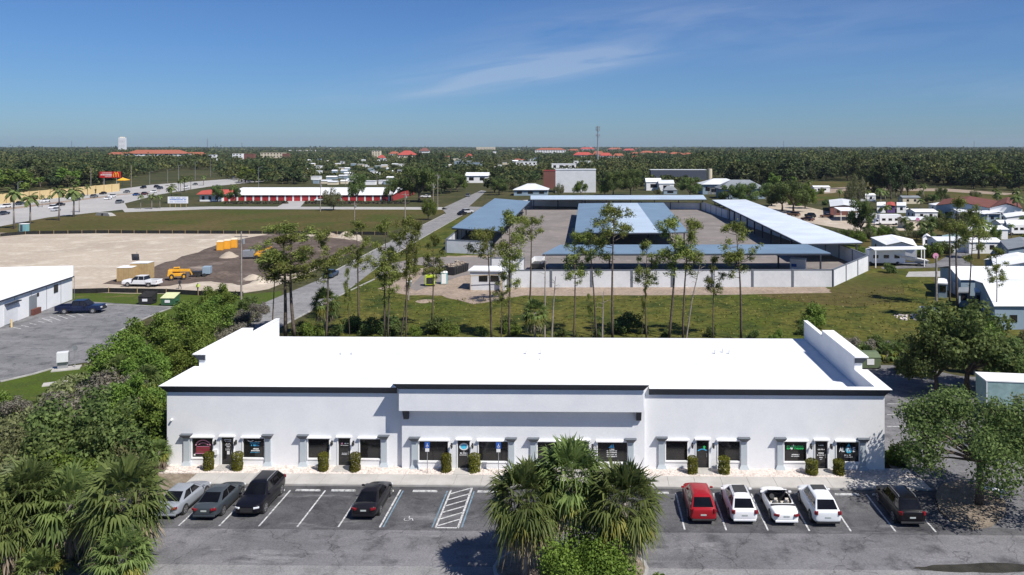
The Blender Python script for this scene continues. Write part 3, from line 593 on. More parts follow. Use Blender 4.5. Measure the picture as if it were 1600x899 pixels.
# side parapets: low front, raised corniced middle, thin high rear
for sgn, xi, xo in ((1, XJ, XR), (-1, XI, XL)):
    lo = MB(); a, b = sorted((xi, xo)); capa, capb = (xi, xo + .43) if sgn > 0 else (xo - .43, xi)
    y1, y2 = 64.35, 73.35
    lo.box(a + .002, b - .002, YF + .285, YB, ZR - .3, ZP - .1); lo.build('side_parapet', 'stucco', bld, world=True)
    MB().box(capa, capb, YF + .285, y1, ZP - .1, ZP).build('cap', 'white_trim', bld, world=True)
    mid = MB(); mid.box(a + .0, b + .0, y1, y2, ZP - .097, 7.36)
    thin = MB(); q = (xi, xi + .34) if sgn > 0 else (xi - .34, xi); thin.box(q[0], q[1], y2, YB, ZP - .097, 6.93)
    mid.build('raised_parapet', 'stucco', bld, world=True); thin.build('rear_parapet', 'stucco', bld, world=True)
    MB().box(capa if sgn > 0 else capa - .05, capb + (.05 if sgn > 0 else 0), y1 - .15, y2 + .1, 7.362, 7.46).build('cap', 'white_trim', bld, world=True)
    MB().box(q[0] - .03, q[1] + .03, y2 + .1, YB + .03, 6.932, 6.98).build('cap', 'white_trim', bld, world=True)
    co = MB()
    if sgn > 0: pr = [(xo + .43, 7.36), (xi + .0, 7.36), (xi + .0, 6.93), (xo + .02, 6.93)]
    else: pr = [(xo - .43, 7.36), (xi, 7.36), (xi, 6.93), (xo - .02, 6.93)]
    co.add([(x_, y1 - .12, z_) for x_, z_ in pr] + [(x_, y2 + .05, z_) for x_, z_ in pr], [(0, 1, 2, 3), (7, 6, 5, 4), (0, 3, 7, 4), (3, 2, 6, 7)])
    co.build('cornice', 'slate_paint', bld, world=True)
    c2 = MB()
    if sgn > 0: c2.add([(xo + .41, YF + .3, ZP - .105), (xo + .41, y1, ZP - .105), (xo + .01, YF + .3, ZP - .52), (xo + .01, y1, ZP - .52)], [(0, 1, 3, 2)])
    else: c2.add([(xo - .41, YF + .3, ZP - .105), (xo - .41, y1, ZP - .105), (xo - .01, YF + .3, ZP - .52), (xo - .01, y1, ZP - .52)], [(2, 3, 1, 0)])
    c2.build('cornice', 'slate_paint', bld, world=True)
# windows, doors, pilasters, lamps
wl = ['window with a dark red sign', 'window with small blue and white lettering', 'plain dark window', 'plain dark window', 'wide dark window', 'wide dark window', 'wide brownish window half hidden by a palm', 'wide window with white lettering', 'plain dark window', 'plain dark window', 'window lettered EXPRESS in green', 'window lettered ALIVE with a blue drop']
wi = 0; GL = {}
for i, un in enumerate(UN):
    Y = un[5]
    for k in (1, 3):
        a, b = xr(un[k], Y); fr = MB()
        fr.box(a - .07, b + .07, Y - .05, Y - .002, ZW0 - .12, ZW0); fr.box(a - .07, a, Y - .05, Y - .002, ZW0, ZW1); fr.box(b, b + .07, Y - .05, Y - .002, ZW0, ZW1)
        wo = fr.build('window', 'white_trim', bld, world=True, label=wl[wi])
        gl = MB().box(a + .0, b - .0, Y + .10, Y + .128, ZW0 + .0, ZW1).build('glass', 'dark_glass', wo, world=True)
        mf = MB(); t_ = .035
        mf.box(a, b, Y + .06, Y + .098, ZW0, ZW0 + t_); mf.box(a, b, Y + .06, Y + .098, ZW1 - t_, ZW1); mf.box(a, a + t_, Y + .06, Y + .098, ZW0 + t_, ZW1 - t_); mf.box(b - t_, b, Y + .06, Y + .098, ZW0 + t_, ZW1 - t_)
        mf.build('frame', 'dark_frame', wo, world=True)
        MB().box(a - .13, b + .13, Y - .20, Y - .002, ZW1 + .003, ZW1 + .10).build('ledge', 'white_trim', wo, world=True)
        GL[wi] = (wo, a, b, Y + .098); wi += 1
    a, b = xr(un[2], Y)
    dr = MB().box(a + .0, b - .0, Y + .09, Y + .128, ZD0, ZD1).build('door', 'dark_frame', bld, world=True)
    MB().box(a + .10, b - .10, Y + .075, Y + .088, ZD0 + .22, ZD1 - .12).build('glass', 'dark_glass', dr, world=True)
    MB().tube([(b - .16, Y + .03, .95), (b - .16, Y + .03, 1.25)], .02, 6).build('handle', 'galvanized', dr, world=True)
    MB().box(a - .13, b + .13, Y - .20, Y - .002, ZD1 + .003, ZD1 + .10).build('ledge', 'white_trim', dr, world=True)
    jm = MB(); jm.box(a - .07, a, Y - .05, Y - .002, ZD0, ZD1); jm.box(b, b + .07, Y - .05, Y - .002, ZD0, ZD1); jm.build('jamb', 'white_trim', dr, world=True)
    MB().box(a - .15, b + .15, Y - 1.15, Y - .002, .1, .15).build('doorstep', 'concrete', dr, world=True)
    GL['d%d' % i] = (dr, a, b, Y + .073)
    for k in (0, 4):
        a, b = xr(un[k], Y); c = (a + b) / 2; h = (b - a) / 2
        pl = MB(); pl.box(c - h, c + h, Y - .14, Y - .002, .42, 2.20); pl.frus((c - h - .16, c + h + .16, Y - .27, Y - .002), .10, (c - h, c + h, Y - .14, Y - .002), .42)
        pl.build('pilaster', 'grey_paint', bld, world=True)
        MB().frus((c - h, c + h, Y - .14, Y - .002), 2.203, (c - h - .22, c + h + .22, Y - .42, Y - .002), 2.54).build('capital', 'capital_paint', bld, world=True)
LAMPS = [(337, YF), (369, YF), (519, YF), (552.5, YF), (706, YC), (738.6, YC), (893, YC), (926, YC), (1081.8, YF), (1114.6, YF), (1267, YF), (1298.5, YF)]
for u, Y in LAMPS:
    x_ = W(u, 692, Y).x
    l = MB(); l.box(x_ - .06, x_ + .06, Y - .03, Y - .002, 1.72, 2.06); l.tube([(x_, Y - .03, 2.0), (x_, Y - .2, 2.04)], .018, 6); l.cyl((x_, Y - .22, 1.98), .10, .05, 8, .03); l.cyl((x_, Y - .22, 1.70), .045, .28, 8, .085)
    l.build('wall_lamp', 'black_plastic', bld, world=True)
p = W(269, 655.5, YF); MB().box(p.x - .05, p.x + .05, YF - .22, YF - .002, p.z - .06, p.z + .06).build('security_camera', 'white_trim', bld, world=True)
p = W(338, 706, YF); MB().box(p.x - .13, p.x + .13, YF - .14, YF - .002, p.z - .2, p.z + .2).build('letter_box', 'sign_white', bld, world=True)
rs = random.Random(5)
def zof(v, Y=YF, u=800): return W(u, v, Y).z
# illegible window graphics
wo, a, b, y = GL[0]; m_ = MB()
cx = (a + b) / 2
def arc(mb, cx, cz, rx, rz, t0, t1, w_, y, n=14):
    for k in range(n):
        p0, p1 = t0 + (t1 - t0) * k / n, t0 + (t1 - t0) * (k + 1) / n
        q = [(cx + r_ * math.cos(p) * rx, y, cz + r_ * math.sin(p) * rz) for p, r_ in ((p0, 1), (p1, 1), (p1, 1 - w_), (p0, 1 - w_))]
        mb.add(q, [(0, 1, 2, 3)])
m_.box(cx - .55, cx + .55, y - .006, y, 1.0, 1.45); m_.build('sign_panel', 'decal_red', wo, world=True)
m_ = MB(); arc(m_, cx, 1.52, .62, .50, .12, 3.05, .16, y - .008); arc(m_, cx + .02, 1.50, .45, .30, .4, 2.6, .2, y - .008); m_.box(cx - .62, cx + .6, y - .008, y, .93, .97); m_.box(cx - .5, cx + .5, y - .012, y - .007, 1.47, 1.50); m_.build('sign_lettering', 'decal_pink', wo, world=True)
m_ = MB(); scribble(m_, cx - .5, cx + .5, 1.28, .09, y - .007, rs); scribble(m_, cx - .5, cx + .5, 1.08, .09, y - .007, rs); m_.build('sign_lettering', 'brown_wall', wo, world=True)
MB().box(a + .08, a + .2, y - .006, y, .78, .90).build('sticker', 'decal_white', wo, world=True)
wo, a, b, y = GL[1]; cx = (a + b) / 2
m_ = MB(); arc(m_, cx - .3, 2.0, .25, .12, 3.3, 6.2, .45, y - .006); scribble(m_, cx - .15, cx + .35, 1.27, .12, y, rs); scribble(m_, cx - .25, cx + .42, 1.13, .11, y, rs); scribble(m_, cx + .05, cx + .5, 1.88, .05, y, rs); m_.build('sign_lettering', 'decal_white', wo, world=True)
m_ = MB(); scribble(m_, cx - .35, cx + .4, 1.73, .12, y, rs); scribble(m_, cx - .25, cx + .4, 1.53, .14, y, rs); scribble(m_, cx - .3, cx + .4, 1.03, .05, y, rs); m_.build('sign_lettering', 'decal_blue', wo, world=True)
def door_lines(i, rows, m='decal_white'):
    do, a, b, y = GL['d%d' % i]; cx = (a + b) / 2; mb = MB()
    for z_, h_, wd in rows: scribble(mb, cx - wd / 2, cx + wd / 2, z_, h_, y, rs)
    mb.build('sign_lettering', m, do, world=True)
door_lines(0, [(1.98, .11, .56), (1.86, .07, .5), (1.70, .05, .3), (1.60, .05, .45), (1.45, .08, .3), (1.30, .04, .4), (1.22, .04, .4)])
do, a, b, y = GL['d0']; MB().box((a + b) / 2 - .07, (a + b) / 2 + .13, y - .006, y, .90, 1.16).build('notice', 'decal_white', do, world=True)
door_lines(1, [(1.78, .10, .0), (1.02, .05, .45), (.92, .05, .45)]); do, a, b, y = GL['d1']; cx = (a + b) / 2
m_ = MB(); scribble(m_, cx - .05, cx + .3, 1.76, .10, y, rs); scribble(m_, cx - .3, cx + .3, 1.63, .04, y, rs); m_.build('sign_lettering', 'decal_white', do, world=True)
m_ = MB(); arc(m_, cx - .2, 1.81, .08, .08, 0, 6.28, .9, y - .006); m_.build('logo', 'decal_pink', do, world=True)
do, a, b, y = GL['d2']; cx = (a + b) / 2
m_ = MB(); arc(m_, cx, 1.76, .36, .28, 0, 6.283, .30, y - .006, 24); m_.build('logo', 'decal_white', do, world=True)
m_ = MB(); arc(m_, cx, 1.76, .25, .19, 0, 6.283, .98, y - .007, 20); m_.build('logo', 'decal_cyan', do, world=True)
door_lines(2, [(1.37, .05, .1), (1.20, .11, .68), (1.08, .07, .66)])
wo, a, b, y = GL[7]; cx = (a + b) / 2 - .05
m_ = MB(); m_.add([(cx - .25, y - .006, 1.72), (cx + .02, y - .006, 1.72), (cx + .0, y - .006, 2.0)], [(0, 1, 2)]); m_.add([(cx + .04, y - .006, 1.72), (cx + .2, y - .006, 1.72), (cx + .1, y - .006, 2.08)], [(0, 1, 2)]); m_.build('logo', 'decal_blue', wo, world=True)
m_ = MB(); scribble(m_, cx - .15, cx + .2, 1.58, .08, y, rs); [scribble(m_, cx - .38, cx + .4, z_, .07, y, rs) for z_ in (1.46, 1.32, 1.16, 1.02)]; m_.build('sign_lettering', 'decal_white', wo, world=True)
do, a, b, y = GL['d4']; cx = (a + b) / 2
m_ = MB(); m_.add([(cx + .02, y - .006, 1.70), (cx + .14, y - .006, 1.86), (cx + .26, y - .006, 1.70), (cx + .20, y - .006, 1.70), (cx + .20, y - .006, 1.5), (cx + .08, y - .006, 1.5), (cx + .08, y - .006, 1.70)], [(0, 2, 1), (3, 4, 5, 6)]); m_.build('logo', 'decal_green', do, world=True)
m_ = MB(); arc(m_, cx, 1.3, .42, .28, .6, 2.7, .25, y - .007); m_.build('logo', 'decal_blue', do, world=True)
wo, a, b, y = GL[10]; cx = (a + b) / 2
text('EXPRESS', cx, y - .008, 1.70, .27, 'decal_green', wo, 'sign_lettering', 1.28)
m_ = MB(); arc(m_, cx - .27, 1.66, .10, .10, 0, 6.28, .95, y - .016, 9); arc(m_, cx - .12, 1.86, .05, .08, 0, 6.28, .95, y - .016, 7); m_.build('logo', 'decal_white', wo, world=True)
m_ = MB(); scribble(m_, cx - .3, cx + .32, 1.12, .09, y, rs); scribble(m_, cx - .3, cx + .32, 1.00, .07, y, rs); m_.build('sign_lettering', 'decal_white', wo, world=True)
wo, a, b, y = GL[11]; cx = (a + b) / 2
text('AL', cx - .42, y - .008, 1.56, .36, 'decal_white', wo, 'sign_lettering', .42); text('E', cx + .50, y - .008, 1.56, .36, 'decal_white', wo, 'sign_lettering', .18)
m_ = MB(); arc(m_, cx + .11, 1.56, .23, .27, 0, 6.283, 1.0, y - .006, 22); m_.add([(cx - .08, y - .006, 1.72), (cx + .30, y - .006, 1.72), (cx + .11, y - .006, 2.06)], [(0, 1, 2)]); m_.build('logo', 'decal_cyan', wo, world=True)
text('IV', cx + .12, y - .02, 1.56, .30, 'decal_white', wo, 'sign_lettering', .30)
m_ = MB(); scribble(m_, cx - .22, cx + .42, 1.10, .09, y, rs); scribble(m_, cx - .22, cx + .42, .98, .05, y, rs); m_.build('sign_lettering', 'decal_white', wo, world=True)
door_lines(5, [(1.86, .09, .38), (1.53, .10, .50), (1.24, .12, .42), (1.10, .09, .60), (.92, .09, .25), (.80, .05, .15)])
p0 = W(262.3, 684, YF)
for k, ch in enumerate('14411'): text(ch, p0.x, YF - .008, 2.18 - k * .21, .13, 'dark_frame', bld, 'address_numeral')
# accessible parking signs
for u, lab in ((668, 'blue accessible parking sign on a post left of the palms, nearer the blue-sign door'), (779.3, 'blue accessible parking sign on a post beside the leftmost centre palm')):
    p = G(u, 741.5); t = thing('parking_sign', lab, 'sign', (p.x, 58.15, 0.09), 0, 'accessible parking signs')
    MB().tube([(0, 0, 0), (0, 0, 2.3)], .028, 6).build('post', 'galvanized', t)
    MB().box(-.19, .19, -.045, -.03, 1.95, 2.42).build('panel', 'sign_blue', t)
    s_ = MB(); arc(s_, 0, 2.1, .09, .09, 1.9, 6.6, .3, -.05); s_.box(-.015, .025, -.052, -.047, 2.14, 2.32); s_.box(.0, .1, -.052, -.047, 2.12, 2.155); s_.build('wheelchair_symbol', 'sign_white', t)
    MB().box(-.15, .15, -.045, -.03, 1.68, 1.93).build('lower_panel', 'sign_white', t)
# ------------------------------------------------------------------ cars
CAR = {  # L, W, H, stations(y frac from nose .5 to tail -.5, halfwidth frac, z low, z belt), cabin (y windscreen base, roof front, roof rear, rear glass base), zbelt cabin
 'sedan': dict(L=4.65, W=1.80, H=1.44, st=[(.5, .62, .38, .56), (.485, .80, .24, .66), (.42, .95, .20, .74), (.30, 1, .20, .84), (.18, 1, .20, .91), (-.05, 1, .20, .93), (-.28, 1, .20, .96), (-.40, .97, .22, .98), (-.475, .90, .26, .94), (-.5, .74, .36, .84)], cab=(.225, .045, -.175, -.40), zb=.92, wb=(.30, -.29), r=.32),
 'suv': dict(L=4.60, W=1.86, H=1.68, st=[(.5, .66, .42, .70), (.485, .84, .28, .84), (.42, .96, .26, .94), (.30, 1, .26, 1.02), (.18, 1, .26, 1.07), (-.05, 1, .26, 1.08), (-.28, 1, .26, 1.10), (-.42, .98, .28, 1.10), (-.485, .93, .32, 1.08), (-.5, .80, .42, .98)], cab=(.235, .075, -.335, -.487), zb=1.05, wb=(.30, -.29), r=.36),
 'wagon': dict(L=4.55, W=1.82, H=1.56, st=[(.5, .64, .38, .62), (.485, .82, .25, .76), (.42, .96, .22, .85), (.30, 1, .22, .93), (.18, 1, .22, .98), (-.05, 1, .22, .99), (-.28, 1, .22, 1.02), (-.42, .98, .24, 1.03), (-.485, .92, .28, 1.0), (-.5, .78, .40, .9)], cab=(.225, .065, -.315, -.475), zb=.98, wb=(.30, -.29), r=.34),
 'convertible': dict(L=4.60, W=1.82, H=1.30, st=[(.5, .60, .36, .54), (.485, .80, .22, .64), (.42, .95, .19, .72), (.30, 1, .19, .80), (.18, 1, .19, .87), (.10, 1, .19, .885), (-.20, 1, .19, .90), (-.30, 1, .20, .93), (-.40, .96, .22, .95), (-.475, .88, .26, .90), (-.5, .72, .36, .80)], cab=(.20, .09, .05, 0), zb=.88, wb=(.31, -.29), r=.34),
}
def make_car(kind, label, detail=True, roofglass=None, rails=False, tint='car_glass', name='parked_car', cat='car'):
    c = CAR[kind]; L, Wd, H = c['L'], c['W'], c['H']
    t = thing(name, label, cat)
    b = MB(); n = 0; hw = Wd / 2; sec = []
    for (y, wf, z0, z1) in c['st']:
        w_ = hw * wf; zm = z0 + (z1 - z0) * .45
        half = [(0, z0), (w_ * .88, z0), (w_ * .985, z0 + .10), (w_, zm), (w_ * .975, z1 - .10), (w_ * .88, z1 - .01), (w_ * .5, z1 + .02), (0, z1 + .025)]
        ring = half + [(-x, z) for x, z in half[-2:0:-1]]
        sec.append([(x, y * L, z) for x, z in ring])
    m = len(sec[0])
    vs = [p for s in sec for p in s]; fs = []
    for i in range(len(sec) - 1):
        for k in range(m): fs.append((i * m + k, i * m + (k + 1) % m, (i + 1) * m + (k + 1) % m, (i + 1) * m + k))
    fs.append(tuple(range(m))[::-1]); fs.append(tuple((len(sec) - 1) * m + k for k in range(m)))
    if kind == 'convertible':
        keep = []
        for f in fs:
            cx = sum(vs[i][0] for i in f) / len(f); cy = sum(vs[i][1] for i in f) / len(f); cz = sum(vs[i][2] for i in f) / len(f)
            if len(f) == 4 and abs(cx) < hw * .8 and -.22 * L < cy < .15 * L and cz > .7: continue
            keep.append(f)
        fs = keep
    b.add(vs, fs); body = b.build('body', 'car_paint', t, smooth=True, sub=2)
    a, f1, r1, r0 = [v * L for v in c['cab']]; zb = c['zb']; zt = H
    if kind != 'convertible':
        def ring(y0, y1, w_, z): return [(-w_, y1, z), (w_, y1, z), (w_, y0, z), (-w_, y0, z)]
        wb_, wt = hw * .88, hw * .63
        R0 = ring(a, r0, wb_, zb - .03); R1 = ring(f1 + .05, r1 - .05, wt + .02, zt - .06); R2 = ring(f1 - .10, r1 + .10, wt - .10, zt - .012); R3 = ring(f1 - .34, r1 + .34, wt - .34, zt + .025)
        g = MB(); g.add(R0 + R1 + R2 + R3, [(0, 1, 5, 4), (1, 2, 6, 5), (2, 3, 7, 6), (3, 0, 4, 7), (4, 5, 9, 8), (5, 6, 10, 9), (6, 7, 11, 10), (7, 4, 8, 11), (8, 9, 13, 12), (9, 10, 14, 13), (10, 11, 15, 14), (11, 8, 12, 15), (12, 13, 14, 15)])
        g.build('roof', 'car_paint', t, smooth=True, bevel=.07)
        R0, R1 = [Vector(p) for p in R0], [Vector(p) for p in R1]
        def pane(A, B, Cc, D, u0, u1, v0, v1, nm, off=.012):   # A,B bottom; D,C top
            P = lambda u, v: (A.lerp(B, u)).lerp(D.lerp(Cc, u), v)
            q = [P(u0, v0), P(u1, v0), P(u1, v1), P(u0, v1)]; nrm = (q[1] - q[0]).cross(q[3] - q[0]).normalized()
            ctr = (A + B + Cc + D) / 4
            if nrm.dot(ctr - Vector((0, 0, .9))) < 0: nrm = -nrm; q = q[::-1]
            q2 = [p + nrm * off for p in q]; q1 = [p - nrm * .02 for p in q]
            MB().add(q1 + q2, [(4, 5, 6, 7), (0, 1, 5, 4), (1, 2, 6, 5), (2, 3, 7, 6), (3, 0, 4, 7)]).build(nm, tint, t)
        pane(R0[3], R0[2], R1[2], R1[3], .05, .95, .10, .94, 'windscreen'); pane(R0[0], R0[1], R1[1], R1[0], .07, .93, .18, .92, 'rear_window')
        for q in ((R0[2], R0[1], R1[1], R1[2]), (R0[3], R0[0], R1[0], R1[3])):
            for (u0, u1) in (((.10, .46), (.50, .86)) if kind == 'sedan' else ((.08, .38), (.415, .70), (.735, .93))):
                pane(*q, u0, u1, .14, .90, 'side_window')
        if roofglass:
            y0, y1 = roofglass; MB().box(-wt + .14, wt - .14, y0 * L, y1 * L, zt + .0, zt + .034).build('sunroof', tint, t)
        if rails:
            for s in (-1, 1): MB().tube([(s * (wt - .04), f1 - .1, zt - .01), (s * (wt - .04), f1 - .25, zt + .05), (s * (wt - .04), r1 + .25, zt + .05), (s * (wt - .04), r1 + .1, zt - .01)], .02, 6).build('roof_rail', 'galvanized', t)
    else:
        i_ = MB(); w2 = hw * .76; y0, y1 = -.225 * L, .155 * L
        i_.add([(-w2, y0, .35), (w2, y0, .35), (w2, y1, .35), (-w2, y1, .35), (-w2, y0, .9), (w2, y0, .9), (w2, y1, .9), (-w2, y1, .9)], [(0, 1, 2, 3), (0, 4, 5, 1), (1, 5, 6, 2), (2, 6, 7, 3), (3, 7, 4, 0)])
        i_.build('cabin', 'black_plastic', t)
        for s in (-.37, .37):
            q = MB(); q.box(s - .24, s + .24, -.45, .12, .45, .62); q.frus((s - .24, s + .24, -.62, -.42), .6, (s - .17, s + .17, -.74, -.62), 1.02); q.build('seat', 'seat_leather', t, bevel=.05)
            MB().box(s - .12, s + .12, -.80, -.70, 1.04, 1.2).build('headrest', 'seat_leather', t, bevel=.04)
        MB().box(-.58, .58, -1.0, -.84, .62, .90).build('rear_seat', 'seat_leather', t, bevel=.05)
        MB().tube([(-.37, .42, .78), (-.37, .30, .84)], .17, 10).build('steering_wheel', 'black_plastic', t)
        MB().add([(-hw * .82, a, zb), (hw * .82, a, zb), (hw * .66, f1 - .1, H), (-hw * .66, f1 - .1, H), (-hw * .82, a - .04, zb), (hw * .82, a - .04, zb), (hw * .66, f1 - .14, H), (-hw * .66, f1 - .14, H)], [(0, 1, 2, 3), (7, 6, 5, 4), (0, 4, 5, 1), (2, 6, 7, 3)]).build('windscreen', tint, t)
        MB().tube([(-hw * .83, a, zb), (-hw * .67, f1 - .12, H), (hw * .67, f1 - .12, H), (hw * .83, a, zb)], .035, 6).build('windscreen_frame', 'car_paint', t)
        MB().box(-.8, .8, -.285 * L, -.228 * L, .90, .955).build('folded_top', 'black_plastic', t, bevel=.03)
    r = c['r']
    for s in (-1, 1):
        z0_ = .24 if kind == 'suv' else .21; MB().box(min(s * hw * .93, s * (hw + .004)), max(s * hw * .93, s * (hw + .004)), -.20 * L, .21 * L, z0_, z0_ + (.13 if kind == 'suv' else .07)).build('sill', 'black_plastic', t)
    for fy in c['wb']:
        for s in (-1, 1):
            y = fy * L
            MB().tube([(s * (hw - .30), y, r), (s * (hw + .004), y, r)], r + .055, 18).build('wheel_arch', 'black_plastic', t)
            wo = MB().tube([(s * (hw - .22), y, r), (s * (hw + .012), y, r)], r, 18).build('wheel', 'rubber', t)
            rm = MB(); rm.tube([(s * (hw - .1), y, r), (s * (hw + .018), y, r)], r * .22, 8)
            for k in range(5):
                an = k * 2 * math.pi / 5; rm.bar((s * (hw + .016), y, r), (s * (hw + .016), y + math.cos(an) * r * .66, r + math.sin(an) * r * .66), .012, .085)
            for k in range(18):
                a0, a1 = k * math.pi / 9, (k + 1) * math.pi / 9
                rm.add([(s * (hw + .02), y + math.cos(q) * rr, r + math.sin(q) * rr) for q, rr in ((a0, r * .72), (a1, r * .72), (a1, r * .62), (a0, r * .62))], [(0, 1, 2, 3) if s > 0 else (3, 2, 1, 0)])
            rm.build('rim', 'alloy', wo)
    if detail:
        F_, Rr = c['st'][1], c['st'][-2]
        zf, zr = F_[3], Rr[3]; yf, yr = L * .5, -L * .5
        for s in (-1, 1):
            MB().obox((s * hw * .66, yf - .13, zf - .20), (.38, .22, .12), s * -.5).build('headlight', 'clear_lamp', t, bevel=.03)
            if kind in ('suv', 'wagon'): MB().obox((s * hw * .80, yr + .08, zr - .24), (.24, .20, .22), s * .55).build('tail_lamp', 'red_lamp', t, bevel=.03)
            else: MB().obox((s * hw * .70, yr + .07, zr - .22), (.36, .22, .14), s * .5).build('tail_lamp', 'red_lamp', t, bevel=.03)
            MB().obox((s * (hw + .07), a - .12, zb - .02), (.20, .10, .13), s * -.15).build('side_mirror', 'car_paint', t, bevel=.03)
        MB().box(-.19, .19, yr - .012, yr + .05, .64, .735).build('number_plate', 'plate_white', t)
        MB().box(-hw * .45, hw * .45, yf - .06, yf + .006, .42, zf - .14).build('grille', 'black_plastic', t)
        MB().box(-hw * .82, hw * .82, yr + .0, yr + .1, .28, .42).build('bumper', 'black_plastic' if kind == 'suv' else 'car_paint', t, bevel=.03)
        for s in (-1, 1):
            for yy in ((-.02, ) if kind == 'convertible' else (.0, -.2)): MB().box(s * hw * .985 - .012, s * hw * .985 + .012, yy * L - .09, yy * L + .06, zb - .16, zb - .13).build('door_handle', 'car_paint', t)
    return t
def paint(t, col):
    for o in t.children:
        if o.data and o.data.materials and o.data.materials[0].name == 'car_paint': o.color = (*col, 1)
        if o.type == 'MESH' and o.name.startswith('wheel'):
            pass
    return t
def spot(t, u, y, rz=0, col=None, x=None):
    t.location = (G(u, 827).x if x is None else x, y, .016); t.rotation_euler = (0, 0, rz)
    if col: paint(t, col)
    return t
grp = 'cars parked nose to kerb'
cars = [
 (make_car('sedan', 'silver car parked leftmost, partly behind the palms', name='parked_car'), 243, 53.05, -.02, (.25, .27, .30)),
 (make_car('sedan', 'dark grey sedan between the silver car and the black suv', name='parked_car'), 306, 52.95, -.0, (.045, .055, .065)),
 (make_car('suv', 'black suv facing outward with roof rails, third car from the left', rails=True, name='parked_car'), 370, 53.35, math.pi, (.006, .006, .010)),
 (make_car('sedan', 'black sedan alone between empty bays left of the accessible bay', name='parked_car'), 560, 53.2, .0, (.012, .011, .014)),
 (make_car('suv', 'red suv parked right of the middle palms', name='parked_car'), 1101, 52.95, .0, (.30, .012, .018)),
 (make_car('wagon', 'white wagon with long dark glass roof beside the red suv', roofglass=(-.20, .05), rails=True, name='parked_car'), 1166, 52.95, .0, (.78, .78, .79)),
 (make_car('convertible', 'white convertible with its top down and pale leather seats', name='parked_car'), 1231, 52.85, .0, (.82, .82, .82)),
 (make_car('suv', 'white crossover with dark sunroof right of the convertible', roofglass=(-.10, .06), name='parked_car'), 1295, 52.75, .0, (.72, .74, .75)),
 (make_car('suv', 'black suv in the tree shade, rightmost parked car', rails=True, name='parked_car'), 1427, 52.8, .0, (.006, .006, .008)),
]
for t, u, y, rz, col in cars: spot(t, u, y, rz, col)
# small versions for distant traffic, copied
def tiny_car(kind, name, label):
    c = CAR[kind]; L, Wd, H = c['L'], c['W'], c['H']; hw = Wd / 2; t = thing(name, label, 'car')
    b = MB(); b.frus((-hw, hw, -L / 2, L / 2), .28, (-hw * .97, hw * .97, -L * .49, L * .49), c['zb'] - .08); b.frus((-hw * .97, hw * .97, -L * .49, L * .49), c['zb'] - .081, (-hw * .85, hw * .85, -L * .47, L * .44), c['zb'])
    b.build('body', 'car_paint', t, bevel=.06)
    a, f1, r1, r0 = [v * L for v in c['cab']]
    if kind == 'sedan' or kind == 'suv':
        MB().frus((-hw * .84, hw * .84, r0, a), c['zb'] + .001, (-hw * .7, hw * .7, r1, f1), H - .07).build('windows', 'car_glass', t)
        MB().box(-hw * .7, hw * .7, r1, f1, H - .068, H).build('roof', 'car_paint', t, bevel=.02)
    for fy in c['wb']:
        for s in (-1, 1): MB().tube([(s * (hw - .2), fy * L, .33), (s * (hw + .012), fy * L, .33)], .33, 10).build('wheel', 'rubber', t)
    return freeze(t)
protos = {'sedan': tiny_car('sedan', 'road_car', 'x'), 'suv': tiny_car('suv', 'road_car', 'x')}
used_p = set()
def put_car(kind, u, v, rz, col, label, group=None, colname=None):
    p = protos[kind]
    if kind in used_p: t = copy_tree(p)
    else: used_p.add(kind); t = p
    g_ = G(u, v); t.location = (g_.x, g_.y, .035); t.rotation_euler = (0, 0, rz); t['label'] = label
    if group: t['group'] = group
    elif 'group' in t.keys(): del t['group']
    paint(t, col); return t
a_, b_ = G(0, 333), G(325, 288.5); HW = math.atan2(b_.y - a_.y, b_.x - a_.x) - math.pi / 2
wht, slv, dk, blk, blu, red_, gry = (.75, .75, .75), (.45, .46, .48), (.05, .06, .08), (.015, .015, .018), (.03, .07, .2), (.3, .02, .02), (.14, .15, .16)
HWC = [(9, 325, wht, 'suv', 'white'), (32, 320.5, dk, 'suv', 'dark'), (6, 336, dk, 'sedan', 'dark'), (71, 316, wht, 'suv', 'white'), (111, 311.5, wht, 'suv', 'white'), (119, 314, dk, 'sedan', 'dark'), (126, 308, dk, 'suv', 'dark'), (94, 322, blk, 'sedan', 'black'), (84, 326.5, wht, 'suv', 'white'), (87, 330, slv, 'sedan', 'silver'),
       (147, 309, gry, 'suv', 'grey'), (161, 304, blk, 'sedan', 'black'), (169, 312, wht, 'sedan', 'white'), (175, 308.8, wht, 'suv', 'white'), (187, 318, gry, 'suv', 'grey'), (198, 301.6, gry, 'sedan', 'grey'), (213, 306, blu, 'sedan', 'blue'), (226, 305, (.1, .04, .05), 'suv', 'maroon'), (224, 294.8, blk, 'suv', 'black'), (240, 301.6, wht, 'sedan', 'white'), (245, 293.5, blk, 'suv', 'black'), (250, 296.0, dk, 'suv', 'dark'), (291, 294.5, wht, 'suv', 'white'), (305, 289.5, gry, 'sedan', 'grey'), (365, 278.5, wht, 'sedan', 'white'), (385, 276.5, dk, 'suv', 'dark')]
srt = sorted(HWC)
for i, (u, v, col, kd, cn) in enumerate(srt): put_car(kd, u, v, HW + (math.pi if i % 2 else 0), col, '%s car on the highway at left, %s from the left edge' % (cn, nth(i + 1)), 'cars on the highway')
rd = (G(700, 334) - G(600, 390)); RD = math.atan2(rd.y, rd.x) - math.pi / 2
put_car('sedan', 517, 433, RD, (.03, .05, .09), 'dark blue car driving on the side street behind the white building')
put_car('sedan', 722, 336, RD - .35, blk, 'black car parked by the street beside the blue carport roof'); put_car('suv', 730, 333.5, RD - .9, slv, 'silver car parked by the street beside the blue carport roof')
put_car('suv', 731, 307.5, RD, gry, 'grey car on the side street near its far end')
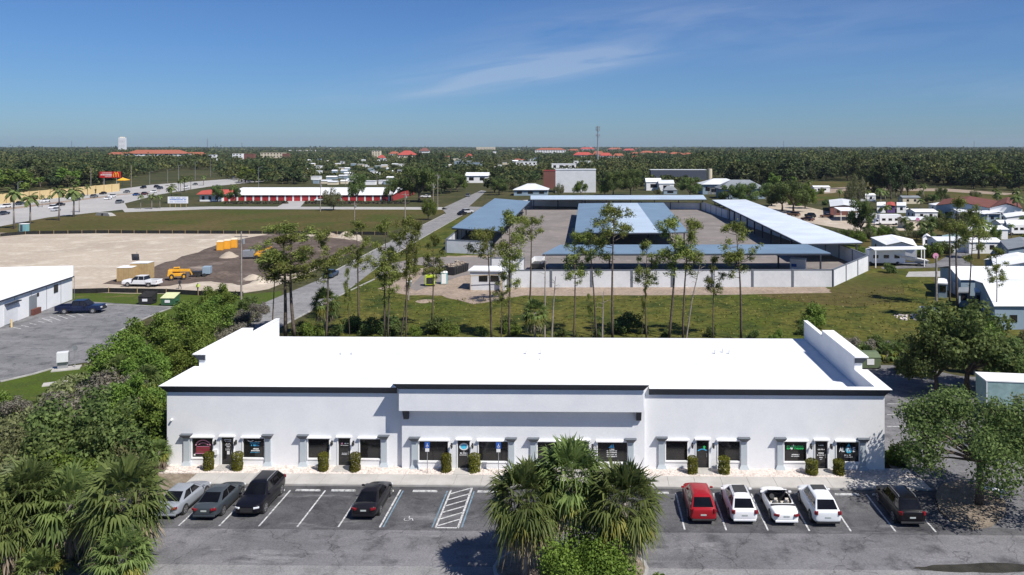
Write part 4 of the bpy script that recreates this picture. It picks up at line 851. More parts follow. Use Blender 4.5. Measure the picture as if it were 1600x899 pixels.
for i, (u, v) in enumerate(((421, 311.5), (446, 311.0), (500, 314.5), (584, 314), (665, 309))): put_car(('sedan', 'suv')[i % 2], u, v, 1.45, (wht, slv, wht, gry, wht)[i], 'small pale car parked by the red storage building, %s from the left' % nth(i + 1), 'cars beside the red storage building')
# pickups
def pickup(label, col, dually=True):
    t = thing('pickup_truck', label, 'pickup truck'); L, hw = 6.5, .98
    b = MB(); b.frus((-hw, hw, -3.25, 3.2), .48, (-hw, hw, -3.25, 3.15), .82); b.frus((-hw, hw, 1.3, 3.15), .821, (-hw * .88, hw * .88, 1.3, 3.0), 1.18); b.frus((-hw, hw, -1.0, 1.3), .821, (-hw * .96, hw * .96, -1.0, 1.3), 1.22)
    b.box(-hw, -hw + .1, -3.25, -1.0, .821, 1.22); b.box(hw - .1, hw, -3.25, -1.0, .821, 1.22); b.box(-hw + .1, hw - .1, -3.25, -3.17, .821, 1.22)
    b.build('body', 'car_paint', t, bevel=.05)
    MB().box(-hw + .101, hw - .101, -3.169, -1.01, .822, .86).build('bed', 'black_plastic', t)
    MB().frus((-hw * .93, hw * .93, -1.0, 1.45), 1.223, (-hw * .76, hw * .76, -.8, .75), 1.84).build('windows', 'dark_glass', t)
    MB().box(-hw * .77, hw * .77, -.85, .78, 1.843, 1.92).build('roof', 'car_paint', t, bevel=.03)
    pm = MB()
    for s in (-1, 1):
        for (y0, y1) in ((-.98, -.86), (.1, .2)): pm.add([(s * hw * .935, y0, 1.225), (s * hw * .935, y1, 1.225), (s * hw * .775, (y1 + .0) * .9, 1.85), (s * hw * .775, (y0 + .0) * .9, 1.85)], [(0, 1, 2, 3), (3, 2, 1, 0)])
    pm.build('door_pillar', 'car_paint', t)
    for fy in (2.05, -1.9):
        for s in (-1, 1):
            wo = MB().tube([(s * (hw - .3), fy, .42), (s * (hw + (.12 if dually and fy < 0 else .02)), fy, .42)], .42, 16).build('wheel', 'rubber', t)
            MB().tube([(s * (hw - .1), fy, .42), (s * (hw + (.13 if dually and fy < 0 else .03)), fy, .42)], .24, 10).build('rim', 'alloy', wo)
            if dually and fy < 0: MB().box(min(s * hw, s * (hw + .15)), max(s * hw, s * (hw + .15)), fy - .55, fy + .55, .82, .98).build('fender', 'car_paint', t, bevel=.05)
    for s in (-1, 1): MB().box(s * .72 - .17, s * .72 + .17, 3.1, 3.22, .84, 1.02).build('headlight', 'clear_lamp', t); MB().box(s * .88 - .07, s * .88 + .07, -3.27, -3.2, .85, 1.15).build('tail_lamp', 'red_lamp', t); MB().box(s * (hw + .12) - .1, s * (hw + .12) + .1, .95, 1.1, 1.15, 1.4).build('side_mirror', 'black_plastic', t)
    MB().box(-.6, .6, 3.14, 3.21, .6, 1.0).build('grille', 'black_plastic', t)
    return paint(t, col)
t = pickup('white dual-wheel pickup truck on the dirt beside the wooden site boxes', (.72, .73, .74)); p = G(222, 447.5); t.location = (p.x, p.y, .03); t.rotation_euler = (0, 0, R(86))
t = pickup('dark navy pickup truck parked against the white warehouse at left', (.012, .018, .05), False); p = G(127, 489); t.location = (p.x, p.y, .03); t.rotation_euler = (0, 0, R(-82))
# ------------------------------------------------------------------ vegetation prototypes (numpy leaf clouds)
def rand_rot_quads(cen, size, asp, r, up=.35, radial=None):
    n = len(cen)
    nv = r.normal(size=(n, 3));
    if radial is not None: nv = nv * .75 + radial * 1.0
    nv[:, 2] += up; nv /= np.linalg.norm(nv, axis=1)[:, None] + 1e-9
    t = np.cross(nv, r.normal(size=(n, 3))); t /= np.linalg.norm(t, axis=1)[:, None] + 1e-9; b = np.cross(nv, t)
    a = (size * .5)[:, None]; c = (size * .5 * asp)[:, None]
    V = np.stack([cen - t * a, cen - b * c, cen + t * a, cen + b * c], 1).reshape(-1, 3)
    F = np.arange(4 * n).reshape(n, 4)
    return V, F
def cloud(blobs, n, size, r, asp=.6, shell=.55, flat=1.0):
    bl = np.array(blobs); wts = bl[:, 3] ** 2; idx = r.choice(len(bl), n, p=wts / wts.sum())
    d = r.normal(size=(n, 3)); d /= np.linalg.norm(d, axis=1)[:, None]
    rad = bl[idx, 3] * (shell + (1 - shell) * r.random(n)) * (1 + .12 * r.normal(size=n)); cen = bl[idx, :3] + d * rad[:, None] * np.array([1, 1, flat])
    s = size * r.uniform(.6, 1.4, n)
    return rand_rot_quads(cen, s, asp, r, radial=d)
def oak_blobs(rad, h0, h1, k, r, spread=.78):
    out = []
    for i in range(k):
        a = r.uniform(0, 6.283); q = math.sqrt(r.random()) * rad * spread; zz = r.random()
        top = h1 - (q / rad) ** 2 * (h1 - h0) * .55; z = h0 + (top - h0) * (.25 + .75 * zz); br = rad * r.uniform(.18, .34)
        out.append((q * math.cos(a), q * math.sin(a), z - br * .5, br))
    return out
def limbs(mb, blobs, base, r, rt=.12, every=2):
    for b in blobs[::every]:
        mid = Vector(base).lerp(Vector(b[:3]), .5) + Vector((r.uniform(-.2, .2), r.uniform(-.2, .2), r.uniform(0, .3)))
        mb.tube([base, mid, b[:3]], [rt, rt * .55, rt * .2], 5, False)
def make_tree(name, label, cat, rad, h, n, size, m, seed, k=16, trunk=.2, clear=.3, bark='bark', asp=.6, spread=.78, flat=.85, dead=0):
    r = np.random.default_rng(seed); t = thing(name, label, cat)
    bl = oak_blobs(rad, h * clear, h, k, r, spread); mb = MB(); hb = h * clear * 1.05
    mb.tube([(0, 0, -.05), (.04 * h * r.uniform(-1, 1) * .3, .03 * h * r.uniform(-1, 1) * .3, hb * .5), (0, 0, hb)], [trunk * 1.25, trunk, trunk * .8], 8)
    limbs(mb, bl, (0, 0, hb * .9), r, trunk * .5)
    mb.build('trunk', bark, t, smooth=True)
    V, F = cloud(bl, n, size, r, asp, flat=flat); npmesh('crown', V, F, m, t)
    if dead:
        V, F = cloud(bl[:6], dead, size, r, .12, flat=flat); npmesh('dead_twigs', V, F, 'dead_twig', t)
    return freeze(t)
def make_bush(name, label, cat, rad, h, n, size, m, seed, k=12, asp=.6, dead=0):
    r = np.random.default_rng(seed); t = thing(name, label, cat)
    bl = [(math.cos(a) * q, math.sin(a) * q, max(.2, z), br) for a, q, z, br in ((r.uniform(0, 6.28), math.sqrt(r.random()) * rad * .75, r.uniform(.15, .8) * h * .85, rad * r.uniform(.22, .42)) for _ in range(k))]
    mb = MB()
    for b in bl[::2]: mb.tube([(0, 0, -.02), (b[0] * .5, b[1] * .5, b[2] * .6), b[:3]], [.07, .04, .015], 5, False)
    mb.build('stem', 'bark', t)
    V, F = cloud(bl, n, size, r, asp); V[:, 2] = np.maximum(V[:, 2], .02); npmesh('foliage', V, F, m, t)
    if dead: V, F = cloud(bl, dead, size * 1.3, r, .1); V[:, 2] = np.maximum(V[:, 2], .02); npmesh('dead_twigs', V, F, 'dead_twig', t)
    return freeze(t)
def make_pine(seed, h=16.0, crown=.30, rad=2.4, nb=13, lean=0.0, n_cl=85):
    r = np.random.default_rng(seed); t = thing('pine_tree', 'x', 'pine tree'); mb = MB()
    nb = int(nb * 1.35); rad *= 1.2; bx, by = r.uniform(-.35, .35), r.uniform(-.3, .3); pts = []; rs_ = []
    for i in range(9):
        f = i / 8; pts.append((bx * math.sin(f * 3.0) + lean * f * h, by * math.sin(f * 2.4), f * h)); rs_.append(.155 * (1 - f) ** .7 + .02)
    mb.tube(pts, rs_, 7); P = [Vector(p) for p in pts]
    at = lambda f: P[min(7, int(f * 8))].lerp(P[min(8, int(f * 8) + 1)], f * 8 - int(f * 8))
    cl = []
    for k in range(nb):
        f = 1 - crown * (k + .3) / nb - (.0 if r.random() < .8 else r.uniform(.05, .2)); f = max(.3, f); p = at(min(f, .999)); a = r.uniform(0, 6.283)
        env = math.sin(min(1, ((1 - f) / crown) * 1.1 + .12) * 2.3) if f > 1 - crown else .5
        ln = rad * max(.3, env) * r.uniform(.65, 1.1); q = p + Vector((math.cos(a) * ln, math.sin(a) * ln, ln * r.uniform(.12, .6))); md = p.lerp(q, .5) + Vector((0, 0, -.12))
        mb.tube([p, md, q], [.055, .035, .012], 4, False)
        cl.append((*q, r.uniform(.55, .95))); cl.append((*(p.lerp(q, .66) + Vector((r.uniform(-.4, .4), r.uniform(-.4, .4), r.uniform(0, .35)))), r.uniform(.45, .75)))
        if r.random() < .6: cl.append((*(q + Vector((r.uniform(-.6, .6), r.uniform(-.6, .6), r.uniform(-.1, .5)))), r.uniform(.4, .7)))
    for k in range(3): cl.append((*(P[-1] + Vector((r.uniform(-.4, .4), r.uniform(-.4, .4), r.uniform(-.4, .3)))), .7))
    for k in range(7):       # bare stubs lower down
        p = at(r.uniform(.35, .75)); a = r.uniform(0, 6.283); mb.tube([p, p + Vector((math.cos(a) * .7, math.sin(a) * .7, .12))], [.022, .008], 4, False)
    mb.build('trunk', 'bark', t, smooth=True)
    cl = [(c[0], c[1], c[2] + r.uniform(-.25, .35), c[3] * r.uniform(.9, 1.5)) for c in cl]; V, F = cloud(cl, len(cl) * n_cl, .36, r, .26, shell=.15, flat=.8); npmesh('crown', V, F, 'pine_leaf', t)
    return freeze(t)
def fan_palm_parts(r, h, trunk_r=.22, nf=46, fl=1.25, pet=.95, dead=14, low=-.55, nb=15):
    """cabbage palm: fans of narrow drooping blades on stalks, skirt of dead fans"""
    def frond(V, F, o, az, el, L_, Pt, droop, nb):
        d = Vector((math.cos(az) * math.cos(el), math.sin(az) * math.cos(el), math.sin(el))); hub = Vector(o) + d * Pt + Vector((0, 0, -.05 * Pt))
        side = d.cross(Vector((0, 0, 1))); side = side.normalized() if side.length > .05 else Vector((1, 0, 0)); upv = side.cross(d).normalized()
        n0 = len(V); V += [Vector(o) - side * .018, Vector(o) + side * .018, hub + side * .012, hub - side * .012]; F.append((n0, n0 + 1, n0 + 2, n0 + 3))
        for k in range(nb):
            a = (k / (nb - 1) - .5) * 3.5; ln = L_ * (1 - .22 * abs(a) / 1.75) * r.uniform(.85, 1.1)
            bd = (d * math.cos(a) + side * math.sin(a) + upv * (.12 + .10 * math.cos(a * 3)) * r.uniform(.3, 1.4)).normalized()
            w_ = .85 * L_ / nb; sd = bd.cross(upv).normalized() * w_
            m1 = hub + bd * ln * .5; tp = hub + bd * ln * .96 + Vector((r.uniform(-.1, .1), r.uniform(-.1, .1), -droop * ln * r.uniform(.3, 1.7)))
            n0 = len(V); V += [hub, m1 - sd, tp, m1 + sd]; F.append((n0, n0 + 1, n0 + 2, n0 + 3))
    V, F, Vy, Fy, Vd, Fd = [], [], [], [], [], []
    top = (0, 0, h)
    for i in range(nf):
        f = i / (nf - 1); el = 1.45 - (1.45 - low) * f ** .85; az = i * 2.399 + r.uniform(-.35, .35); el += r.uniform(-.12, .12)
        if f > .68 and r.random() < .5: frond(Vy, Fy, top, az, el, fl * r.uniform(.85, 1.1), pet, .55, nb)
        else: frond(V, F, top, az, el, fl * r.uniform(.85, 1.15), pet * r.uniform(.85, 1.15), .22 + .35 * f, nb)
    for i in range(dead): frond(Vd, Fd, (0, 0, h - .15 - .25 * r.random()), i * 2.399 + 1, -.62 - .7 * r.random(), fl * .95, pet * 1.0, .45, max(7, nb - 5))
    return [(np.array([tuple(v) for v in a]), np.array(b)) for a, b in ((V, F), (Vy, Fy), (Vd, Fd)) if len(b)]
def make_fan_palm(name, label, h, seed, nf=46, fl=1.25, pet=.95, dead=14, nb=15, low=-.55, tr=.2):
    r = np.random.default_rng(seed); t = thing(name, label, 'palm tree'); mb = MB()
    mb.tube([(0, 0, -.05), (.05, .03, h * .3), (-.04, .02, h * .65), (0, 0, h)], [tr * 1.15, tr, tr, tr * 1.25], 9)
    for k in range(26):
        a = k * 2.4; z = h - .1 - k * .06
        if z > .2: mb.tube([(math.cos(a) * tr, math.sin(a) * tr, z), (math.cos(a) * (tr + .14), math.sin(a) * (tr + .14), z + .22)], [.045, .02], 4, False)
    mb.build('trunk', 'pale_bark', t, smooth=True)
    for (V, F), (nm, m) in zip(fan_palm_parts(r, h, nf=nf, fl=fl, pet=pet, dead=dead, nb=nb, low=low), (('fronds', 'palm_leaf'), ('yellowing_fronds', 'palm_yellow'), ('dead_fronds', 'palm_dead'))):
        npmesh(nm, V, F, m, t)
    return freeze(t)
def make_feather_palm(name, label, h, seed, nf=15, L_=3.0, m='palm_leaf'):
    r = np.random.default_rng(seed); t = thing(name, label, 'palm tree'); mb = MB()
    mb.tube([(0, 0, -.05), (.1, .05, h * .5), (0, 0, h)], [.26, .18, .15], 8); mb.build('trunk', 'pale_bark', t, smooth=True)
    V, F = [], []
    for i in range(nf):
        az = i * 2.399; el = 1.15 - 1.35 * i / nf; side = Vector((-math.sin(az), math.cos(az), 0)); p = Vector((0, 0, h)); d = Vector((math.cos(az) * math.cos(el), math.sin(az) * math.cos(el), math.sin(el)))
        for k in range(9):
            q = p + d * (L_ / 9); wd = .62 * math.sin((k + 1.2) / 10.5 * 3.0) + .05
            for s in (-1, 1):
                for e in (0, .5):
                    b0 = p.lerp(q, e); n0 = len(V); tp = b0 + side * s * wd + d * .18 + Vector((0, 0, -.28 * wd - .1)); V += [b0, b0 + d * .13, tp, b0 + side * s * wd * .5]; F.append((n0, n0 + 1, n0 + 2, n0 + 3))
            p = q; d = (d + Vector((0, 0, -.19))).normalized()
    npmesh('fronds', np.array([tuple(v) for v in V]), np.array(F), m, t)
    return freeze(t)
USED = set()
def put(proto, x, y, s=1.0, rz=None, label=None, group=None, z=0, sx=None, tilt=0):
    if proto.name in USED: t = copy_tree(proto)
    else: USED.add(proto.name); t = proto
    t.location = (x, y, z); t.rotation_euler = (tilt, 0, random.uniform(0, 6.28) if rz is None else rz)
    t.scale = (sx or s, sx or s, s)
    if label: t['label'] = label
    if group: t['group'] = group
    elif 'group' in t.keys(): del t['group']
    return t
def at_canopy(u, v, hc):           # where a plant stands whose leafy middle, hc metres up, is seen at (u, v)
    p = G(u, v, hc); return p.x, p.y
# ---- clipped hedges by the doors
def hedge(u, wd, h, lab, seed):
    r = np.random.default_rng(seed); p = G(u, 742); t = thing('hedge_bush', lab, 'bush', (p.x, 58.55, .09), 0, 'clipped bushes by the doors')
    MB().tube([(0, 0, 0), (0, 0, h * .6)], [.04, .03], 5).build('stem', 'bark', t)
    n = 2600; a = r.uniform(0, 6.283, n); z = r.uniform(.03, h, n); e = (1 + .07 * np.sin(3 * a + seed) + .06 * np.sin(z * 9 + seed)); rr = wd / 2 * e * np.where(z > h - .10, 1 - .35 * (z - h + .10) / .10, 1) * np.where(r.random(n) < .3, np.sqrt(r.random(n)), r.uniform(.88, 1.04, n))
    cen = np.stack([rr * np.cos(a), rr * np.sin(a), z], 1); V, F = rand_rot_quads(cen, np.full(n, .10) * r.uniform(.7, 1.3, n), .6, r, radial=np.stack([np.cos(a), np.sin(a), np.zeros(n)], 1) * .6)
    npmesh('foliage', V, F, 'hedge_leaf', t)
for i, (u, wd, h, lab) in enumerate(((319.5, .74, 1.36, 'tall clipped bush in front of the window with the dark red sign'), (365, .80, 1.36, 'tall clipped bush right of the leftmost door'), (501.5, .74, 1.36, 'tall clipped bush under the window left of the second door'), (551.5, .78, 1.38, 'tall clipped bush right of the second door'), (695.5, .74, 1.36, 'tall clipped bush left of the door with the oval blue logo'), (740, .84, 1.36, 'tall clipped bush right of the door with the oval blue logo'), (1082, .74, 1.28, 'tall clipped bush left of the door behind the red suv'), (1131.5, .82, 1.28, 'tall clipped bush right of the door behind the white wagon'), (1268, .88, 1.12, 'squat clipped bush between the EXPRESS window and its door'), (1310, .80, 1.12, 'squat clipped bush under the ALIVE window'))):
    hedge(u, wd, h, lab, i + 3)
# ---- centre island
isl = MB(); c_ = G(892, 885); isl.prism([(c_.x + math.cos(k * .2618) * 4.6, 45.3 + math.sin(k * .2618) * 2.9) for k in range(24)], 0, .15); o = isl.build('kerb', 'kerb'); tag(o, kind='structure')
tag(MB().prism([(c_.x + math.cos(k * .2618) * 4.4, 45.3 + math.sin(k * .2618) * 2.7) for k in range(24)], .02, .17).build('mulch_bed', 'mulch'), kind='structure')
pA = make_fan_palm('cabbage_palm', 'cabbage palm left of the three on the centre island', 4.7, 21, nf=66, fl=1.45, pet=1.35, dead=30, nb=20, low=-.78)
pB = make_fan_palm('cabbage_palm', 'tallest cabbage palm, middle of the three on the centre island', 5.6, 22, nf=66, fl=1.5, pet=1.35, dead=32, nb=20, low=-.78)
pC = make_fan_palm('cabbage_palm', 'cabbage palm right of the three on the centre island', 4.8, 23, nf=64, fl=1.45, pet=1.35, dead=30, nb=20, low=-.78)
gi = 'palms on the centre island'
x, y = at_canopy(822, 782, 4.6); put(pA, x, y, 1, 0, group=gi)
x, y = at_canopy(893, 748, 5.5); put(pB, x, y, 1, 1, group=gi)
x, y = at_canopy(975, 788, 4.7); put(pC, x, y, 1, 2, group=gi)
ib = make_bush('shrub', 'bright yellow-green shrub in front of the centre island palms', 'bush', 3.0, 4.6, 26000, .15, 'lime_leaf', 31, 40)
x, y = at_canopy(915, 875, 2.8); put(ib, x, y, 1, 0)
ib2 = make_bush('shrub', 'small twiggy shrub right of the bright island shrub at the bottom edge', 'bush', .8, 1.6, 900, .18, 'bright_leaf', 32, 8, dead=80)
x, y = at_canopy(1030, 897, 1.0); put(ib2, x, y, 1, 0)
# ---- right island oak
oc = G(1528, 790)
io = [G(u, v) for u, v in ((1462, 775), (1468, 800), (1490, 820), (1520, 829), (1550, 824), (1570, 806), (1572, 788), (1560, 770), (1540, 758), (1500, 752), (1472, 758))]
tag(MB().prism(io, .0, .11).build('mulch_bed', 'mulch'), kind='structure')
oak = make_tree('oak_tree', 'broad oak tree on the mulch island at the right end of the car park', 'tree', 5.3, 8.2, 22000, .22, 'oak_leaf', 41, 44, .24, .40, dead=300, spread=.88)
x, y = G(1530, 790).x, G(1530, 790).y; put(oak, x, y, 1, .4)
bk = thing('bench', 'white board bench on the mulch island behind the oak trunk', 'bench', (*G(1548, 776)[:2], .11), -.5)
for k in range(3): MB().box(-.85, .85, -.24 + k * .17, -.1 + k * .17, .42, .46).build('seat_board', 'white_trim', bk)
for s in (-.65, .65): MB().box(s - .04, s + .04, -.2, .2, 0, .418).build('leg', 'white_trim', bk)
# ---- prototypes for the woods round the plot
T1 = make_tree('broadleaf_tree', 'x', 'tree', 4.2, 7.4, 7500, .30, 'oak_leaf', 51, 24, .2, .22)
T2 = make_tree('broadleaf_tree', 'x', 'tree', 4.0, 6.2, 7500, .26, 'bright_leaf', 52, 24, .16, .15)
T3 = make_tree('broadleaf_tree', 'x', 'tree', 3.6, 5.4, 6000, .24, 'olive_leaf', 53, 24, .15, .16, dead=1500)
B1 = make_bush('shrub', 'x', 'bush', 2.2, 2.6, 3200, .24, 'bright_leaf', 54, 14)
B2 = make_bush('shrub', 'x', 'bush', 2.0, 2.2, 2600, .20, 'grey_leaf', 55, 14, dead=1600)
B3 = make_bush('shrub', 'x', 'bush', 1.9, 2.4, 2600, .24, 'oak_leaf', 56, 13)
FP1 = make_fan_palm('cabbage_palm', 'x', 4.3, 61, nf=56, fl=1.35, pet=1.25, dead=22, nb=18, low=-.8)
FP2 = make_fan_palm('cabbage_palm', 'x', 3.6, 62, nf=50, fl=1.4, pet=1.3, dead=18, nb=18, low=-.7)
SP = make_fan_palm('saw_palmetto', 'x', .7, 63, nf=34, fl=.8, pet=.8, dead=6, nb=12, low=-.1, tr=.1)
gl_ = 'trees left of the white building'
LT = [(T2, 235, 520, 4.5, 1.0), (T2, 285, 502, 4.5, 1.05), (T2, 335, 488, 4.2, .95), (T2, 300, 535, 4.2, .9), (T2, 200, 545, 4.4, .95), (T2, 262, 470 + 85, 3.6, .75), (T2, 340, 462, 3.6, .8), (T2, 225, 560, 4, .8), (T1, 185, 668, 5.2, 1.05), (T1, 215, 705, 4.8, .9), (T3, 130, 690, 4.4, 1.1), (T2, 228, 640, 4.6, .85), (T3, 62, 672, 3.4, .95), (T3, 18, 672, 3.4, 1.0), (T3, 95, 705, 3.8, 1.05), (T3, 40, 705, 4.0, 1.0), (T3, 128, 655, 3.4, .8), (T2, 205, 610, 4.4, .85), (T2, 160, 730, 4.4, .85), (T3, 10, 720, 4.2, 1.0), (T3, 90, 740, 4.0, 1.0), (T1, 5, 800, 3.6, .8)]
LT.sort(key=lambda a: a[1])
for i, (p, u, v, hc, s) in enumerate(LT):
    x, y = at_canopy(u, v, hc * .9); x = min(x, XL - 3.0 * s)
    put(p, x, y, s, label='%s tree left of the white building, %s from the left' % ({T1: 'dark green', T2: 'bright green', T3: 'olive grey-twigged'}[p], nth(i + 1)), group=gl_)
LB = [(B2, 388, 492, 1.0), (B2, 372, 512, 1.1), (B2, 408, 480, .8), (B3, 385, 472, .9), (B2, 350, 525, .9), (B1, 170, 585, .9), (B2, 185, 597, .9), (B2, 116, 624, 1.5), (B2, 30, 632, .8), (B2, 90, 640, .9), (B2, 168, 606, 1.5), (B2, 142, 640, 1.6), (B1, 240, 585, .9), (B3, 245, 700, .8), (B1, 250, 660, .8), (B1, 250, 620, .85), (B3, 330, 540, .7), (B1, 8, 625, .8), (B3, 225, 735, .6), (B2, 45, 860, .8), (B3, 10, 880, .9), (B3, 200, 742, .7)]
LB.sort(key=lambda a: a[1])
for i, (p, u, v, s) in enumerate(LB):
    x, y = at_canopy(u, v, 1.2 * s); x = min(x, XL - 1.4 * s)
    put(p, x, y, s, label='%s shrub in the thicket at left, %s from the left' % ({B1: 'bright green', B2: 'grey twiggy', B3: 'dark green'}[p], nth(i + 1)), group='shrubs left of the white building')
PL = [(FP1, 42, 775, 4.2, 1.0, 'foreground cabbage palm nearest the left edge'), (FP2, 108, 790, 3.4, 1.0, 'foreground cabbage palm second from the left edge'), (FP1, 196, 800, 4.0, 1.12, 'large foreground cabbage palm with browning skirt beside the silver car'), (FP2, 190, 893, 2.4, .75, 'low cabbage palm cut by the bottom edge at left'), (FP2, 188, 578, 3.4, .72, 'cabbage palm among bright bushes behind the left trees'), (FP2, 228, 594, 3.6, .72, 'yellowish cabbage palm touching the left roof corner'), (FP2, 248, 722, 1.8, .45, 'small palm at the left end of the front wall'), (FP2, 12, 838, 3.0, .8, 'cabbage palm low at the left edge under the tall one')]
for p, u, v, hc, s, lab in PL:
    x, y = at_canopy(u, v, hc * (s if s < 1 else 1)); put(p, x, y, s, label=lab)
# ---- trees right
RT = [(T1, 1512, 548, 5, 1.35, 'large dark green tree behind the trailer, over the right lot'), (T1, 1462, 556, 4.4, .95, 'dark tree left of the largest tree on the right'), (T3, 1590, 535, 4, 1.1, 'dark olive tree at the right edge behind the trailer'), (T2, 1530, 520, 4.2, .95, 'bright green tree behind the largest tree on the right'), (T1, 1560, 560, 4.2, .9, 'dark green tree over the trailer at the right edge'), (B1, 1394, 700, 1.4, .85, 'bright green shrub at the right corner of the white building'), (B3, 1420, 575 - 4, 1.0, .9, 'dark shrub beside the rear lot dumpster'), (T3, 1598, 655, 3.2, .9, 'olive tree at the right edge behind the oak')]
for p, u, v, hc, s, lab in RT:
    x, y = at_canopy(u, v, hc * .85); put(p, x, y, s, label=lab)
gb = 'low shrubs behind the white building'
BB = [(B2, 1325, 535, .8), (B2, 1350, 541, .9), (B3, 1372, 533, .7), (B2, 1395, 546, .9), (B3, 1408, 540, .8), (B1, 1268, 495, 1.15), (B3, 1345, 545, .6), (B3, 1250, 515, .6), (B3, 470, 512, .8), (B1, 490, 516, .8), (B3, 555, 506, 1.0), (B3, 578, 508, 1.0), (B3, 600, 506, 1.05), (B3, 624, 512, .8), (B3, 685, 509, 1.05), (B1, 700, 514, .7), (B3, 752, 518, .6), (B3, 790, 506, .9), (B1, 800, 514, .6), (B3, 978, 502, 1.15), (B3, 965, 512, .8), (B3, 1000, 512, .7), (B3, 1108, 518, .6), (B3, 935, 520, .5), (B3, 1040, 521, .5), (B3, 880, 520, .5), (B1, 648, 518, .5), (B3, 1180, 522, .5), (B3, 530, 516, .7), (B1, 1212, 524, .5)]
BB.sort(key=lambda a: a[1])
for i, (p, u, v, s) in enumerate(BB):
    x, y = at_canopy(u, v, 1.1 * s); put(p, x, y, s, label='%s shrub behind the white building, %s from the left' % ({B1: 'bright green', B2: 'brown twiggy', B3: 'dark green'}[p], nth(i + 1)), group=gb)
for u, v, s, p, lab in ((508, 476, .95, FP1, 'cabbage palm beside the side street behind the white building'), (836, 492, .85, FP1, 'cabbage palm standing in the meadow before the compound wall')):
    x, y = at_canopy(u, v, 4 * s); put(p, x, y, s, label=lab)
for i, (u, v) in enumerate(((1352, 556), (1385, 553), (1405, 552), (215, 600), (160, 596), (235, 610), (60, 893))):
    x, y = at_canopy(u, v, .8); put(SP, x, y, 1.1, label='spiky green palmetto clump, %s from the left' % ('first second third fourth fifth sixth seventh'.split()[sorted((1352, 1385, 1405, 215, 160, 235, 60)).index(u)]), group='palmetto clumps')
# ---- pines behind the building
PN = [make_pine(71, 16, .30, 2.5, 14), make_pine(72, 16, .36, 2.2, 15), make_pine(73, 16, .26, 2.9, 12), make_pine(74, 16, .42, 2.0, 17), make_pine(75, 16, .50, 1.5, 18)]
# (u trunk at base, v base, v top, prototype, width scale, lean px top minus base)
PX = [(446, 530, 358, 1, 1.7, -2), (461, 532, 372, 3, 1.8, -4), (424, 534, 395, 2, .9, 6), (509, 532, 368, 1, 1.1, -1), (547, 532, 424, 4, .5, -4), (560, 508, 352, 3, 1.0, -3), (601, 530, 352, 3, .95, 2), (606, 531, 392, 4, 1.0, 3), (634, 531, 348, 0, .75, 0), (626, 531, 352, 4, .55, 28), (674, 512, 372, 3, .9, 2), (768, 530, 364, 2, 1.05, -8), (795, 531, 338, 4, .95, 1), (783, 531, 434, 3, 1.0, 2), (828, 478, 344, 2, 1.15, 2), (896, 531, 370, 3, .85, 1), (932, 531, 368, 0, .95, -12), (926, 531, 462, 4, .7, -6), (957, 531, 330, 0, 1.05, 3), (1010, 531, 384, 3, .95, 2), (1003, 531, 452, 4, .5, 5), (1045, 531, 349, 1, 1.2, 7), (1067, 531, 351, 1, 1.0, 14), (1114, 531, 406, 3, .85, 4), (1158, 531, 356, 1, 1.15, -9), (1496, 480, 318, 1, 1.1, 2), (1512, 505, 345, 0, .9, 10), (1556, 512, 392, 3, .9, 0)]
PX.sort(key=lambda a: a[0])
for i, (u, vb, vt, k, sw_, ln) in enumerate(PX):
    p = G(u, vb); d = UV(p)[2]; ht = CAM_H - (vt - PV) / FPX * d; s = ht / 16
    t = put(PN[k], p.x, p.y, s, None, label='slender pine in the row behind the white building, %s from the left' % nth(i + 1), group='pines behind the white building', sx=s * sw_ * .95)
    t.rotation_euler = (0, math.atan2(ln * d / FPX, ht), 0)
    if True: t.rotation_euler = (Matrix.Rotation(math.atan2(ln * d / FPX, ht), 3, 'Y') @ Matrix.Rotation(random.uniform(0, 6.28), 3, 'Z')).to_euler()
# dead snags
for u, vb, vt, ln, lab in ((851, 531, 398, 1, 'bare dead pine pole in the meadow left of the flag pines'), (862, 531, 432, 6, 'thin dead sapling beside the bare pole'), (941, 531, 455, 2, 'short dead stem between two pines'), (1072, 531, 404, 24, 'leaning dead pine trunk right of the tallest crowns'), (638, 470, 422, 2, 'broken dead stem beside the side street')):
    p = G(u, vb); d = UV(p)[2]; ht = CAM_H - (vt - PV) / FPX * d; t = thing('dead_tree', lab, 'dead tree', (p.x, p.y, 0)); dx = ln * d / FPX; mb = MB()
    mb.tube([(0, 0, 0), (dx * .4, .1, ht * .5), (dx, 0, ht)], [.13, .09, .03], 6)
    t0 = mb.build('trunk', 'pale_bark', t); mb = MB()
    for k in range(6): z = ht * random.uniform(.45, .95); a = random.uniform(0, 6.28); mb.tube([(dx * z / ht, 0, z), (dx * z / ht + math.cos(a) * .8, math.sin(a) * .8, z + .3), (dx * z / ht + math.cos(a) * 1.1, math.sin(a) * 1.1, z + .1)], [.03, .02, .008], 4, False)
    mb.build('branches', 'pale_bark', t)
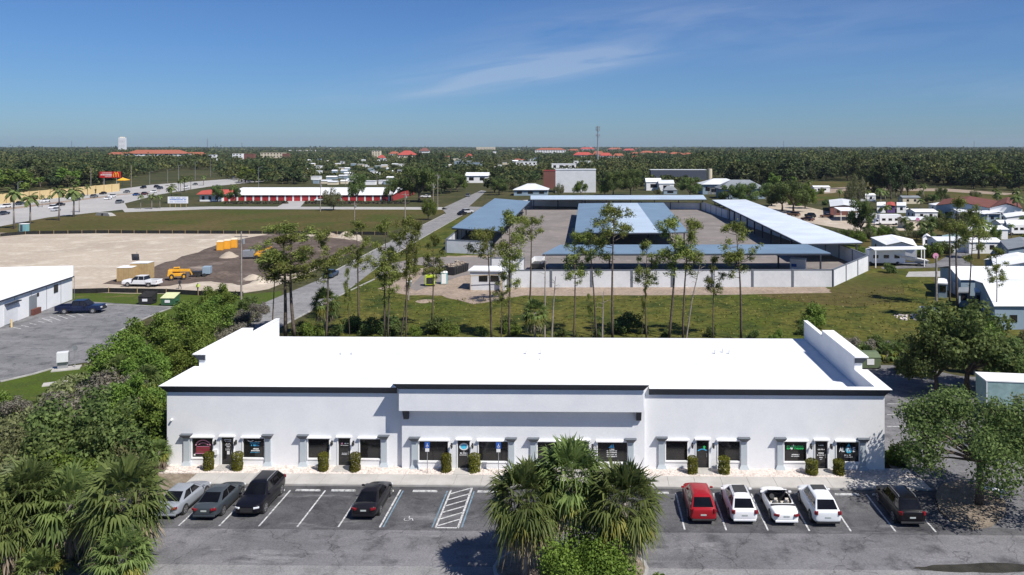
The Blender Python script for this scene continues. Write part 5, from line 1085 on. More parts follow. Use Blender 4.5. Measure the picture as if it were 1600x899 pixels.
# ------------------------------------------------------------------ storage compound behind
YARD = [(697, 394), (770, 326), (830, 321), (1096, 328), (1312, 404), (1356, 423), (1301, 448.5), (798, 449.5), (818, 427), (767, 426), (767, 398)]
ground_sheet('compound_yard', YARD, 'yard_paving', 10)
def wall_run(t, pts, h, seg=7.5, thick=.22, m='wall_white', postm='post_grey', th=3.0):
    P = [G(u, v) for u, v in pts]; wl_ = MB(); cp = MB(); k = 0
    for a, b in zip(P, P[1:]):
        n = max(1, round((b - a).length / seg)); d = (b - a).normalized()
        wl_.bar((a.x, a.y, h / 2), (b.x, b.y, h / 2), thick, h); cp.bar((a.x, a.y, h + .06), (b.x, b.y, h + .06), thick + .12, .12)
        for i in range(n):
            q = a.lerp(b, i / n); ang = math.atan2(d.y, d.x); MB().obox((q.x, q.y, 0), (.38, .38, h + .16), ang).build('post', postm, t, world=True)
    q = P[-1]; MB().obox((q.x, q.y, 0), (.38, .38, h + .16)).build('post', postm, t, world=True)
    wl_.build('wall_panel', m, t, world=True); cp.build('cap', postm, t, world=True)
t = thing('compound_wall', 'long white panel wall with dark posts along the meadow', 'wall'); wall_run(t, [(818, 428), (798, 449.5), (1301, 448.5), (1356, 423), (1312, 403.5), (1096, 328)], 3.0)
t = thing('compound_wall', 'short white wall at the compound gate behind the guard house', 'wall'); wall_run(t, [(767, 427.5), (814, 427.5)], 3.0, 30)
t = thing('compound_wall', 'white wall under the left blue carport beside the street', 'wall'); wall_run(t, [(768, 398.5), (697, 395), (770, 326.5)], 3.0, 9)
t = thing('compound_wall', 'rear white wall of the compound behind the far carport', 'wall'); wall_run(t, [(772, 326.5), (830, 322), (1094, 328)], 2.6, 12)
t = thing('metal_gate', 'white sliding gate leaf standing open at the compound entrance', 'gate'); a = G(800, 431); b = G(817, 414)
gm = MB()
for k in range(13): q = a.lerp(b, k / 12); gm.box(q.x - .04, q.x + .04, q.y - .04, q.y + .04, .1, 2.5)
gm.bar((a.x, a.y, 2.5), (b.x, b.y, 2.5), .09, .09); gm.bar((a.x, a.y, .15), (b.x, b.y, .15), .09, .09); gm.bar((a.x, a.y, 1.3), (b.x, b.y, 1.3), .06, .06); gm.build('gate_frame', 'white_trim', t)
def carport(label, quads, zs, m, post_px, zb=None, mats=None):
    """quads: list of (4 px corners FL,FR,BR,BL) with heights per corner; posts at ground px"""
    t = thing('carport', label, 'carport', (0, 0, 0), 0, 'metal carports of the storage yard')
    for qi, q in enumerate(quads):
        P = [G(u, v, z) for (u, v), z in zip(q, zs[qi])]; mb = MB()
        mb.add([(p.x, p.y, p.z) for p in P] + [(p.x, p.y, p.z - .16) for p in P], [(0, 1, 2, 3), (7, 6, 5, 4), (0, 4, 5, 1), (1, 5, 6, 2), (2, 6, 7, 3), (3, 7, 4, 0)])
        mb.build('roof', (mats[qi] if mats else m), t)
        fas = MB()
        for i, j in ((0, 1), (1, 2), (2, 3), (3, 0)):
            a, b = P[i], P[j]; fas.bar((a.x, a.y, a.z - .30), (b.x, b.y, b.z - .30), .10, .26)
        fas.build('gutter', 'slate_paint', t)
    for (x, y, h) in post_px:
        MB().box(x - .15, x + .15, y - .15, y + .15, 0, h - .2).build('post', 'slate_paint', t)
    return t
Z = 4.3
def gp(u, vroof, z=Z, dx=0, dy=0, h=None): p = G(u, vroof, z); return (p.x + dx, p.y + dy, h or z)
def post_row(a, b, n, z=Z, off=(0, 0)):
    A, B = G(*a, z), G(*b, z); return [(A.x + (B.x - A.x) * k / (n - 1) + off[0], A.y + (B.y - A.y) * k / (n - 1) + off[1], z - .02) for k in range(n)]
carport('front carport with a long narrow blue roof above the meadow wall', [[(848, 396.5), (1298, 395.5), (1262, 382), (875, 382.5)]], [[Z] * 4], 'metal_roof_blue', post_row((885.8, 389), (1282, 388.5), 7) )
carport('left carport with a blue roof running along the side street', [[(706, 356), (781, 361), (828, 314.5), (773, 310)]], [[Z, Z, Z, Z]], 'metal_roof_blue', post_row((715, 353), (776, 314), 7) + post_row((772, 357), (822, 318), 7))
carport('central wide carport with three tones of metal roof', [[(897.6, 363.5), (957, 363.5), (946, 317.5), (904, 318)], [(957, 363.5), (1029, 363), (996, 317.3), (946, 317.5)], [(1029, 363), (1075, 362), (1037, 317), (996, 317.3)]], [[Z, 4.9, 4.9, Z], [4.9, 4.9, 4.9, 4.9], [4.9, Z, Z, 4.9]], None, post_row((902, 360), (907, 320), 5) + post_row((957, 361), (947, 320), 5) + post_row((1022, 360.5), (994, 320), 5) + post_row((1069, 359), (1035, 319), 5), mats=['metal_roof_blue', 'metal_roof_mid', 'metal_roof_blue'])  # how light falls on each slope is put into the panel colours
carport('right carport with a pale roof along the right compound wall', [[(1252.5, 380.5), (1347.5, 378.5), (1165, 311.8), (1112.5, 312.5)]], [[Z, Z + .2, Z + .2, Z]], 'metal_roof_pale', post_row((1256, 378), (1117, 313.5), 13) + post_row((1338, 376), (1160, 313), 8))
carport('far carport with a thin pale roof at the back of the yard', [[(829, 311.5), (1104, 311.5), (1099, 305), (829, 305.5)]], [[Z] * 4], 'metal_roof_mid', post_row((834, 310), (1098, 310), 8))
# guard house under construction
p = G(762, 454); gh = thing('guard_house', 'small unfinished white block guard house with window openings by the gate', 'building', (p.x, p.y, 0), -.05)
m_ = MB(); m_.box(-3.1, 3.1, 0, 4.5, 0, 3.3); m_.build('wall', 'wall_white', gh)
MB().box(-3.4, 3.4, -.25, 4.8, 3.302, 3.5).build('roof', 'white_roof', gh)
for x0, x1 in ((-1.5, .0), (.5, 1.9)): MB().box(x0, x1, -.06, -.003, 1.55, 2.6).build('window', 'dark_glass', gh)
MB().box(3.1, 3.16, 1.2, 2.2, 0, 2.2).build('door', 'dark_frame', gh)
MB().box(2.4, 2.5, -.9, -.3, 0, 3.0).box(-2.9, -2.8, -.9, -.8, 0, 2.8).bar((-2.9, -.85, 2.6), (2.5, -.85, 2.9), .06, .1).build('scaffold_post', 'timber', gh)
# roll-off dumpster, lift, pallets
p = G(712, 427); t = thing('rolloff_dumpster', 'dark open roll-off dumpster heaped with debris by the compound gate', 'dumpster', (p.x, p.y, 0), -.35)
m_ = MB(); m_.frus((-1.2, 1.2, -2.8, 2.8), .15, (-1.3, 1.3, -2.9, 2.9), 1.6); m_.build('bin', 'black_plastic', t)
for k in range(7): MB().box(-1.36, 1.36, -2.7 + k * .86, -2.6 + k * .86, .3, 1.5).build('rib', 'black_plastic', t)
rr = random.Random(3); m_ = MB()
for k in range(46): m_.obox((rr.uniform(-1.0, 1.0), rr.uniform(-2.6, 2.6), 1.35 + rr.uniform(0, .5)), (rr.uniform(.2, 1), rr.uniform(.1, .9), rr.uniform(.05, .35)), rr.uniform(0, 3), rr.uniform(-.6, .6))
o = m_.build('debris_heap', 'debris', None); o.location = t.location; o.rotation_euler = t.rotation_euler; tag(o, 'heap of pale construction debris filling the dark roll-off dumpster', 'debris')
p = G(672, 447); t = thing('site_cabinet', 'lime green wheeled site tank beside the compound driveway', 'tank', (p.x, p.y, 0), .1)
MB().box(-.8, .8, -.7, .7, .25, 2.0).build('body', 'lime_paint', t, bevel=.08); MB().box(-.55, .55, -.76, -.70, .5, 1.6).build('panel', 'black_plastic', t); [MB().tube([(s * .6, -.5, .2), (s * .85, -.5, .2)], .2, 10).build('wheel', 'rubber', t) for s in (-1, 1)]
p = G(694, 444); t = thing('portable_toilet', 'teal portable toilet beside the lime green tank', 'portable toilet', (p.x, p.y, 0), .1)
MB().box(-.55, .55, -.55, .55, .05, 2.1).build('cabin', 'porta_teal', t, bevel=.04); MB().box(-.4, .4, -.58, -.55, .15, 1.95).build('door', 'sign_white', t); MB().frus((-.6, .6, -.6, .6), 2.102, (-.4, .4, -.4, .4), 2.3).build('roof', 'white_trim', t)
p = G(678, 428); t = thing('material_heap', 'tangled heap of pallets and pipes beside the compound driveway', 'scrap heap', (p.x, p.y, 0)); m_ = MB()
for k in range(30): m_.obox((rr.uniform(-2.3, 2.3), rr.uniform(-1.4, 1.4), rr.uniform(0, 1.6) * .8), (rr.uniform(.3, 2.0), rr.uniform(.1, .8), rr.uniform(.06, .4)), rr.uniform(0, 3), rr.uniform(-.5, .5))
m_.build('pallet', 'debris', t); m_ = MB()
for k in range(14): a = rr.uniform(0, 3); m_.tube([(rr.uniform(-2, 2), rr.uniform(-1, 1), .3), (rr.uniform(-2, 2), rr.uniform(-1, 1), rr.uniform(1, 2.6))], .08, 5)
m_.build('pipe', 'black_plastic', t)
p = G(619, 425); t = thing('drain_slab', 'pale concrete drain slab in the grass beside the driveway bend', 'drain', (p.x, p.y, 0), .2); MB().box(-1.6, 1.6, -1.1, 1.1, 0, .15).build('slab', 'concrete', t); MB().box(-.5, .5, -.5, .5, .152, .17).build('opening', 'black_plastic', t)
p = G(640, 448); t = thing('utility_box', 'small green-grey utility box in the meadow near the leaning pine', 'utility box', (p.x, p.y, 0)); MB().box(-.35, .35, -.3, .3, 0, .9).build('cabinet', 'galvanized', t, bevel=.03); MB().box(-.38, .38, -.33, .33, .902, .98).build('lid', 'white_trim', t)
# truck and cabinet in the compound
p = G(842, 421); t = thing('utility_truck', 'truck with white cab top and dark flatbed behind the meadow wall', 'truck', (p.x, p.y, .04), -.1)
MB().box(-1.1, 1.1, -2.8, .8, .55, 1.5).build('bed', 'black_plastic', t, bevel=.04); MB().box(-1.05, 1.05, .85, 2.8, .55, 1.5).frus((-1.0, 1.0, .9, 2.3), 1.501, (-.85, .85, 1.05, 2.0), 2.25).build('cab', 'sign_white', t, bevel=.06)
MB().box(-1.12, -1.02, -2.8, .8, 1.5, 2.4).box(1.02, 1.12, -2.8, .8, 1.5, 2.4).box(-1.12, 1.12, .7, .8, 1.5, 2.5).build('rack', 'sign_white', t)
for s in (-1, 1):
    for y in (-1.7, 1.9): MB().tube([(s * .8, y, .45), (s * 1.12, y, .45)], .45, 12).build('wheel', 'rubber', t)
p = G(1247, 421); t = thing('storage_box', 'white metal storage box with a blue label under the front carport', 'storage box', (p.x, p.y, .05), -.35)
MB().box(-1.5, 1.5, -1.2, 1.2, 0, 2.0).build('box', 'sign_white', t, bevel=.05); MB().box(-1.2, -.2, -1.23, -1.2, .6, 1.2).build('label_panel', 'sign_blue', t); MB().box(-1.55, 1.55, -1.25, 1.25, 2.002, 2.1).build('lid', 'white_trim', t)
p = G(1452, 500); t = thing('transformer_box', 'grey open-topped utility enclosure in the meadow at right', 'utility box', (p.x, p.y, 0), -.5)
e_ = MB(); e_.box(-1.3, 1.3, -1.0, -.9, 0, 1.7).box(-1.3, 1.3, .9, 1.0, 0, 1.7).box(-1.3, -1.2, -.9, .9, 0, 1.7).box(1.2, 1.3, -.9, .9, 0, 1.7).build('panel', 'wall_white', t); MB().box(-.7, .7, -.6, .6, 0, 1.3).build('equipment', 'galvanized', t)
p = G(1425, 497); m_ = MB()
for k in range(70):
    a = rr.uniform(0, 6.28); q = math.sqrt(rr.random()) * 2.6; s = rr.uniform(.12, .32); m_.obox((math.cos(a) * q, math.sin(a) * q * .8, -.05), (s * 1.5, s, s), rr.uniform(0, 3), rr.uniform(-.4, .4))
o = m_.build('rock_pile', 'gravel_rock', None, bevel=.04); o.location = (p.x, p.y, 0); tag(o, 'patch of pinkish rocks in the meadow beside the grey enclosure', 'rocks', kind='stuff')
# ------------------------------------------------------------------ warehouse at left
A, B = G(-40, 528), G(113, 468); d_ = (B - A).normalized(); nrm = Vector((-d_.y, d_.x, 0)); n_in = nrm if nrm.x < 0 else -nrm
wh = thing('warehouse', 'white low warehouse with pale roof at the left edge', 'building', (A.x, A.y, 0), math.atan2(d_.y, d_.x)); Lw = (B - A).length
m_ = MB(); m_.box(0, Lw, 0, 40, 0, 3.75); m_.build('wall', 'tilt_white', wh)
MB().add([(0, -.2, 3.78), (Lw - .3, -.2, 3.78), (Lw - .3, 18, 5.0), (0, 18, 5.0), (Lw - .3, 40, 3.8), (0, 40, 3.8), ], [(0, 1, 2, 3), (3, 2, 4, 5)]).build('roof', 'white_roof', wh)
MB().box(0, Lw, -.32, -.201, 3.62, 3.80).build('gutter', 'slate_paint', wh)
MB().box(Lw - .3, Lw + .003, -.2, 40, 3.76, 5.5).build('parapet', 'tilt_white', wh)
for k in range(7): MB().box(k * 4.2 + .6, k * 4.2 + .68, -.05, -.002, 0, 3.6).build('seam', 'galvanized', wh)
def on_wall(u, v): 
    # parameter along the wall for a ground pixel column
    best = min(range(400), key=lambda i: abs(UV(A + d_ * (Lw * i / 399))[0] - u)); return Lw * best / 399
for u0, u1, z0, z1, nm, mm in ((45, 57, .1, 2.9, 'door', 'grey_roof'), (6, 27, .1, 2.6, 'loading_door', 'wall_white')):
    a, b = on_wall(u0, 0), on_wall(u1, 0); MB().box(a, b, -.06, -.003, z0, z1).build(nm, mm, wh)
a, b = on_wall(7, 0), on_wall(28, 0); MB().box(a, b, -.5, -.003, 2.85, 3.0).build('awning', 'slate_paint', wh)
a = on_wall(87, 0); MB().box(a - .6, a + .6, -.07, -.003, 2.1, 3.3).build('emblem', 'dark_frame', wh); a = on_wall(59, 0); MB().box(a - .25, a + .25, -.07, -.003, 2.5, 3.0).build('emblem', 'dark_frame', wh)
a = on_wall(53, 0); MB().box(a - 1.0, a + 1.0, -.5, -.08, 0, .9).build('ramp', 'maroon_roof', wh)
p = G(18, 512); t = thing('bollard', 'yellow bollard in front of the warehouse loading door', 'bollard', (p.x, p.y, 0)); MB().cyl((0, 0, 0), .12, 1.1, 10).build('post', 'yellow_wall', t)
for u, v, col, lid, lab in ((231, 475, 'black_plastic', 'black_fabric', 'dark dumpster with a black lid on the lawn edge'), (266, 477, 'dumpster_green', 'pale_lid', 'green dumpster with a pale yellow lid on the lawn edge')):
    p = G(u, v); t = thing('dumpster', lab, 'dumpster', (p.x, p.y, 0), 0, 'dumpsters on the lawn edge')
    MB().add([(-1.0, -.8, .15), (1.0, -.8, .15), (1.0, .8, .15), (-1.0, .8, .15), (-1.05, -.85, 1.2), (1.05, -.85, 1.2), (1.05, .85, 1.75), (-1.05, .85, 1.75)], [(3, 2, 1, 0), (0, 1, 5, 4), (1, 2, 6, 5), (2, 3, 7, 6), (3, 0, 4, 7), (4, 5, 6, 7)]).build('bin', col, t)
    MB().add([(-1.1, -.9, 1.22), (1.1, -.9, 1.22), (1.1, .9, 1.79), (-1.1, .9, 1.79), (-1.1, -.9, 1.28), (1.1, -.9, 1.28), (1.1, .9, 1.85), (-1.1, .9, 1.85)], [(3, 2, 1, 0), (0, 1, 5, 4), (1, 2, 6, 5), (2, 3, 7, 6), (3, 0, 4, 7), (4, 5, 6, 7)]).build('lid', lid, t)
    MB().box(-.4, .4, -.87, -.83, .55, .95).build('label_panel', 'sign_white', t); MB().box(-1.2, -1.0, -.4, .4, .7, .85).box(1.0, 1.2, -.4, .4, .7, .85).build('lifting_pocket', col, t)
p = G(1357, 574); t = thing('dumpster', 'olive green dumpster with white label behind the right roof corner', 'dumpster', (p.x, p.y, 0))
MB().box(-1.1, 1.1, -.8, .8, .12, 1.3).build('bin', 'olive_green', t, bevel=.03); MB().frus((-1.15, 1.15, -.85, .85), 1.302, (-1.1, 1.1, .1, .8), 1.7).build('lid', 'olive_green', t); MB().box(-.45, .35, -.84, -.80, .5, 1.15).build('label_panel', 'sign_white', t); MB().box(-1.3, -1.1, -.5, .5, .75, .9).box(1.1, 1.3, -.5, .5, .75, .9).build('lifting_pocket', 'olive_green', t)
# trailer at the right edge
p = G(1548, 655); t = thing('box_trailer', 'pale teal box trailer with white roof at the right edge', 'trailer', (p.x - .4, p.y, 0), -.12)
MB().box(0, 13.5, 0, 2.6, .95, 3.45).build('box', 'teal_paint', t); MB().box(-.05, 13.55, -.05, 2.65, 3.452, 3.55).build('roof', 'white_trim', t); MB().box(.0, .06, -.06, 0, .95, 3.4).build('corner_post', 'white_trim', t)
for x in (2, 3.2, 10.5): [MB().tube([(x, y, .5), (x, y + .3, .5)], .5, 12).build('wheel', 'rubber', t) for y in (.02, 2.25)]
p = G(1545, 590); t = thing('rooftop_unit', 'grey tank cradle standing behind the teal trailer', 'tank', (p.x, p.y + 1, 0), -.1); MB().tube([(-1.6, 0, 2.6), (1.6, 0, 2.6)], .65, 12).build('tank', 'galvanized', t); [MB().box(x - .06, x + .06, -.5, .5, 0, 2.2).build('leg', 'slate_paint', t) for x in (-1.2, 1.2)]
# electrical cabinet on the left lawn
p = G(98, 578); t = thing('electrical_cabinet', 'grey electrical cabinet on a white slab on the left lawn', 'utility cabinet', (p.x, p.y, 0), .45)
MB().box(-1.0, 1.7, -.7, .9, 0, .14).build('slab', 'concrete', t); MB().box(-.55, .55, -.35, .35, .9, 2.0).build('cabinet', 'wall_white', t, bevel=.03); MB().box(-.5, .5, -.04, .04, .14, .9).build('stand', 'galvanized', t); MB().box(.552, .60, -.3, .3, .95, 1.9).build('door', 'galvanized', t)
p = G(90, 600); t = thing('drain_slab', 'white concrete slab with a dark hatch on the left lawn', 'drain', (p.x, p.y, 0), .5); MB().box(-1.3, 1.3, -.6, .6, 0, .12).build('slab', 'concrete', t); MB().box(-.1, .5, -.15, .12, .122, .14).build('hatch', 'black_plastic', t)
p = G(117, 576); t = thing('road_sign', 'round-topped sign seen from behind beside the electrical cabinet', 'sign', (p.x, p.y, 0)); MB().tube([(0, 0, 0), (0, 0, 2.5)], .04, 6).build('post', 'galvanized', t); MB().tube([(0, -.02, 2.3), (0, .02, 2.3)], .32, 16).build('panel', 'galvanized', t)
# ------------------------------------------------------------------ building site
def site_container(u, v, L_, wd, h, rz, m, label, lid='white_trim', slat=False):
    p = G(u, v); t = thing('site_container', label, 'container', (p.x, p.y, 0), rz); MB().box(-L_ / 2, L_ / 2, 0, wd, .1, h).build('box', m, t)
    rb = MB(); n = int(L_ / .3)
    for k in range(n): rb.box(-L_ / 2 + k * .3, -L_ / 2 + k * .3 + .12, -.04, -.002, .15, h - .1)
    rb.build('ribs', m, t); MB().box(-L_ / 2 - .02, L_ / 2 + .02, -.05, wd + .03, h + .002, h + .08).build('roof', lid, t)
site_container(194, 441, 2.6, 2.4, 2.6, .1, 'timber', 'left timber-coloured site container behind the white pickup'); site_container(217, 438, 3.2, 2.4, 3.1, .05, 'timber', 'right timber-coloured site container with sign panel behind the white pickup', 'white_roof')
p = G(214, 434); t = thing('solar_panel', 'tilted solar panel on a mast above the site containers', 'solar panel', (p.x, p.y, 0)); MB().tube([(0, 0, 0), (0, 0, 4.9)], .06, 6).build('mast', 'galvanized', t); MB().obox((-.1, -.2, 3.3), (1.3, .08, 1.3), .15, .25).build('panel', 'solar', t)
p = G(278, 437); t = thing('telehandler', 'yellow telehandler parked on the dark soil', 'construction machine', (p.x, p.y, .03), R(-62))
b_ = MB(); b_.box(-.75, .75, -2.3, 1.9, .7, 1.3); b_.frus((-.95, .95, -2.7, -1.3), .8, (-.85, .85, -2.5, -1.4), 2.0); b_.build('chassis', 'machine_yellow', t, bevel=.08)
MB().bar((.2, -2.2, 2.0), (.2, 3.1, 1.75), .42, .5).bar((.2, 3.1, 1.6), (.2, 3.6, .8), .3, .3).build('boom', 'machine_yellow', t); MB().box(-.95, -.2, -1.1, .5, 1.3, 2.45).build('cab', 'machine_yellow', t, bevel=.05); MB().box(-.97, -.18, -1.0, .4, 1.65, 2.3).build('window', 'dark_glass', t)
for y in (-1.6, 1.5):
    for s in (-1, 1): w_ = MB().tube([(s * .75, y, .65), (s * 1.2, y, .65)], .65, 14).build('wheel', 'rubber', t); MB().tube([(s * .9, y, .65), (s * 1.215, y, .65)], .3, 10).build('rim', 'machine_yellow', w_)
bpy.data.objects['telehandler'].scale = (.85, .66, .92)
for i, (u, v) in enumerate(((344, 391.5), (355, 389.5), (366, 387.5))):
    p = G(u, v); t = thing('portable_toilet', ('leftmost yellow-orange portable toilet on the building site', 'middle orange portable toilet on the building site', 'rightmost orange portable toilet on the building site')[i], 'portable toilet', (p.x, p.y, 0), .3, 'portable toilets on the building site')
    MB().box(-.7, .7, -.7, .7, .05, 2.1).build('cabin', 'toilet_orange', t, bevel=.04); MB().box(-.5, .4, -.73, -.7, .15, 1.95).build('door', 'toilet_orange', t); MB().frus((-.75, .75, -.75, .75), 2.102, (-.5, .5, -.5, .5), 2.4).build('roof', 'cream', t)
p = G(315, 432); t = thing('generator', 'dark trailer generator with blue end on the dark soil', 'generator', (p.x, p.y, 0), .2); MB().box(-1.9, .8, -.7, .7, .4, 1.0).build('frame', 'black_plastic', t); MB().box(.3, 1.7, -.75, .75, .5, 1.9).build('engine_box', 'blue_grey_wall', t, bevel=.06); [MB().tube([(x, s * .8, .35), (x, s * 1.0, .35)], .35, 10).build('wheel', 'rubber', t) for x in (-.3, .7) for s in (-1, 1)]
p = G(411, 404); t = thing('boom_lift', 'orange boom lift with grey engine beside the left pines', 'construction machine', (p.x, p.y, 0), .1); MB().box(-1.6, 1.6, -1, 1, .45, 1.2).build('chassis', 'machine_yellow', t, bevel=.06); MB().bar((-1.4, 0, 1.4), (1.9, 0, 2.5), .35, .35).build('boom', 'toilet_orange', t); MB().box(-4.2, -1.7, -.8, .8, .4, 1.9).build('engine_box', 'galvanized', t, bevel=.1); [MB().tube([(x, s * .9, .45), (x, s * 1.2, .45)], .45, 10).build('wheel', 'rubber', t) for x in (-1.1, 1.1) for s in (-1, 1)]
def mound(u, v, r_, h, m, lab, seed):
    rr_ = random.Random(seed); p = G(u, v); bm_ = MB(); vs = [(0, 0, h)]; n = 14
    for k, (f, z) in enumerate(((.35, .78), (.7, .35), (1.0, -.02))):
        for i in range(n): a = i * 6.283 / n; q = r_ * f * rr_.uniform(.85, 1.15); vs.append((math.cos(a) * q, math.sin(a) * q, z * h * (rr_.uniform(.85, 1.1) if z > 0 else 1)))
    fs = [(0, 1 + i, 1 + (i + 1) % n) for i in range(n)]
    for k in range(2):
        for i in range(n): fs.append((1 + k * n + i, 1 + (k + 1) * n + i, 1 + (k + 1) * n + (i + 1) % n, 1 + k * n + (i + 1) % n))
    o = bm_.add(vs, fs).build('soil_mound', m, None, smooth=True); o.location = (p.x, p.y, 0); tag(o, lab, 'mound')
mound(358, 402, 2.2, 1.3, 'sand', 'pale sand mound beside the orange toilets', 1); mound(345, 430, 3.2, .8, 'dark_soil', 'low dark soil mound right of the generator', 2); mound(395, 436, 1.9, .9, 'sand', 'pale sand mound at the foot of the utility pole', 3); mound(513, 370, 2.8, 1.5, 'pale_dirt', 'pale dirt mound beside the silt fence behind the pines', 4); mound(540, 369, 2.4, 1.3, 'sand', 'sand mound right of the pale dirt mound', 5); mound(407, 442, 2.0, .7, 'sand', 'low sand mound beside the left pines', 6); mound(664, 471, 1.6, .15, 'pale_dirt', 'low rubble patch in the meadow near the compound', 7)
def silt(px, lab, h=.75):
    t = thing('silt_fence', lab, 'fence'); P = [G(u, v) for u, v in px]; f = MB()
    for a, b in zip(P, P[1:]): f.bar((a.x, a.y, h / 2), (b.x, b.y, h / 2), .06, h)
    f.build('fabric', 'black_fabric', t)
    for a, b in zip(P, P[1:]):
        n = max(1, int((b - a).length / 3.5))
        for i in range(n): q = a.lerp(b, i / n); MB().box(q.x - .04, q.x + .04, q.y - .1, q.y - .02, 0, h + .15).build('stake', 'timber', t)
silt([(113, 459), (170, 457.5), (260, 459), (310, 462), (380, 463.5)], 'near black silt fence between lawn and building site', .8); silt([(0, 370), (40, 366.5), (150, 365), (450, 366), (605, 367.5)], 'far black silt fence along the brown field', .9); silt([(470, 429), (505, 411), (548, 390)], 'black silt fence beside the side street', .8)
def worker(u, v, vest, legs, lab, step):
    p = G(u, v); me = bpy.data.meshes.new('person'); hh = 1.75
    J = [(0, 0, .95), (0, 0, 1.18), (0, 0, 1.42), (0, 0, 1.52), (0, 0, 1.64), (.10, 0, .90), (.12 + 0, step, .50), (.13, step * 1.2 - .05, .06), (.13, step * 1.2 + .1, .04), (-.10, 0, .90), (-.12, -step, .50), (-.13, -step * 1.5, .06), (-.13, -step * 1.5 + .15, .04), (.2, 0, 1.40), (.27, .02, 1.13), (.25, .2, .95), (-.2, 0, 1.40), (-.27, .02, 1.13), (-.25, .15, .93)]
    E = [(0, 1), (1, 2), (2, 3), (3, 4), (0, 5), (5, 6), (6, 7), (7, 8), (0, 9), (9, 10), (10, 11), (11, 12), (2, 13), (13, 14), (14, 15), (2, 16), (16, 17), (17, 18)]
    rad = [.14, .13, .15, .06, .10, .10, .07, .045, .04, .10, .07, .045, .04, .07, .05, .04, .07, .05, .04]
    me.from_pydata(J, E, []); o = bpy.data.objects.new('person', me); C.objects.link(o); o.location = (p.x, p.y, .03); o.rotation_euler = (0, 0, 1.5)
    sk = o.modifiers.new('skin', 'SKIN'); me.skin_vertices
    for i, r_ in enumerate(rad): me.skin_vertices[0].data[i].radius = (r_, r_)
    me.skin_vertices[0].data[0].use_root = True
    s_ = o.modifiers.new('sub', 'SUBSURF'); s_.levels = 1; s_.render_levels = 1; me.materials.append(MATS[legs]); tag(o, lab, 'person')
    v_ = MB().frus((-.19, .19, -.14, .14), 1.0, (-.21, .21, -.15, .15), 1.45).build('vest', vest, o, bevel=.05); MB().cyl((0, 0, 1.66), .13, .1, 10, .07).build('hard_hat', 'sign_white', o)
for q in ((281, 452, 'dark_cloth', 'dark_cloth', 'person in dark clothes walking on the dirt right of the white pickup', .25), (309, 458, 'hivis', 'dark_cloth', 'person in a lime safety vest behind the near silt fence', .05)):
    try: worker(*q)
    except Exception as e: print('worker', e)
# ------------------------------------------------------------------ poles and wires
def pole(u, vb, vt, lab, arm=True, m='pale_bark', r0=.16, g_='utility poles'):
    p = G(u, vb); d = UV(p)[2]; h = CAM_H - (vt - PV) / FPX * d; t = thing('utility_pole', lab, 'utility pole', (p.x, p.y, 0), 0, g_)
    MB().tube([(0, 0, 0), (0, 0, h)], [r0, r0 * .65], 8).build('pole', m, t)
    if arm: MB().box(-1.1, 1.1, -.06, .06, h - .9, h - .75).build('crossarm', m, t); MB().cyl((.35, 0, h - 2.0), .22, .8, 8).build('transformer', 'galvanized', t)
    return (p.x, p.y, h)
pts_ = [pole(377, 468, 362, 'grey utility pole with transformer at the corner of the building site'), pole(500.5, 331, 284, 'tall utility pole before the red storage building, left of centre'), pole(554, 352, 315, 'slender pole in the brown field'), pole(633, 352, 300, 'slender pole at the right end of the brown field'), pole(677, 327, 286, 'left pole of the pair at the street junction'), pole(684, 326, 271, 'tall right pole of the pair at the street junction'), pole(142, 303, 262, 'concrete pole beside the yellow wall', False), pole(205, 294, 258, 'concrete pole right of the red billboard', False), pole(540, 290, 276, 'short pole behind the red storage roof', False), pole(589, 291, 274, 'pole behind the middle of the red storage roof', False), pole(1484, 470, 352, 'dark straight pole among the pines at right', False, 'bark'), pole(1463, 565, 400, 'thin pole with a pale disc at right', False, 'pale_bark'), pole(1249, 318, 286, 'short pole in the gravel yard at right', True), pole(1196, 312, 287, 'pole by the grey roofed houses', True)]
def street_lamp(u, vb, vt, lab):
    p = G(u, vb); d = UV(p)[2]; h = CAM_H - (vt - PV) / FPX * d; t = thing('street_lamp', lab, 'street lamp', (p.x, p.y, 0), 0, 'street lamps along the highway')
    MB().tube([(0, 0, 0), (0, 0, h)], [.14, .08], 6).build('pole', 'galvanized', t); MB().tube([(0, 0, h), (1.6, 0, h + .3)], .06, 5).build('arm', 'galvanized', t); MB().box(1.3, 2.1, -.18, .18, h + .22, h + .36).build('lamp_head', 'galvanized', t)
for i, (u, vb, vt) in enumerate(((234, 289, 269), (262, 286, 266), (279, 300, 259), (305, 282, 254), (329, 276, 248), (350, 270, 249), (373, 268, 250), (404, 300, 262), (28, 318, 285))): street_lamp(u, vb, vt, 'street lamp by the highway, %s in the row' % nth(i + 1))
# mobile-home park round sign discs
for u, vb, vt, lab in ((1462, 455, 400, 'tall post with a pinkish disc before the long white home'), (1434, 375, 343, 'thin post with a red disc beside the white truck')):
    p = G(u, vb); d = UV(p)[2]; h = CAM_H - (vt - PV) / FPX * d; t = thing('sign_post', lab, 'sign', (p.x, p.y, 0)); MB().tube([(0, 0, 0), (0, 0, h)], .07, 6).build('post', 'pale_bark', t); MB().tube([(0, -.03, h), (0, .03, h)], .5, 14).build('disc', 'decal_pink', t)
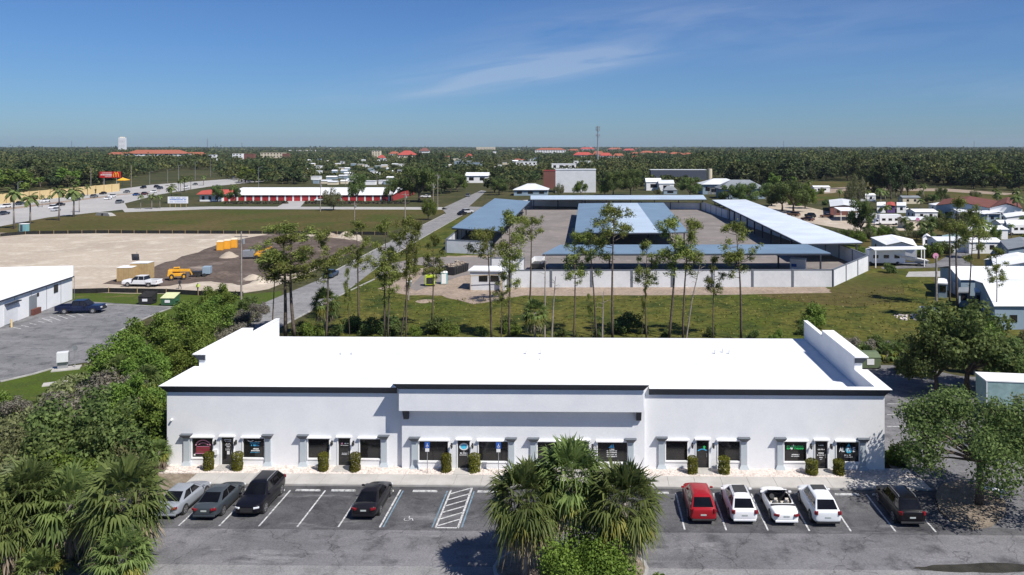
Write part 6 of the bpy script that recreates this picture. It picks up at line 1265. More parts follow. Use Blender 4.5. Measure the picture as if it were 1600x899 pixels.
# cell tower
p = G(934, 262); d = UV(p)[2]; h = CAM_H + (PV - 197) / FPX * d; t = thing('cell_tower', 'tall grey monopole tower with three antenna rings on the skyline', 'tower', (p.x, p.y, 0))
MB().tube([(0, 0, 0), (0, 0, h)], [1.05, .6], 10).build('mast', 'galvanized', t)
for zf in (.99, .93, .80):
    a_ = MB()
    for k in range(9): an = k * .698; a_.box(math.cos(an) * 2.1 - .28, math.cos(an) * 2.1 + .28, math.sin(an) * 2.1 - .2, math.sin(an) * 2.1 + .2, h * zf - 2.4, h * zf)
    a_.tube([(-2.1, 0, h * zf - 1.2), (2.1, 0, h * zf - 1.2)], .12, 5).tube([(0, -2.1, h * zf - 1.2), (0, 2.1, h * zf - 1.2)], .12, 5); a_.build('antenna_ring', 'galvanized', t)
# ------------------------------------------------------------------ buildings made of a roof plan seen in the photo
def home(px, z, wallm, roofm, label, rise=.9, win=3, group=None, name='mobile_home', cat='mobile home', inset=.35, long=None, flat=False, porch=None):
    P = [G(u, v, z) for u, v in px]; c = sum(P, Vector()) / 4; c.z = 0
    t = thing(name, label, cat, (c.x, c.y, 0), 0, group); Q = [Vector((p.x - c.x, p.y - c.y, z)) for p in P]
    q = [v * (1 - inset / max(v.xy.length, 1)) for v in Q]
    w_ = MB(); w_.prism([(v.x, v.y) for v in q], 0, z - .02)
    e01 = (Q[1] - Q[0]).length; e12 = (Q[2] - Q[1]).length; lng = (e01 >= e12) if long is None else long
    if flat: MB().prism([(v.x, v.y) for v in Q], z, z + .2).build('roof', roofm, t); ends = None
    else:
        if lng: r0, r1 = (Q[0] + Q[3]) / 2, (Q[1] + Q[2]) / 2; fa = [(0, 1, 5, 4), (2, 3, 4, 5)]; gb_ = [(3, 0, 4), (1, 2, 5)]; qa = [(q[3], q[0]), (q[1], q[2])]
        else: r0, r1 = (Q[0] + Q[1]) / 2, (Q[3] + Q[2]) / 2; fa = [(0, 4, 5, 3), (1, 2, 5, 4)]; gb_ = [(0, 1, 4), (2, 3, 5)]; qa = [(q[0], q[1]), (q[2], q[3])]
        r0 = r0 + Vector((0, 0, rise)); r1 = r1 + Vector((0, 0, rise)); pts = Q + [r0, r1]; lo = [p - Vector((0, 0, .1)) for p in pts]
        rm = MB(); rm.add(pts, fa); rm.add(lo, [f[::-1] for f in fa])
        for i in range(4):
            j = (i + 1) % 4
            if tuple(sorted((i, j))) in [tuple(sorted(g_[:2])) for g_ in gb_]: continue
            rm.add([Q[i], Q[j], Q[j] - Vector((0, 0, .1)), Q[i] - Vector((0, 0, .1))], [(0, 1, 2, 3)])
        rm.build('roof', roofm, t)
        for (a, b), rr_ in zip(qa, (r0, r1)):
            top = ((a + b) / 2); w_.add([(a.x, a.y, z - .02), (b.x, b.y, z - .02), (top.x, top.y, z + rise * (1 - inset / 3) - .1)], [(0, 1, 2)])
    w_.build('wall', wallm, t)
    for (i, j) in ((0, 1), (3, 0), (1, 2)):
        a, b = q[i], q[j]; L_ = (b - a).length; dd = (b - a).normalized(); nn = Vector((dd.y, -dd.x, 0)); mid = (a + b) / 2
        if nn.dot(mid) < 0: nn = -nn
        k = max(1, int(L_ / 3.2)) if win else 0
        for s in range(min(k, win)):
            cc = a.lerp(b, (s + .7) / (min(k, win) + .4)); e0 = cc - dd * .5; e1 = cc + dd * .5; door = (s == 1 and k > 2)
            wv = MB(); z0, z1 = (.15, 2.1) if door else (1.0, 2.0)
            o4 = [(e0 + nn * o_) for o_ in (.004, .05)] + [(e1 + nn * o_) for o_ in (.004, .05)]
            wv.prism([(o4[0].x, o4[0].y), (o4[1].x, o4[1].y), (o4[3].x, o4[3].y), (o4[2].x, o4[2].y)], z0, z1); wv.build('door' if door else 'window', 'sign_white' if door and wallm != 'tilt_white' else 'dark_glass', t)
    return t
def awning(px, z, m, label, postz=True):
    P = [G(u, v, z) for u, v in px]; t = thing('awning', label, 'awning'); MB().prism([(p.x, p.y) for p in P], z, z + .15).build('canopy', m, t)
    c = sum(P, Vector()) / 4
    for p in P: q = p.lerp(c, .06); MB().box(q.x - .08, q.x + .08, q.y - .08, q.y + .08, 0, z - .002).build('post', 'white_trim', t)
gm_ = 'homes in the mobile home park'
home([(1500, 437), (1612, 437), (1575, 418), (1466, 418)], 3.2, 'blue_grey_wall', 'white_roof', 'long white-roofed home nearest the meadow, front one of the pair', 1.2, 2, gm_, long=True)
home([(1553, 478), (1700, 478), (1640, 438), (1521, 438)], 3.3, 'blue_grey_wall', 'white_roof', 'long white-roofed home cut by the right edge, behind the leaning pine', 1.3, 3, gm_, long=True)
home([(1385, 383), (1434, 385.5), (1426, 374), (1360, 371)], 3.0, 'tilt_white', 'white_roof', 'white gabled home behind the parked motor home', .9, 2, gm_)
awning([(1366, 391.5), (1447, 390), (1442, 386), (1357, 387)], 3.6, 'white_roof', 'long thin white canopy roof over the parked motor home')
home([(1441, 371.5), (1455, 370.5), (1453, 368), (1443, 368)], 2.6, 'tilt_white', 'white_roof', 'small white shed beside the home with thin canopy', .5, 1, 'sheds in the park', 'garden_shed', 'shed')
home([(1470, 373), (1500, 374), (1506, 368), (1472, 368)], 2.6, 'blue_grey_wall', 'teal_paint', 'home with a pale teal carport roof near the park lane', .5, 1, gm_)
home([(1507, 364), (1552, 364), (1548, 352), (1512, 352)], 3.0, 'blue_grey_wall', 'white_roof', 'white-roofed home half hidden by small palms', 1.0, 2, gm_)
home([(1575, 390), (1640, 390), (1625, 375), (1562, 376)], 2.9, 'blue_grey_wall', 'grey_roof', 'grey-blue roofed home at the right edge', .8, 2, gm_)
home([(1553, 418), (1650, 418), (1630, 401), (1548, 401)], 2.8, 'blue_grey_wall', 'white_roof', 'white-roofed home at the right edge above the paired long homes', .9, 2, gm_)
home([(1537, 398 + 8), (1572, 408), (1560, 402), (1548, 403)], 2.3, 'blue_grey_wall', 'white_roof', 'small white lean-to roof beside the right edge home', .3, 1, 'sheds in the park', 'garden_shed', 'shed')
awning([(1524, 330), (1567, 330), (1564, 325.5), (1524, 325.5)], 3.0, 'white_roof', 'upper white canopy below the maroon roof'); awning([(1543, 334.5), (1564, 334.5), (1562, 331.5), (1543, 331.5)], 2.8, 'white_roof', 'small white canopy under the upper one')
home([(1572, 340), (1625, 340), (1620, 334), (1566, 334)], 3.0, 'tilt_white', 'white_roof', 'white-roofed home at the right edge below the maroon roof', .7, 2, gm_)
home([(1573, 350), (1640, 350), (1630, 345), (1568, 345)], 2.8, 'tilt_white', 'white_roof', 'second white-roofed home at the right edge below the maroon roof', .7, 2, gm_)
home([(1462, 321), (1545, 325), (1560, 314), (1474, 311.5)], 4.2, 'blue_grey_wall', 'maroon_roof', 'large house with a wide maroon hip roof at right', 1.5, 3, None, 'house', 'house')
home([(1546, 325), (1598, 326), (1590, 315), (1560, 314)], 4.2, 'tilt_white', 'maroon_roof', 'white gabled wing at the right end of the maroon roofed house', 1.6, 1, None, 'house', 'house', long=False)
home([(1465, 452 - 8), (1481, 445), (1479, 438 - 1), (1466, 436.5)], 2.3, 'blue_grey_wall', 'white_roof', 'small shed with white flat roof left of the paired long homes', .2, 1, 'sheds in the park', 'garden_shed', 'shed', flat=True)
home([(1523, 458), (1538, 458), (1536, 452), (1522, 452)], 2.4, 'blue_grey_wall', 'white_roof', 'small shed with white roof between the paired long homes', .2, 1, 'sheds in the park', 'garden_shed', 'shed', flat=True)
home([(1558, 474), (1582, 474), (1580, 466), (1556, 466)], 2.3, 'tilt_white', 'tilt_white', 'whitish cube shed beside the leaning pine', .2, 0, 'sheds in the park', 'garden_shed', 'shed', flat=True)
home([(1590, 485), (1640, 485), (1630, 474), (1590, 474)], 2.5, 'blue_grey_wall', 'white_roof', 'blue-walled shed with white roof at the right edge', .4, 1, 'sheds in the park', 'garden_shed', 'shed')
home([(1497, 458), (1516, 458), (1515, 451), (1498, 451)], 2.2, 'blue_grey_wall', 'grey_roof', 'grey shed against the front long home', .2, 1, 'sheds in the park', 'garden_shed', 'shed', flat=True)
home([(1370, 322), (1384, 322), (1384, 316.5), (1370, 316.5)], 2.6, 'tilt_white', 'white_roof', 'white box shed left of the purple one', .2, 1, 'three coloured sheds', 'garden_shed', 'shed', flat=True)
home([(1385, 322), (1399, 322), (1398, 316.5), (1386, 316.5)], 2.6, 'purple_paint', 'red_roof', 'purple shed between two white ones', .3, 1, 'three coloured sheds', 'garden_shed', 'shed')
home([(1401, 322), (1416, 322), (1416, 317), (1401, 317)], 2.6, 'tilt_white', 'white_roof', 'white box shed right of the purple one', .2, 1, 'three coloured sheds', 'garden_shed', 'shed', flat=True)
home([(1297, 323), (1340, 323), (1336, 312.5), (1295, 312.5)], 3.2, 'brown_wall', 'light_roof', 'low maroon workshop with a pale roof beyond the gravel yard', .6, 2, None, 'workshop', 'building')
awning([(1313, 330), (1356, 330), (1350, 324.5), (1303, 324.5)], 3.4, 'white_roof', 'pale flat canopy in front of the maroon workshop')
def rv(u, v, L_, h, rz, label, name='motor_home', cat='motor home', cabx=True, z0=.5):
    p = G(u, v); t = thing(name, label, cat, (p.x, p.y, .03), rz); MB().box(-L_ / 2, L_ / 2, -1.2, 1.2, z0, h).build('body', 'tilt_white', t, bevel=.08)
    MB().box(-L_ / 2 + .3, L_ / 2 - .3, -1.2, 1.2, h + .002, h + .1).build('roof', 'white_roof', t)
    for k in range(3): MB().box(-L_ / 2 + .8 + k * L_ / 3.4, -L_ / 2 + 1.9 + k * L_ / 3.4, -1.23, -1.203, 1.5, 2.2).build('window', 'dark_glass', t)
    if cabx: MB().frus((-L_ / 2 - 1.5, -L_ / 2 + .02, -1.05, 1.05), .5, (-L_ / 2 - .7, -L_ / 2 + .02, -1.0, 1.0), 2.0).build('cab', 'tilt_white', t, bevel=.06); MB().box(-L_ / 2 - 1.0, -L_ / 2 - .3, -1.08, -1.04, 1.2, 1.8).build('window', 'dark_glass', t)
    for x in (-L_ / 2 + .2, L_ / 2 - 1.6): [MB().tube([(x, s * .95, .42), (x, s * 1.22, .42)], .42, 12).build('wheel', 'rubber', t) for s in (-1, 1)]
rv(1389, 352, 6.8, 3.3, 0, 'white box truck parked on the gravel yard', 'box_truck', 'truck'); rv(1352, 348.5, 7.0, 3.0, 0, 'white trailer parked left of the box truck', 'travel_trailer', 'trailer', False)
rv(1383, 414, 7.5, 3.2, 0, 'grey and white motor home parked under the thin canopy'); rv(1592, 367.5, 6.0, 2.9, .1, 'pale travel trailer at the right edge', 'travel_trailer', 'trailer', False)
p = G(1418, 415); t = thing('boat', 'covered boat with a raised grey bow on a trailer beside the motor home', 'boat', (p.x, p.y, 0), -.15)
MB().add([(-4, -.9, 2.6), (-4, .9, 2.6), (4, -1.1, 1.2), (4, 1.1, 1.2), (-4.6, 0, 2.9), (-3.4, 0, 1.4), (4, 0, .5), (4.1, -1.0, .9), (4.1, 1, .9)], [(0, 2, 3, 1), (4, 0, 1), (4, 5, 0), (4, 1, 5), (5, 6, 2, 0), (5, 1, 3, 6), (2, 6, 3)]).build('hull', 'wall_white', t)
MB().box(-2, 3.9, -.9, .9, .45, .6).build('trailer', 'galvanized', t); [MB().tube([(2, s * .8, .35), (2, s * 1.05, .35)], .35, 10).build('wheel', 'rubber', t) for s in (-1, 1)]
put_car('suv', 1266, 340, .3, blk, 'black vehicle parked on the gravel yard beside the pale carport'); put_car('sedan', 1292, 340.5, 1.2, (.16, .09, .06), 'brown boat-like car parked on the gravel yard right of the black one')
put_car('sedan', 1466, 376, 1.4, blk, 'black car parked in the mobile home park')
# ------------------------------------------------------------------ middle distance
HAZE = 4.5e-5
A, B = G(-30, 322), G(186, 299); t = thing('boundary_wall', 'long pale yellow wall between the highway and the woods', 'wall'); n = 14; m_ = MB()
for k in range(n):
    a, b = A.lerp(B, k / n), A.lerp(B, (k + 1) / n); MB().bar((a.x, a.y, 2.1), (b.x, b.y, 2.1), .3, 4.2).build('wall_panel', 'yellow_wall', t); MB().obox((b.x, b.y, 0), (.5, .5, 4.4), .2).build('post', 'timber', t)
# red self-storage rows
p0, p1 = G(345, 314.5), G(612, 314.5); rz = math.atan2(p1.y - p0.y, p1.x - p0.x); L_ = (p1 - p0).length
t = thing('storage_building', 'long red self-storage building with white metal roof', 'building', (p0.x, p0.y, 0), rz); t['label'] = 'long red self-storage building with white metal roof'
MB().box(0, L_, 0, 48, 0, 2.75).build('wall', 'red_wall', t)
MB().add([(-.5, -.6, 2.76), (L_ + .5, -.6, 2.76), (L_ + .5, 24, 4.9), (-.5, 24, 4.9), (L_ + .5, 48, 2.76), (-.5, 48, 2.76)], [(0, 1, 2, 3), (3, 2, 4, 5)]).build('roof', 'white_roof', t)
k = 0; x = 1.0
while x < L_ - 4:
    if 50 < k * 1.0 < 0: pass
    MB().box(x, x + 2.4, -.05, -.003, .05, 2.3).build('roller_door', 'red_door', t); MB().box(x + 2.55, x + 3.25, -.09, -.003, 0, 2.6).build('pilaster', 'tilt_white', t); x += 3.6; k += 1
t2 = thing('storage_office', 'storage office with red mansard awnings left of the long storage building', 'building', (G(312, 315).x, G(312, 315).y, 0), rz)
MB().box(0, 10, 0, 12, 0, 3.2).build('wall', 'tilt_white', t2); MB().frus((-1, 11, -1.2, 13), 3.202, (.5, 9.5, .5, 11.5), 4.8).build('roof', 'red_roof', t2); [MB().box(x, x + 1.2, -.05, -.003, .8, 2.4).build('window', 'dark_glass', t2) for x in (1, 4, 7)]
p = G(561, 312.5); t3 = thing('storage_gatehouse', 'white block with one dark door in the red storage row', 'building', (p.x, p.y - 1, 0), rz); MB().box(0, 9, -1.2, 3, 0, 3.0).build('wall', 'tilt_white', t3); MB().box(3.2, 4.3, -1.26, -1.203, 0, 2.2).build('door', 'dark_frame', t3); MB().box(-.2, 9.2, -1.4, 3.2, 3.002, 3.2).build('roof', 'white_roof', t3)
# hedges along the storage street
def hedge_row(u0, u1, v, lab, hgt=1.3, dep=1.6, seed=1):
    a, b = G(u0, v), G(u1, v); r = np.random.default_rng(seed); L_ = (b - a).length; n = int(L_ * 26); c_ = (a + b) / 2; t = thing('hedge', lab, 'hedge', (c_.x, c_.y, 0), math.atan2(b.y - a.y, b.x - a.x))
    MB().box(-L_ / 2 + .3, L_ / 2 - .3, -dep * .3, dep * .3, 0, hgt * .7).build('stem_mass', 'bark', t)
    cen = np.stack([r.uniform(-L_ / 2, L_ / 2, n), r.uniform(-dep / 2, dep / 2, n), r.uniform(.1, hgt, n) * (.9 + .2 * r.random(n))], 1); V, F = rand_rot_quads(cen, np.full(n, .62), .7, r, up=.6); npmesh('foliage', V, F, 'far_leaf', t)
hedge_row(352, 450, 318.6, 'dark clipped hedge before the left part of the red storage building'); hedge_row(476, 640, 318.8, 'dark clipped hedge before the right part of the red storage building', seed=2)
# billboard
p = G(172, 290); d = UV(p)[2]; sc_ = d / FPX; t = thing('billboard', 'red roadside billboard with golden arches at the end of the yellow wall', 'billboard', (p.x, p.y, 0), -.05)
W_ = 34 * sc_; zb_ = 12 * sc_; ht_ = 9.5 * sc_
MB().box(-W_ / 2, W_ / 2, -.2, .2, zb_, zb_ + ht_).build('board', 'sign_red', t); [MB().tube([(x, .2, 0), (x, .2, zb_ + 1)], .22, 8).build('post', 'galvanized', t) for x in (-W_ * .3, W_ * .3)]
m_ = MB(); scribble(m_, -W_ * .44, W_ * .10, zb_ + ht_ * .34, ht_ * .30, -.21, rs); scribble(m_, -W_ * .40, W_ * .08, zb_ + ht_ * .72, ht_ * .14, -.21, rs); scribble(m_, -W_ * .25, W_ * .1, zb_ + ht_ * .12, ht_ * .12, -.21, rs); m_.build('lettering', 'sign_white', t)
m_ = MB()
for cx_ in (.235, .35):
    pts = [(W_ * (cx_ + .058 * math.cos(a)), -.24, zb_ + ht_ * (.12 + .74 * math.sin(a))) for a in [math.pi * k / 12 for k in range(13)]]; m_.tube(pts, ht_ * .055, 5)
m_.build('arches_logo', 'arches_yellow', t)
p = G(193, 291); t = thing('sunshade', 'yellow pointed sunshade beside the red billboard', 'sunshade', (p.x, p.y, 0)); w_ = 13 * sc_; z_ = 9 * sc_
MB().add([(-w_ / 2, -3, z_), (w_ / 2, -3, z_), (w_ / 2, 3, z_), (-w_ / 2, 3, z_), (-w_ * .1, 0, z_ + 4.2 * sc_)], [(0, 1, 4), (1, 2, 4), (2, 3, 4), (3, 0, 4), (3, 2, 1, 0)]).build('canopy', 'arches_yellow', t); MB().tube([(-w_ * .1, 0, 0), (-w_ * .1, 0, z_ + 2)], .15, 6).build('post', 'galvanized', t)
p = G(278, 324.5); d = UV(p)[2]; sc_ = d / FPX; t = thing('banner_sign', 'white banner sign with blue lettering before the storage office', 'sign', (p.x, p.y, 0)); W_ = 32 * sc_
MB().box(-W_ / 2, W_ / 2, -.06, .06, 6.5 * sc_, 17 * sc_).build('panel', 'sign_white', t); m_ = MB(); [scribble(m_, -W_ * .4, W_ * .42, z * sc_, h_ * sc_, -.07, rs) for z, h_ in ((14, 1.8), (11.2, 2.2), (8.2, 1.2))]; m_.build('lettering', 'banner_blue', t); [MB().box(x * W_ - .08, x * W_ + .08, .062, .2, 0, 9 * sc_).build('post', 'timber', t) for x in (-.4, -.13, .13, .4)]
p = G(165, 337); t = thing('drain_culvert', 'pale concrete culvert mouth in the verge beside the highway', 'culvert', (p.x, p.y, 0), -.4); MB().frus((-4, 4, -1.2, 1.2), 0, (-3, 3, -1.2, .2), 1.1).build('headwall', 'kerb', t); MB().tube([(0, -1.3, .5), (0, -1.15, .5)], .45, 12).build('pipe', 'black_plastic', t)
p = G(38, 362); t = thing('portable_toilet', 'blue-green portable toilet behind the far silt fence', 'portable toilet', (p.x, p.y, 0)); MB().box(-1.0, 1.0, -.7, .7, .05, 2.2).build('cabin', 'porta_teal', t, bevel=.04); MB().box(-.7, .0, -.73, -.7, .2, 2.0).build('door', 'navy_shade', t); MB().box(-1.05, 1.05, -.75, .75, 2.202, 2.35).build('roof', 'white_trim', t)
BLOCKS = []
def block(u0, u1, vt, vb, wallm, roofm, label, name='distant_building', dep=.6, group=None, roof='flat', rise=.35, win=True, cat='building', lab_ok=True, wfrac=1):
    p = G((u0 + u1) / 2, vb); d = UV(p)[2]; W_ = (u1 - u0) * d / FPX; top = CAM_H - (vt - PV) * d / FPX; D_ = W_ * dep if dep < 5 else dep
    BLOCKS.append((u0 - 2, u1 + 2, d - 12, d + D_ + 25, p, max(W_, D_)) if group != 'mobile homes beyond the storage building' else (u0, u1, d + 8, d + D_ + 3, p, W_))
    t = thing(name, label, cat, (p.x, p.y, 0), YAW, group)
    if roof == 'flat':
        h = top; MB().box(-W_ / 2, W_ / 2, 0, D_, 0, h - .25).build('wall', wallm, t); MB().box(-W_ / 2 - .2, W_ / 2 + .2, -.2, D_ + .2, h - .248, h).build('roof', roofm, t)
    else:
        h = top * (1 - rise); o_ = min(1.0, W_ * .04); MB().box(-W_ / 2, W_ / 2, 0, D_, 0, h).build('wall', wallm, t)
        if roof == 'hip': in_ = min(W_, D_) * .48; vs = [(-W_ / 2 - o_, -o_, h + .002), (W_ / 2 + o_, -o_, h + .002), (W_ / 2 + o_, D_ + o_, h + .002), (-W_ / 2 - o_, D_ + o_, h + .002)] + ([(-W_ / 2 + in_, D_ / 2, top), (W_ / 2 - in_, D_ / 2, top)] if W_ >= D_ else [(0, in_, top), (0, D_ - in_, top)]); fs = ([(0, 1, 5, 4), (1, 2, 5), (2, 3, 4, 5), (3, 0, 4)] if W_ >= D_ else [(0, 1, 4), (1, 2, 5, 4), (2, 3, 5), (3, 0, 4, 5)])
        else: vs = [(-W_ / 2 - o_, -o_, h + .002), (W_ / 2 + o_, -o_, h + .002), (W_ / 2 + o_, D_ + o_, h + .002), (-W_ / 2 - o_, D_ + o_, h + .002), (-W_ / 2 - o_, D_ / 2, top), (W_ / 2 + o_, D_ / 2, top)]; fs = [(0, 1, 5, 4), (2, 3, 4, 5), (1, 2, 5), (3, 0, 4)]
        MB().add(vs, fs + [(3, 2, 1, 0)]).build('roof', roofm, t)
    if win:
        st = max(1, int(h / 3.6)); per = max(1, min(12, int(W_ / 5)))
        for s in range(min(st, 4)):
            z = h / st * s + h / st * .35
            for k in range(per): x = -W_ / 2 + W_ * (k + .5) / per; MB().box(x - W_ / per * .22, x + W_ / per * .22, -.08, -.004, z, z + h / st * .42).build('window', 'dark_glass', t)
    return t
block(849, 868, 266.5, 295, 'brown_wall', 'red_wall', 'red end tower of the large storage block behind the compound', dep=1.0, win=False, name='storage_block')
block(868, 931, 265, 301, 'wall_white', 'light_roof', 'large plain grey-white warehouse block joined to the red tower', dep=.55, win=False, name='storage_block')
for u0, u1, v0, v1, lab in ((879, 906, 263, 266, 'dark rooftop plant on the plain grey-white block'),):
    p = G(892, 301); MB().box(-6, 6, 4, 10, 0, 1.6).build('rooftop_unit', 'slate_paint', None).location = (p.x, p.y + 4, 10.2)
    o = bpy.data.objects['rooftop_unit.001'] if 'rooftop_unit.001' in bpy.data.objects else bpy.data.objects['rooftop_unit']
    for ob in bpy.data.objects:
        if ob.name.startswith('rooftop_unit') and ob.parent is None and ob.type == 'MESH': tag(ob, lab, 'rooftop unit')
block(803, 855, 288, 306, 'blue_grey_wall', 'light_roof', 'building with a pale blue hip roof behind the far carport', roof='hip', rise=.5, dep=.8)
block(1017, 1104, 265.5, 281, 'navy_shade', 'light_roof', 'long low dark building with a grey flat roof beyond the trees', dep=.3, win=False)
p = G(1109, 283); d = UV(p)[2]; t = thing('water_tank', 'cream cylindrical tank at the right end of the long low building', 'tank', (p.x, p.y, 0)); MB().cyl((0, 0, 0), 3.7 * d / FPX, 19 * d / FPX, 20).build('tank', 'cream', t, smooth=False); BLOCKS.append((1100, 1118, d - 40, d + 20, p, 12))
block(1010, 1033, 279, 298, 'tilt_white', 'white_roof', 'white-roofed shed cluster building left of the round tree', dep=1.0, roof='gable', rise=.3); block(1030, 1053, 282, 299, 'tilt_white', 'light_roof', 'second white-roofed building left of the round tree', dep=1.0, roof='gable', rise=.3)
block(1037, 1058, 291, 304, 'blue_grey_wall', 'grey_roof', 'small grey-roofed building just left of the round tree', roof='hip', rise=.5)
block(1098, 1160, 280, 304, 'blue_grey_wall', 'light_roof', 'pale-roofed office building behind the right carport', roof='hip', rise=.35, dep=.7); block(1126, 1196, 282, 311, 'blue_grey_wall', 'grey_roof', 'grey hip-roofed office nearest the right carport', roof='hip', rise=.45, dep=.6)
block(1106, 1126, 290, 304, 'cream', 'grey_roof', 'cream gable front of the pale-roofed office', dep=.4, roof='gable', rise=.2)
block(728, 762, 270, 286, 'tilt_white', 'white_roof', 'white workshop with a dark doorway at the end of the side street', roof='gable', rise=.3, dep=.7)
block(710, 735, 252, 262, 'blue_grey_wall', 'light_roof', 'long grey-roofed shed at centre left distance', win=False); block(729, 756, 254, 263, 'blue_grey_wall', 'grey_roof', 'grey-roofed shed right of the long grey-roofed one', win=False)
block(862, 900, 256, 266, 'tilt_white', 'white_roof', 'long white flat building behind the red tower', dep=.4); block(896, 926, 252, 259, 'tilt_white', 'white_roof', 'white flat building left of the cell tower'); block(806, 838, 253, 259, 'tilt_white', 'light_roof', 'pale low building left of the long white flat building')
block(836, 884, 231.5, 240, 'tilt_white', 'terracotta_roof', 'long distant building with a salmon roof left of the cell tower', roof='hip', dep=.4)
for i, (a, b, c_, d_) in enumerate(((896, 926, 238, 247), (926, 944, 236.5, 247), (938, 956, 239, 248), (888, 905, 233, 238), (906, 930, 230.5, 236), (950, 972, 231, 236), (974, 992, 232.5, 238), (958, 975, 240, 248))): block(a, b, c_, d_, 'tilt_white', ('red_roof', 'terracotta_roof')[i % 2], 'white building with a red roof round the cell tower, %s from the left' % nth(sorted([896, 926, 938, 888, 906, 950, 974, 958]).index(a) + 1), roof='hip', rise=.5, group='red roofed buildings by the tower', dep=.4)
for i, (a, b, c_, d_) in enumerate(((984, 1002, 238, 242), (1000, 1022, 236, 240.5), (1022, 1044, 236.5, 241), (1046, 1068, 238, 242.5), (1066, 1086, 239, 244), (1085, 1110, 240, 245), (1108, 1128, 241.5, 246), (1138, 1161, 242.5, 247), (985, 1000, 243.5, 249))): block(a, b, c_, d_, 'cream', 'terracotta_roof', 'distant house with an orange roof right of the tower, %s from the left' % nth(sorted([984, 1000, 1022, 1046, 1066, 1085, 1108, 1138, 985]).index(a) + 1), roof='hip', rise=.65, group='orange roofed houses', dep=.5, win=False)
block(621, 648, 235.5, 247, 'cream', 'red_roof', 'broad coral-red roofed building at centre left distance', roof='hip', rise=.6, dep=.7, name='hotel'); block(607, 623, 237, 243, 'tilt_white', 'terracotta_roof', 'orange roof just left of the broad coral roof', roof='hip', rise=.6)
block(655, 670, 231.5, 241, 'tilt_white', 'brown_wall', 'building with a dark red roof right of the broad coral roof', roof='hip', rise=.5); block(581, 594, 236, 246, 'cream', 'white_roof', 'small cream building left of the coral roofs'); block(590, 601, 242.5, 250, 'tilt_white', 'red_roof', 'small bright red roof before the cream building', roof='hip', rise=.6)
block(744, 773, 230, 236, 'cream', 'cream', 'wide cream building on the skyline at centre', dep=.3); block(770, 775, 237, 241.5, 'tilt_white', 'white_roof', 'tiny white block below the wide cream building', win=False); block(727, 738, 240.5, 248, 'tilt_white', 'red_roof', 'small bright red roofed building at centre distance', roof='hip', rise=.6)
block(407, 441, 239, 250, 'cream', 'cream', 'cream flat-topped building at left distance', dep=.5); block(441, 451, 240, 250, 'brown_wall', 'brown_wall', 'brown block joined to the cream flat-topped building', win=False); block(381, 396, 240.5, 252, 'brown_wall', 'brown_wall', 'brown block left of the cream building', win=False); block(363, 378, 240, 250, 'tilt_white', 'cream', 'small white building left of the brown block'); block(326, 338, 242, 254, 'tilt_white', 'white_roof', 'white gate-like building right of the hotel', dep=.3)
hd = block(194, 286, 234.5, 250, 'tilt_white', 'terracotta_roof', 'long white hotel with an orange tiled roof at left distance', roof='hip', rise=.38, dep=.28, name='hotel'); block(160, 200, 238, 247, 'cream', 'terracotta_roof', 'low orange-roofed wing left of the long hotel', roof='hip', rise=.7, dep=.5, name='hotel'); block(284, 321, 238, 248, 'cream', 'terracotta_roof', 'low orange-roofed wing right of the long hotel', roof='hip', rise=.7, dep=.5, name='hotel'); block(130, 140, 238.5, 244, 'cream', 'terracotta_roof', 'small orange roof showing above the left woods', roof='hip', rise=.8, win=False)
for i in range(7): block(450 + i * 6.4, 454.6 + i * 6.4, 234.8 + (i % 2) * .5, 238, 'cream', 'light_roof', 'tiny pale house in a row on the left skyline, %s from the left' % nth(i + 1), win=False, group='tiny pale houses on the skyline', roof='gable')
p = GD(191.5, 3000); t = thing('tower_block', 'white high-rise tower standing alone on the left skyline', 'building', (p.x, p.y, 0), .3); h = CAM_H + 12.5 / FPX * 3000; m_ = MB().box(-12, 12, -10, 10, 0, h); m_.build('wall', 'tilt_white', t); MB().box(-13.5, -12.05, -8, 8, 0, h - 3).build('stair_tower', 'light_roof', t); MB().box(-8, 8, -6, 6, h + .01, h + 3.5).build('roof_house', 'cream', t); [MB().box(-11, 11, -10.3, -10.02, z, z + 1.6).build('balcony_row', 'grey_roof', t) for z in range(6, int(h) - 2, 5)]
rr = random.Random(77)
# trailer park of many white homes behind the storage building
spots_ = []
for r_ in range(6):
    v0_ = 253.5 + r_ * 5.4 * (1 + r_ * .05)
    for k in range(9 + (r_ % 2)):
        u = 476 + k * 15.5 + (r_ % 2) * 6 + rr.uniform(-7, 7); v = v0_ + rr.uniform(-2.4, 2.4)
        if u < 625 and rr.random() < .82: spots_.append((u, v))
spots_.sort()
for i, (u, v) in enumerate(spots_):
    wd = rr.uniform(4.5, 11) * (v - 222) / 42; block(u, u + wd, v - 3.4 * (v - 215) / 40, v, rr.choice(['tilt_white', 'cream', 'tilt_white', 'blue_grey_wall']), rr.choice(['white_roof', 'white_roof', 'light_roof', 'white_roof']), 'white mobile home in the crowded park beyond the red storage roof', win=False, group='mobile homes beyond the storage building', roof=rr.choice(['flat', 'gable']), rise=.3, cat='mobile home', name='mobile_home', dep=.8)
for i in range(26):
    u = rr.uniform(690, 850); v = rr.uniform(247, 268); wd = rr.uniform(6, 12)
    block(u, u + wd, v - rr.uniform(2.4, 4), v, rr.choice(['tilt_white', 'cream', 'blue_grey_wall']), rr.choice(['white_roof', 'light_roof', 'terracotta_roof', 'grey_roof']), 'small pale building scattered among trees beyond the blue carports', win=False, group='small buildings at centre distance', roof=rr.choice(['flat', 'gable']), rise=.4)
for i in range(16):
    u = rr.uniform(1120, 1250); v = rr.uniform(252, 276); wd = rr.uniform(5, 9)
    block(u, u + wd, v - rr.uniform(2, 3.2), v, rr.choice(['tilt_white', 'cream']), rr.choice(['white_roof', 'light_roof']), 'small pale house glimpsed among the trees at right distance', win=False, group='small houses at right distance', roof='gable', rise=.4)
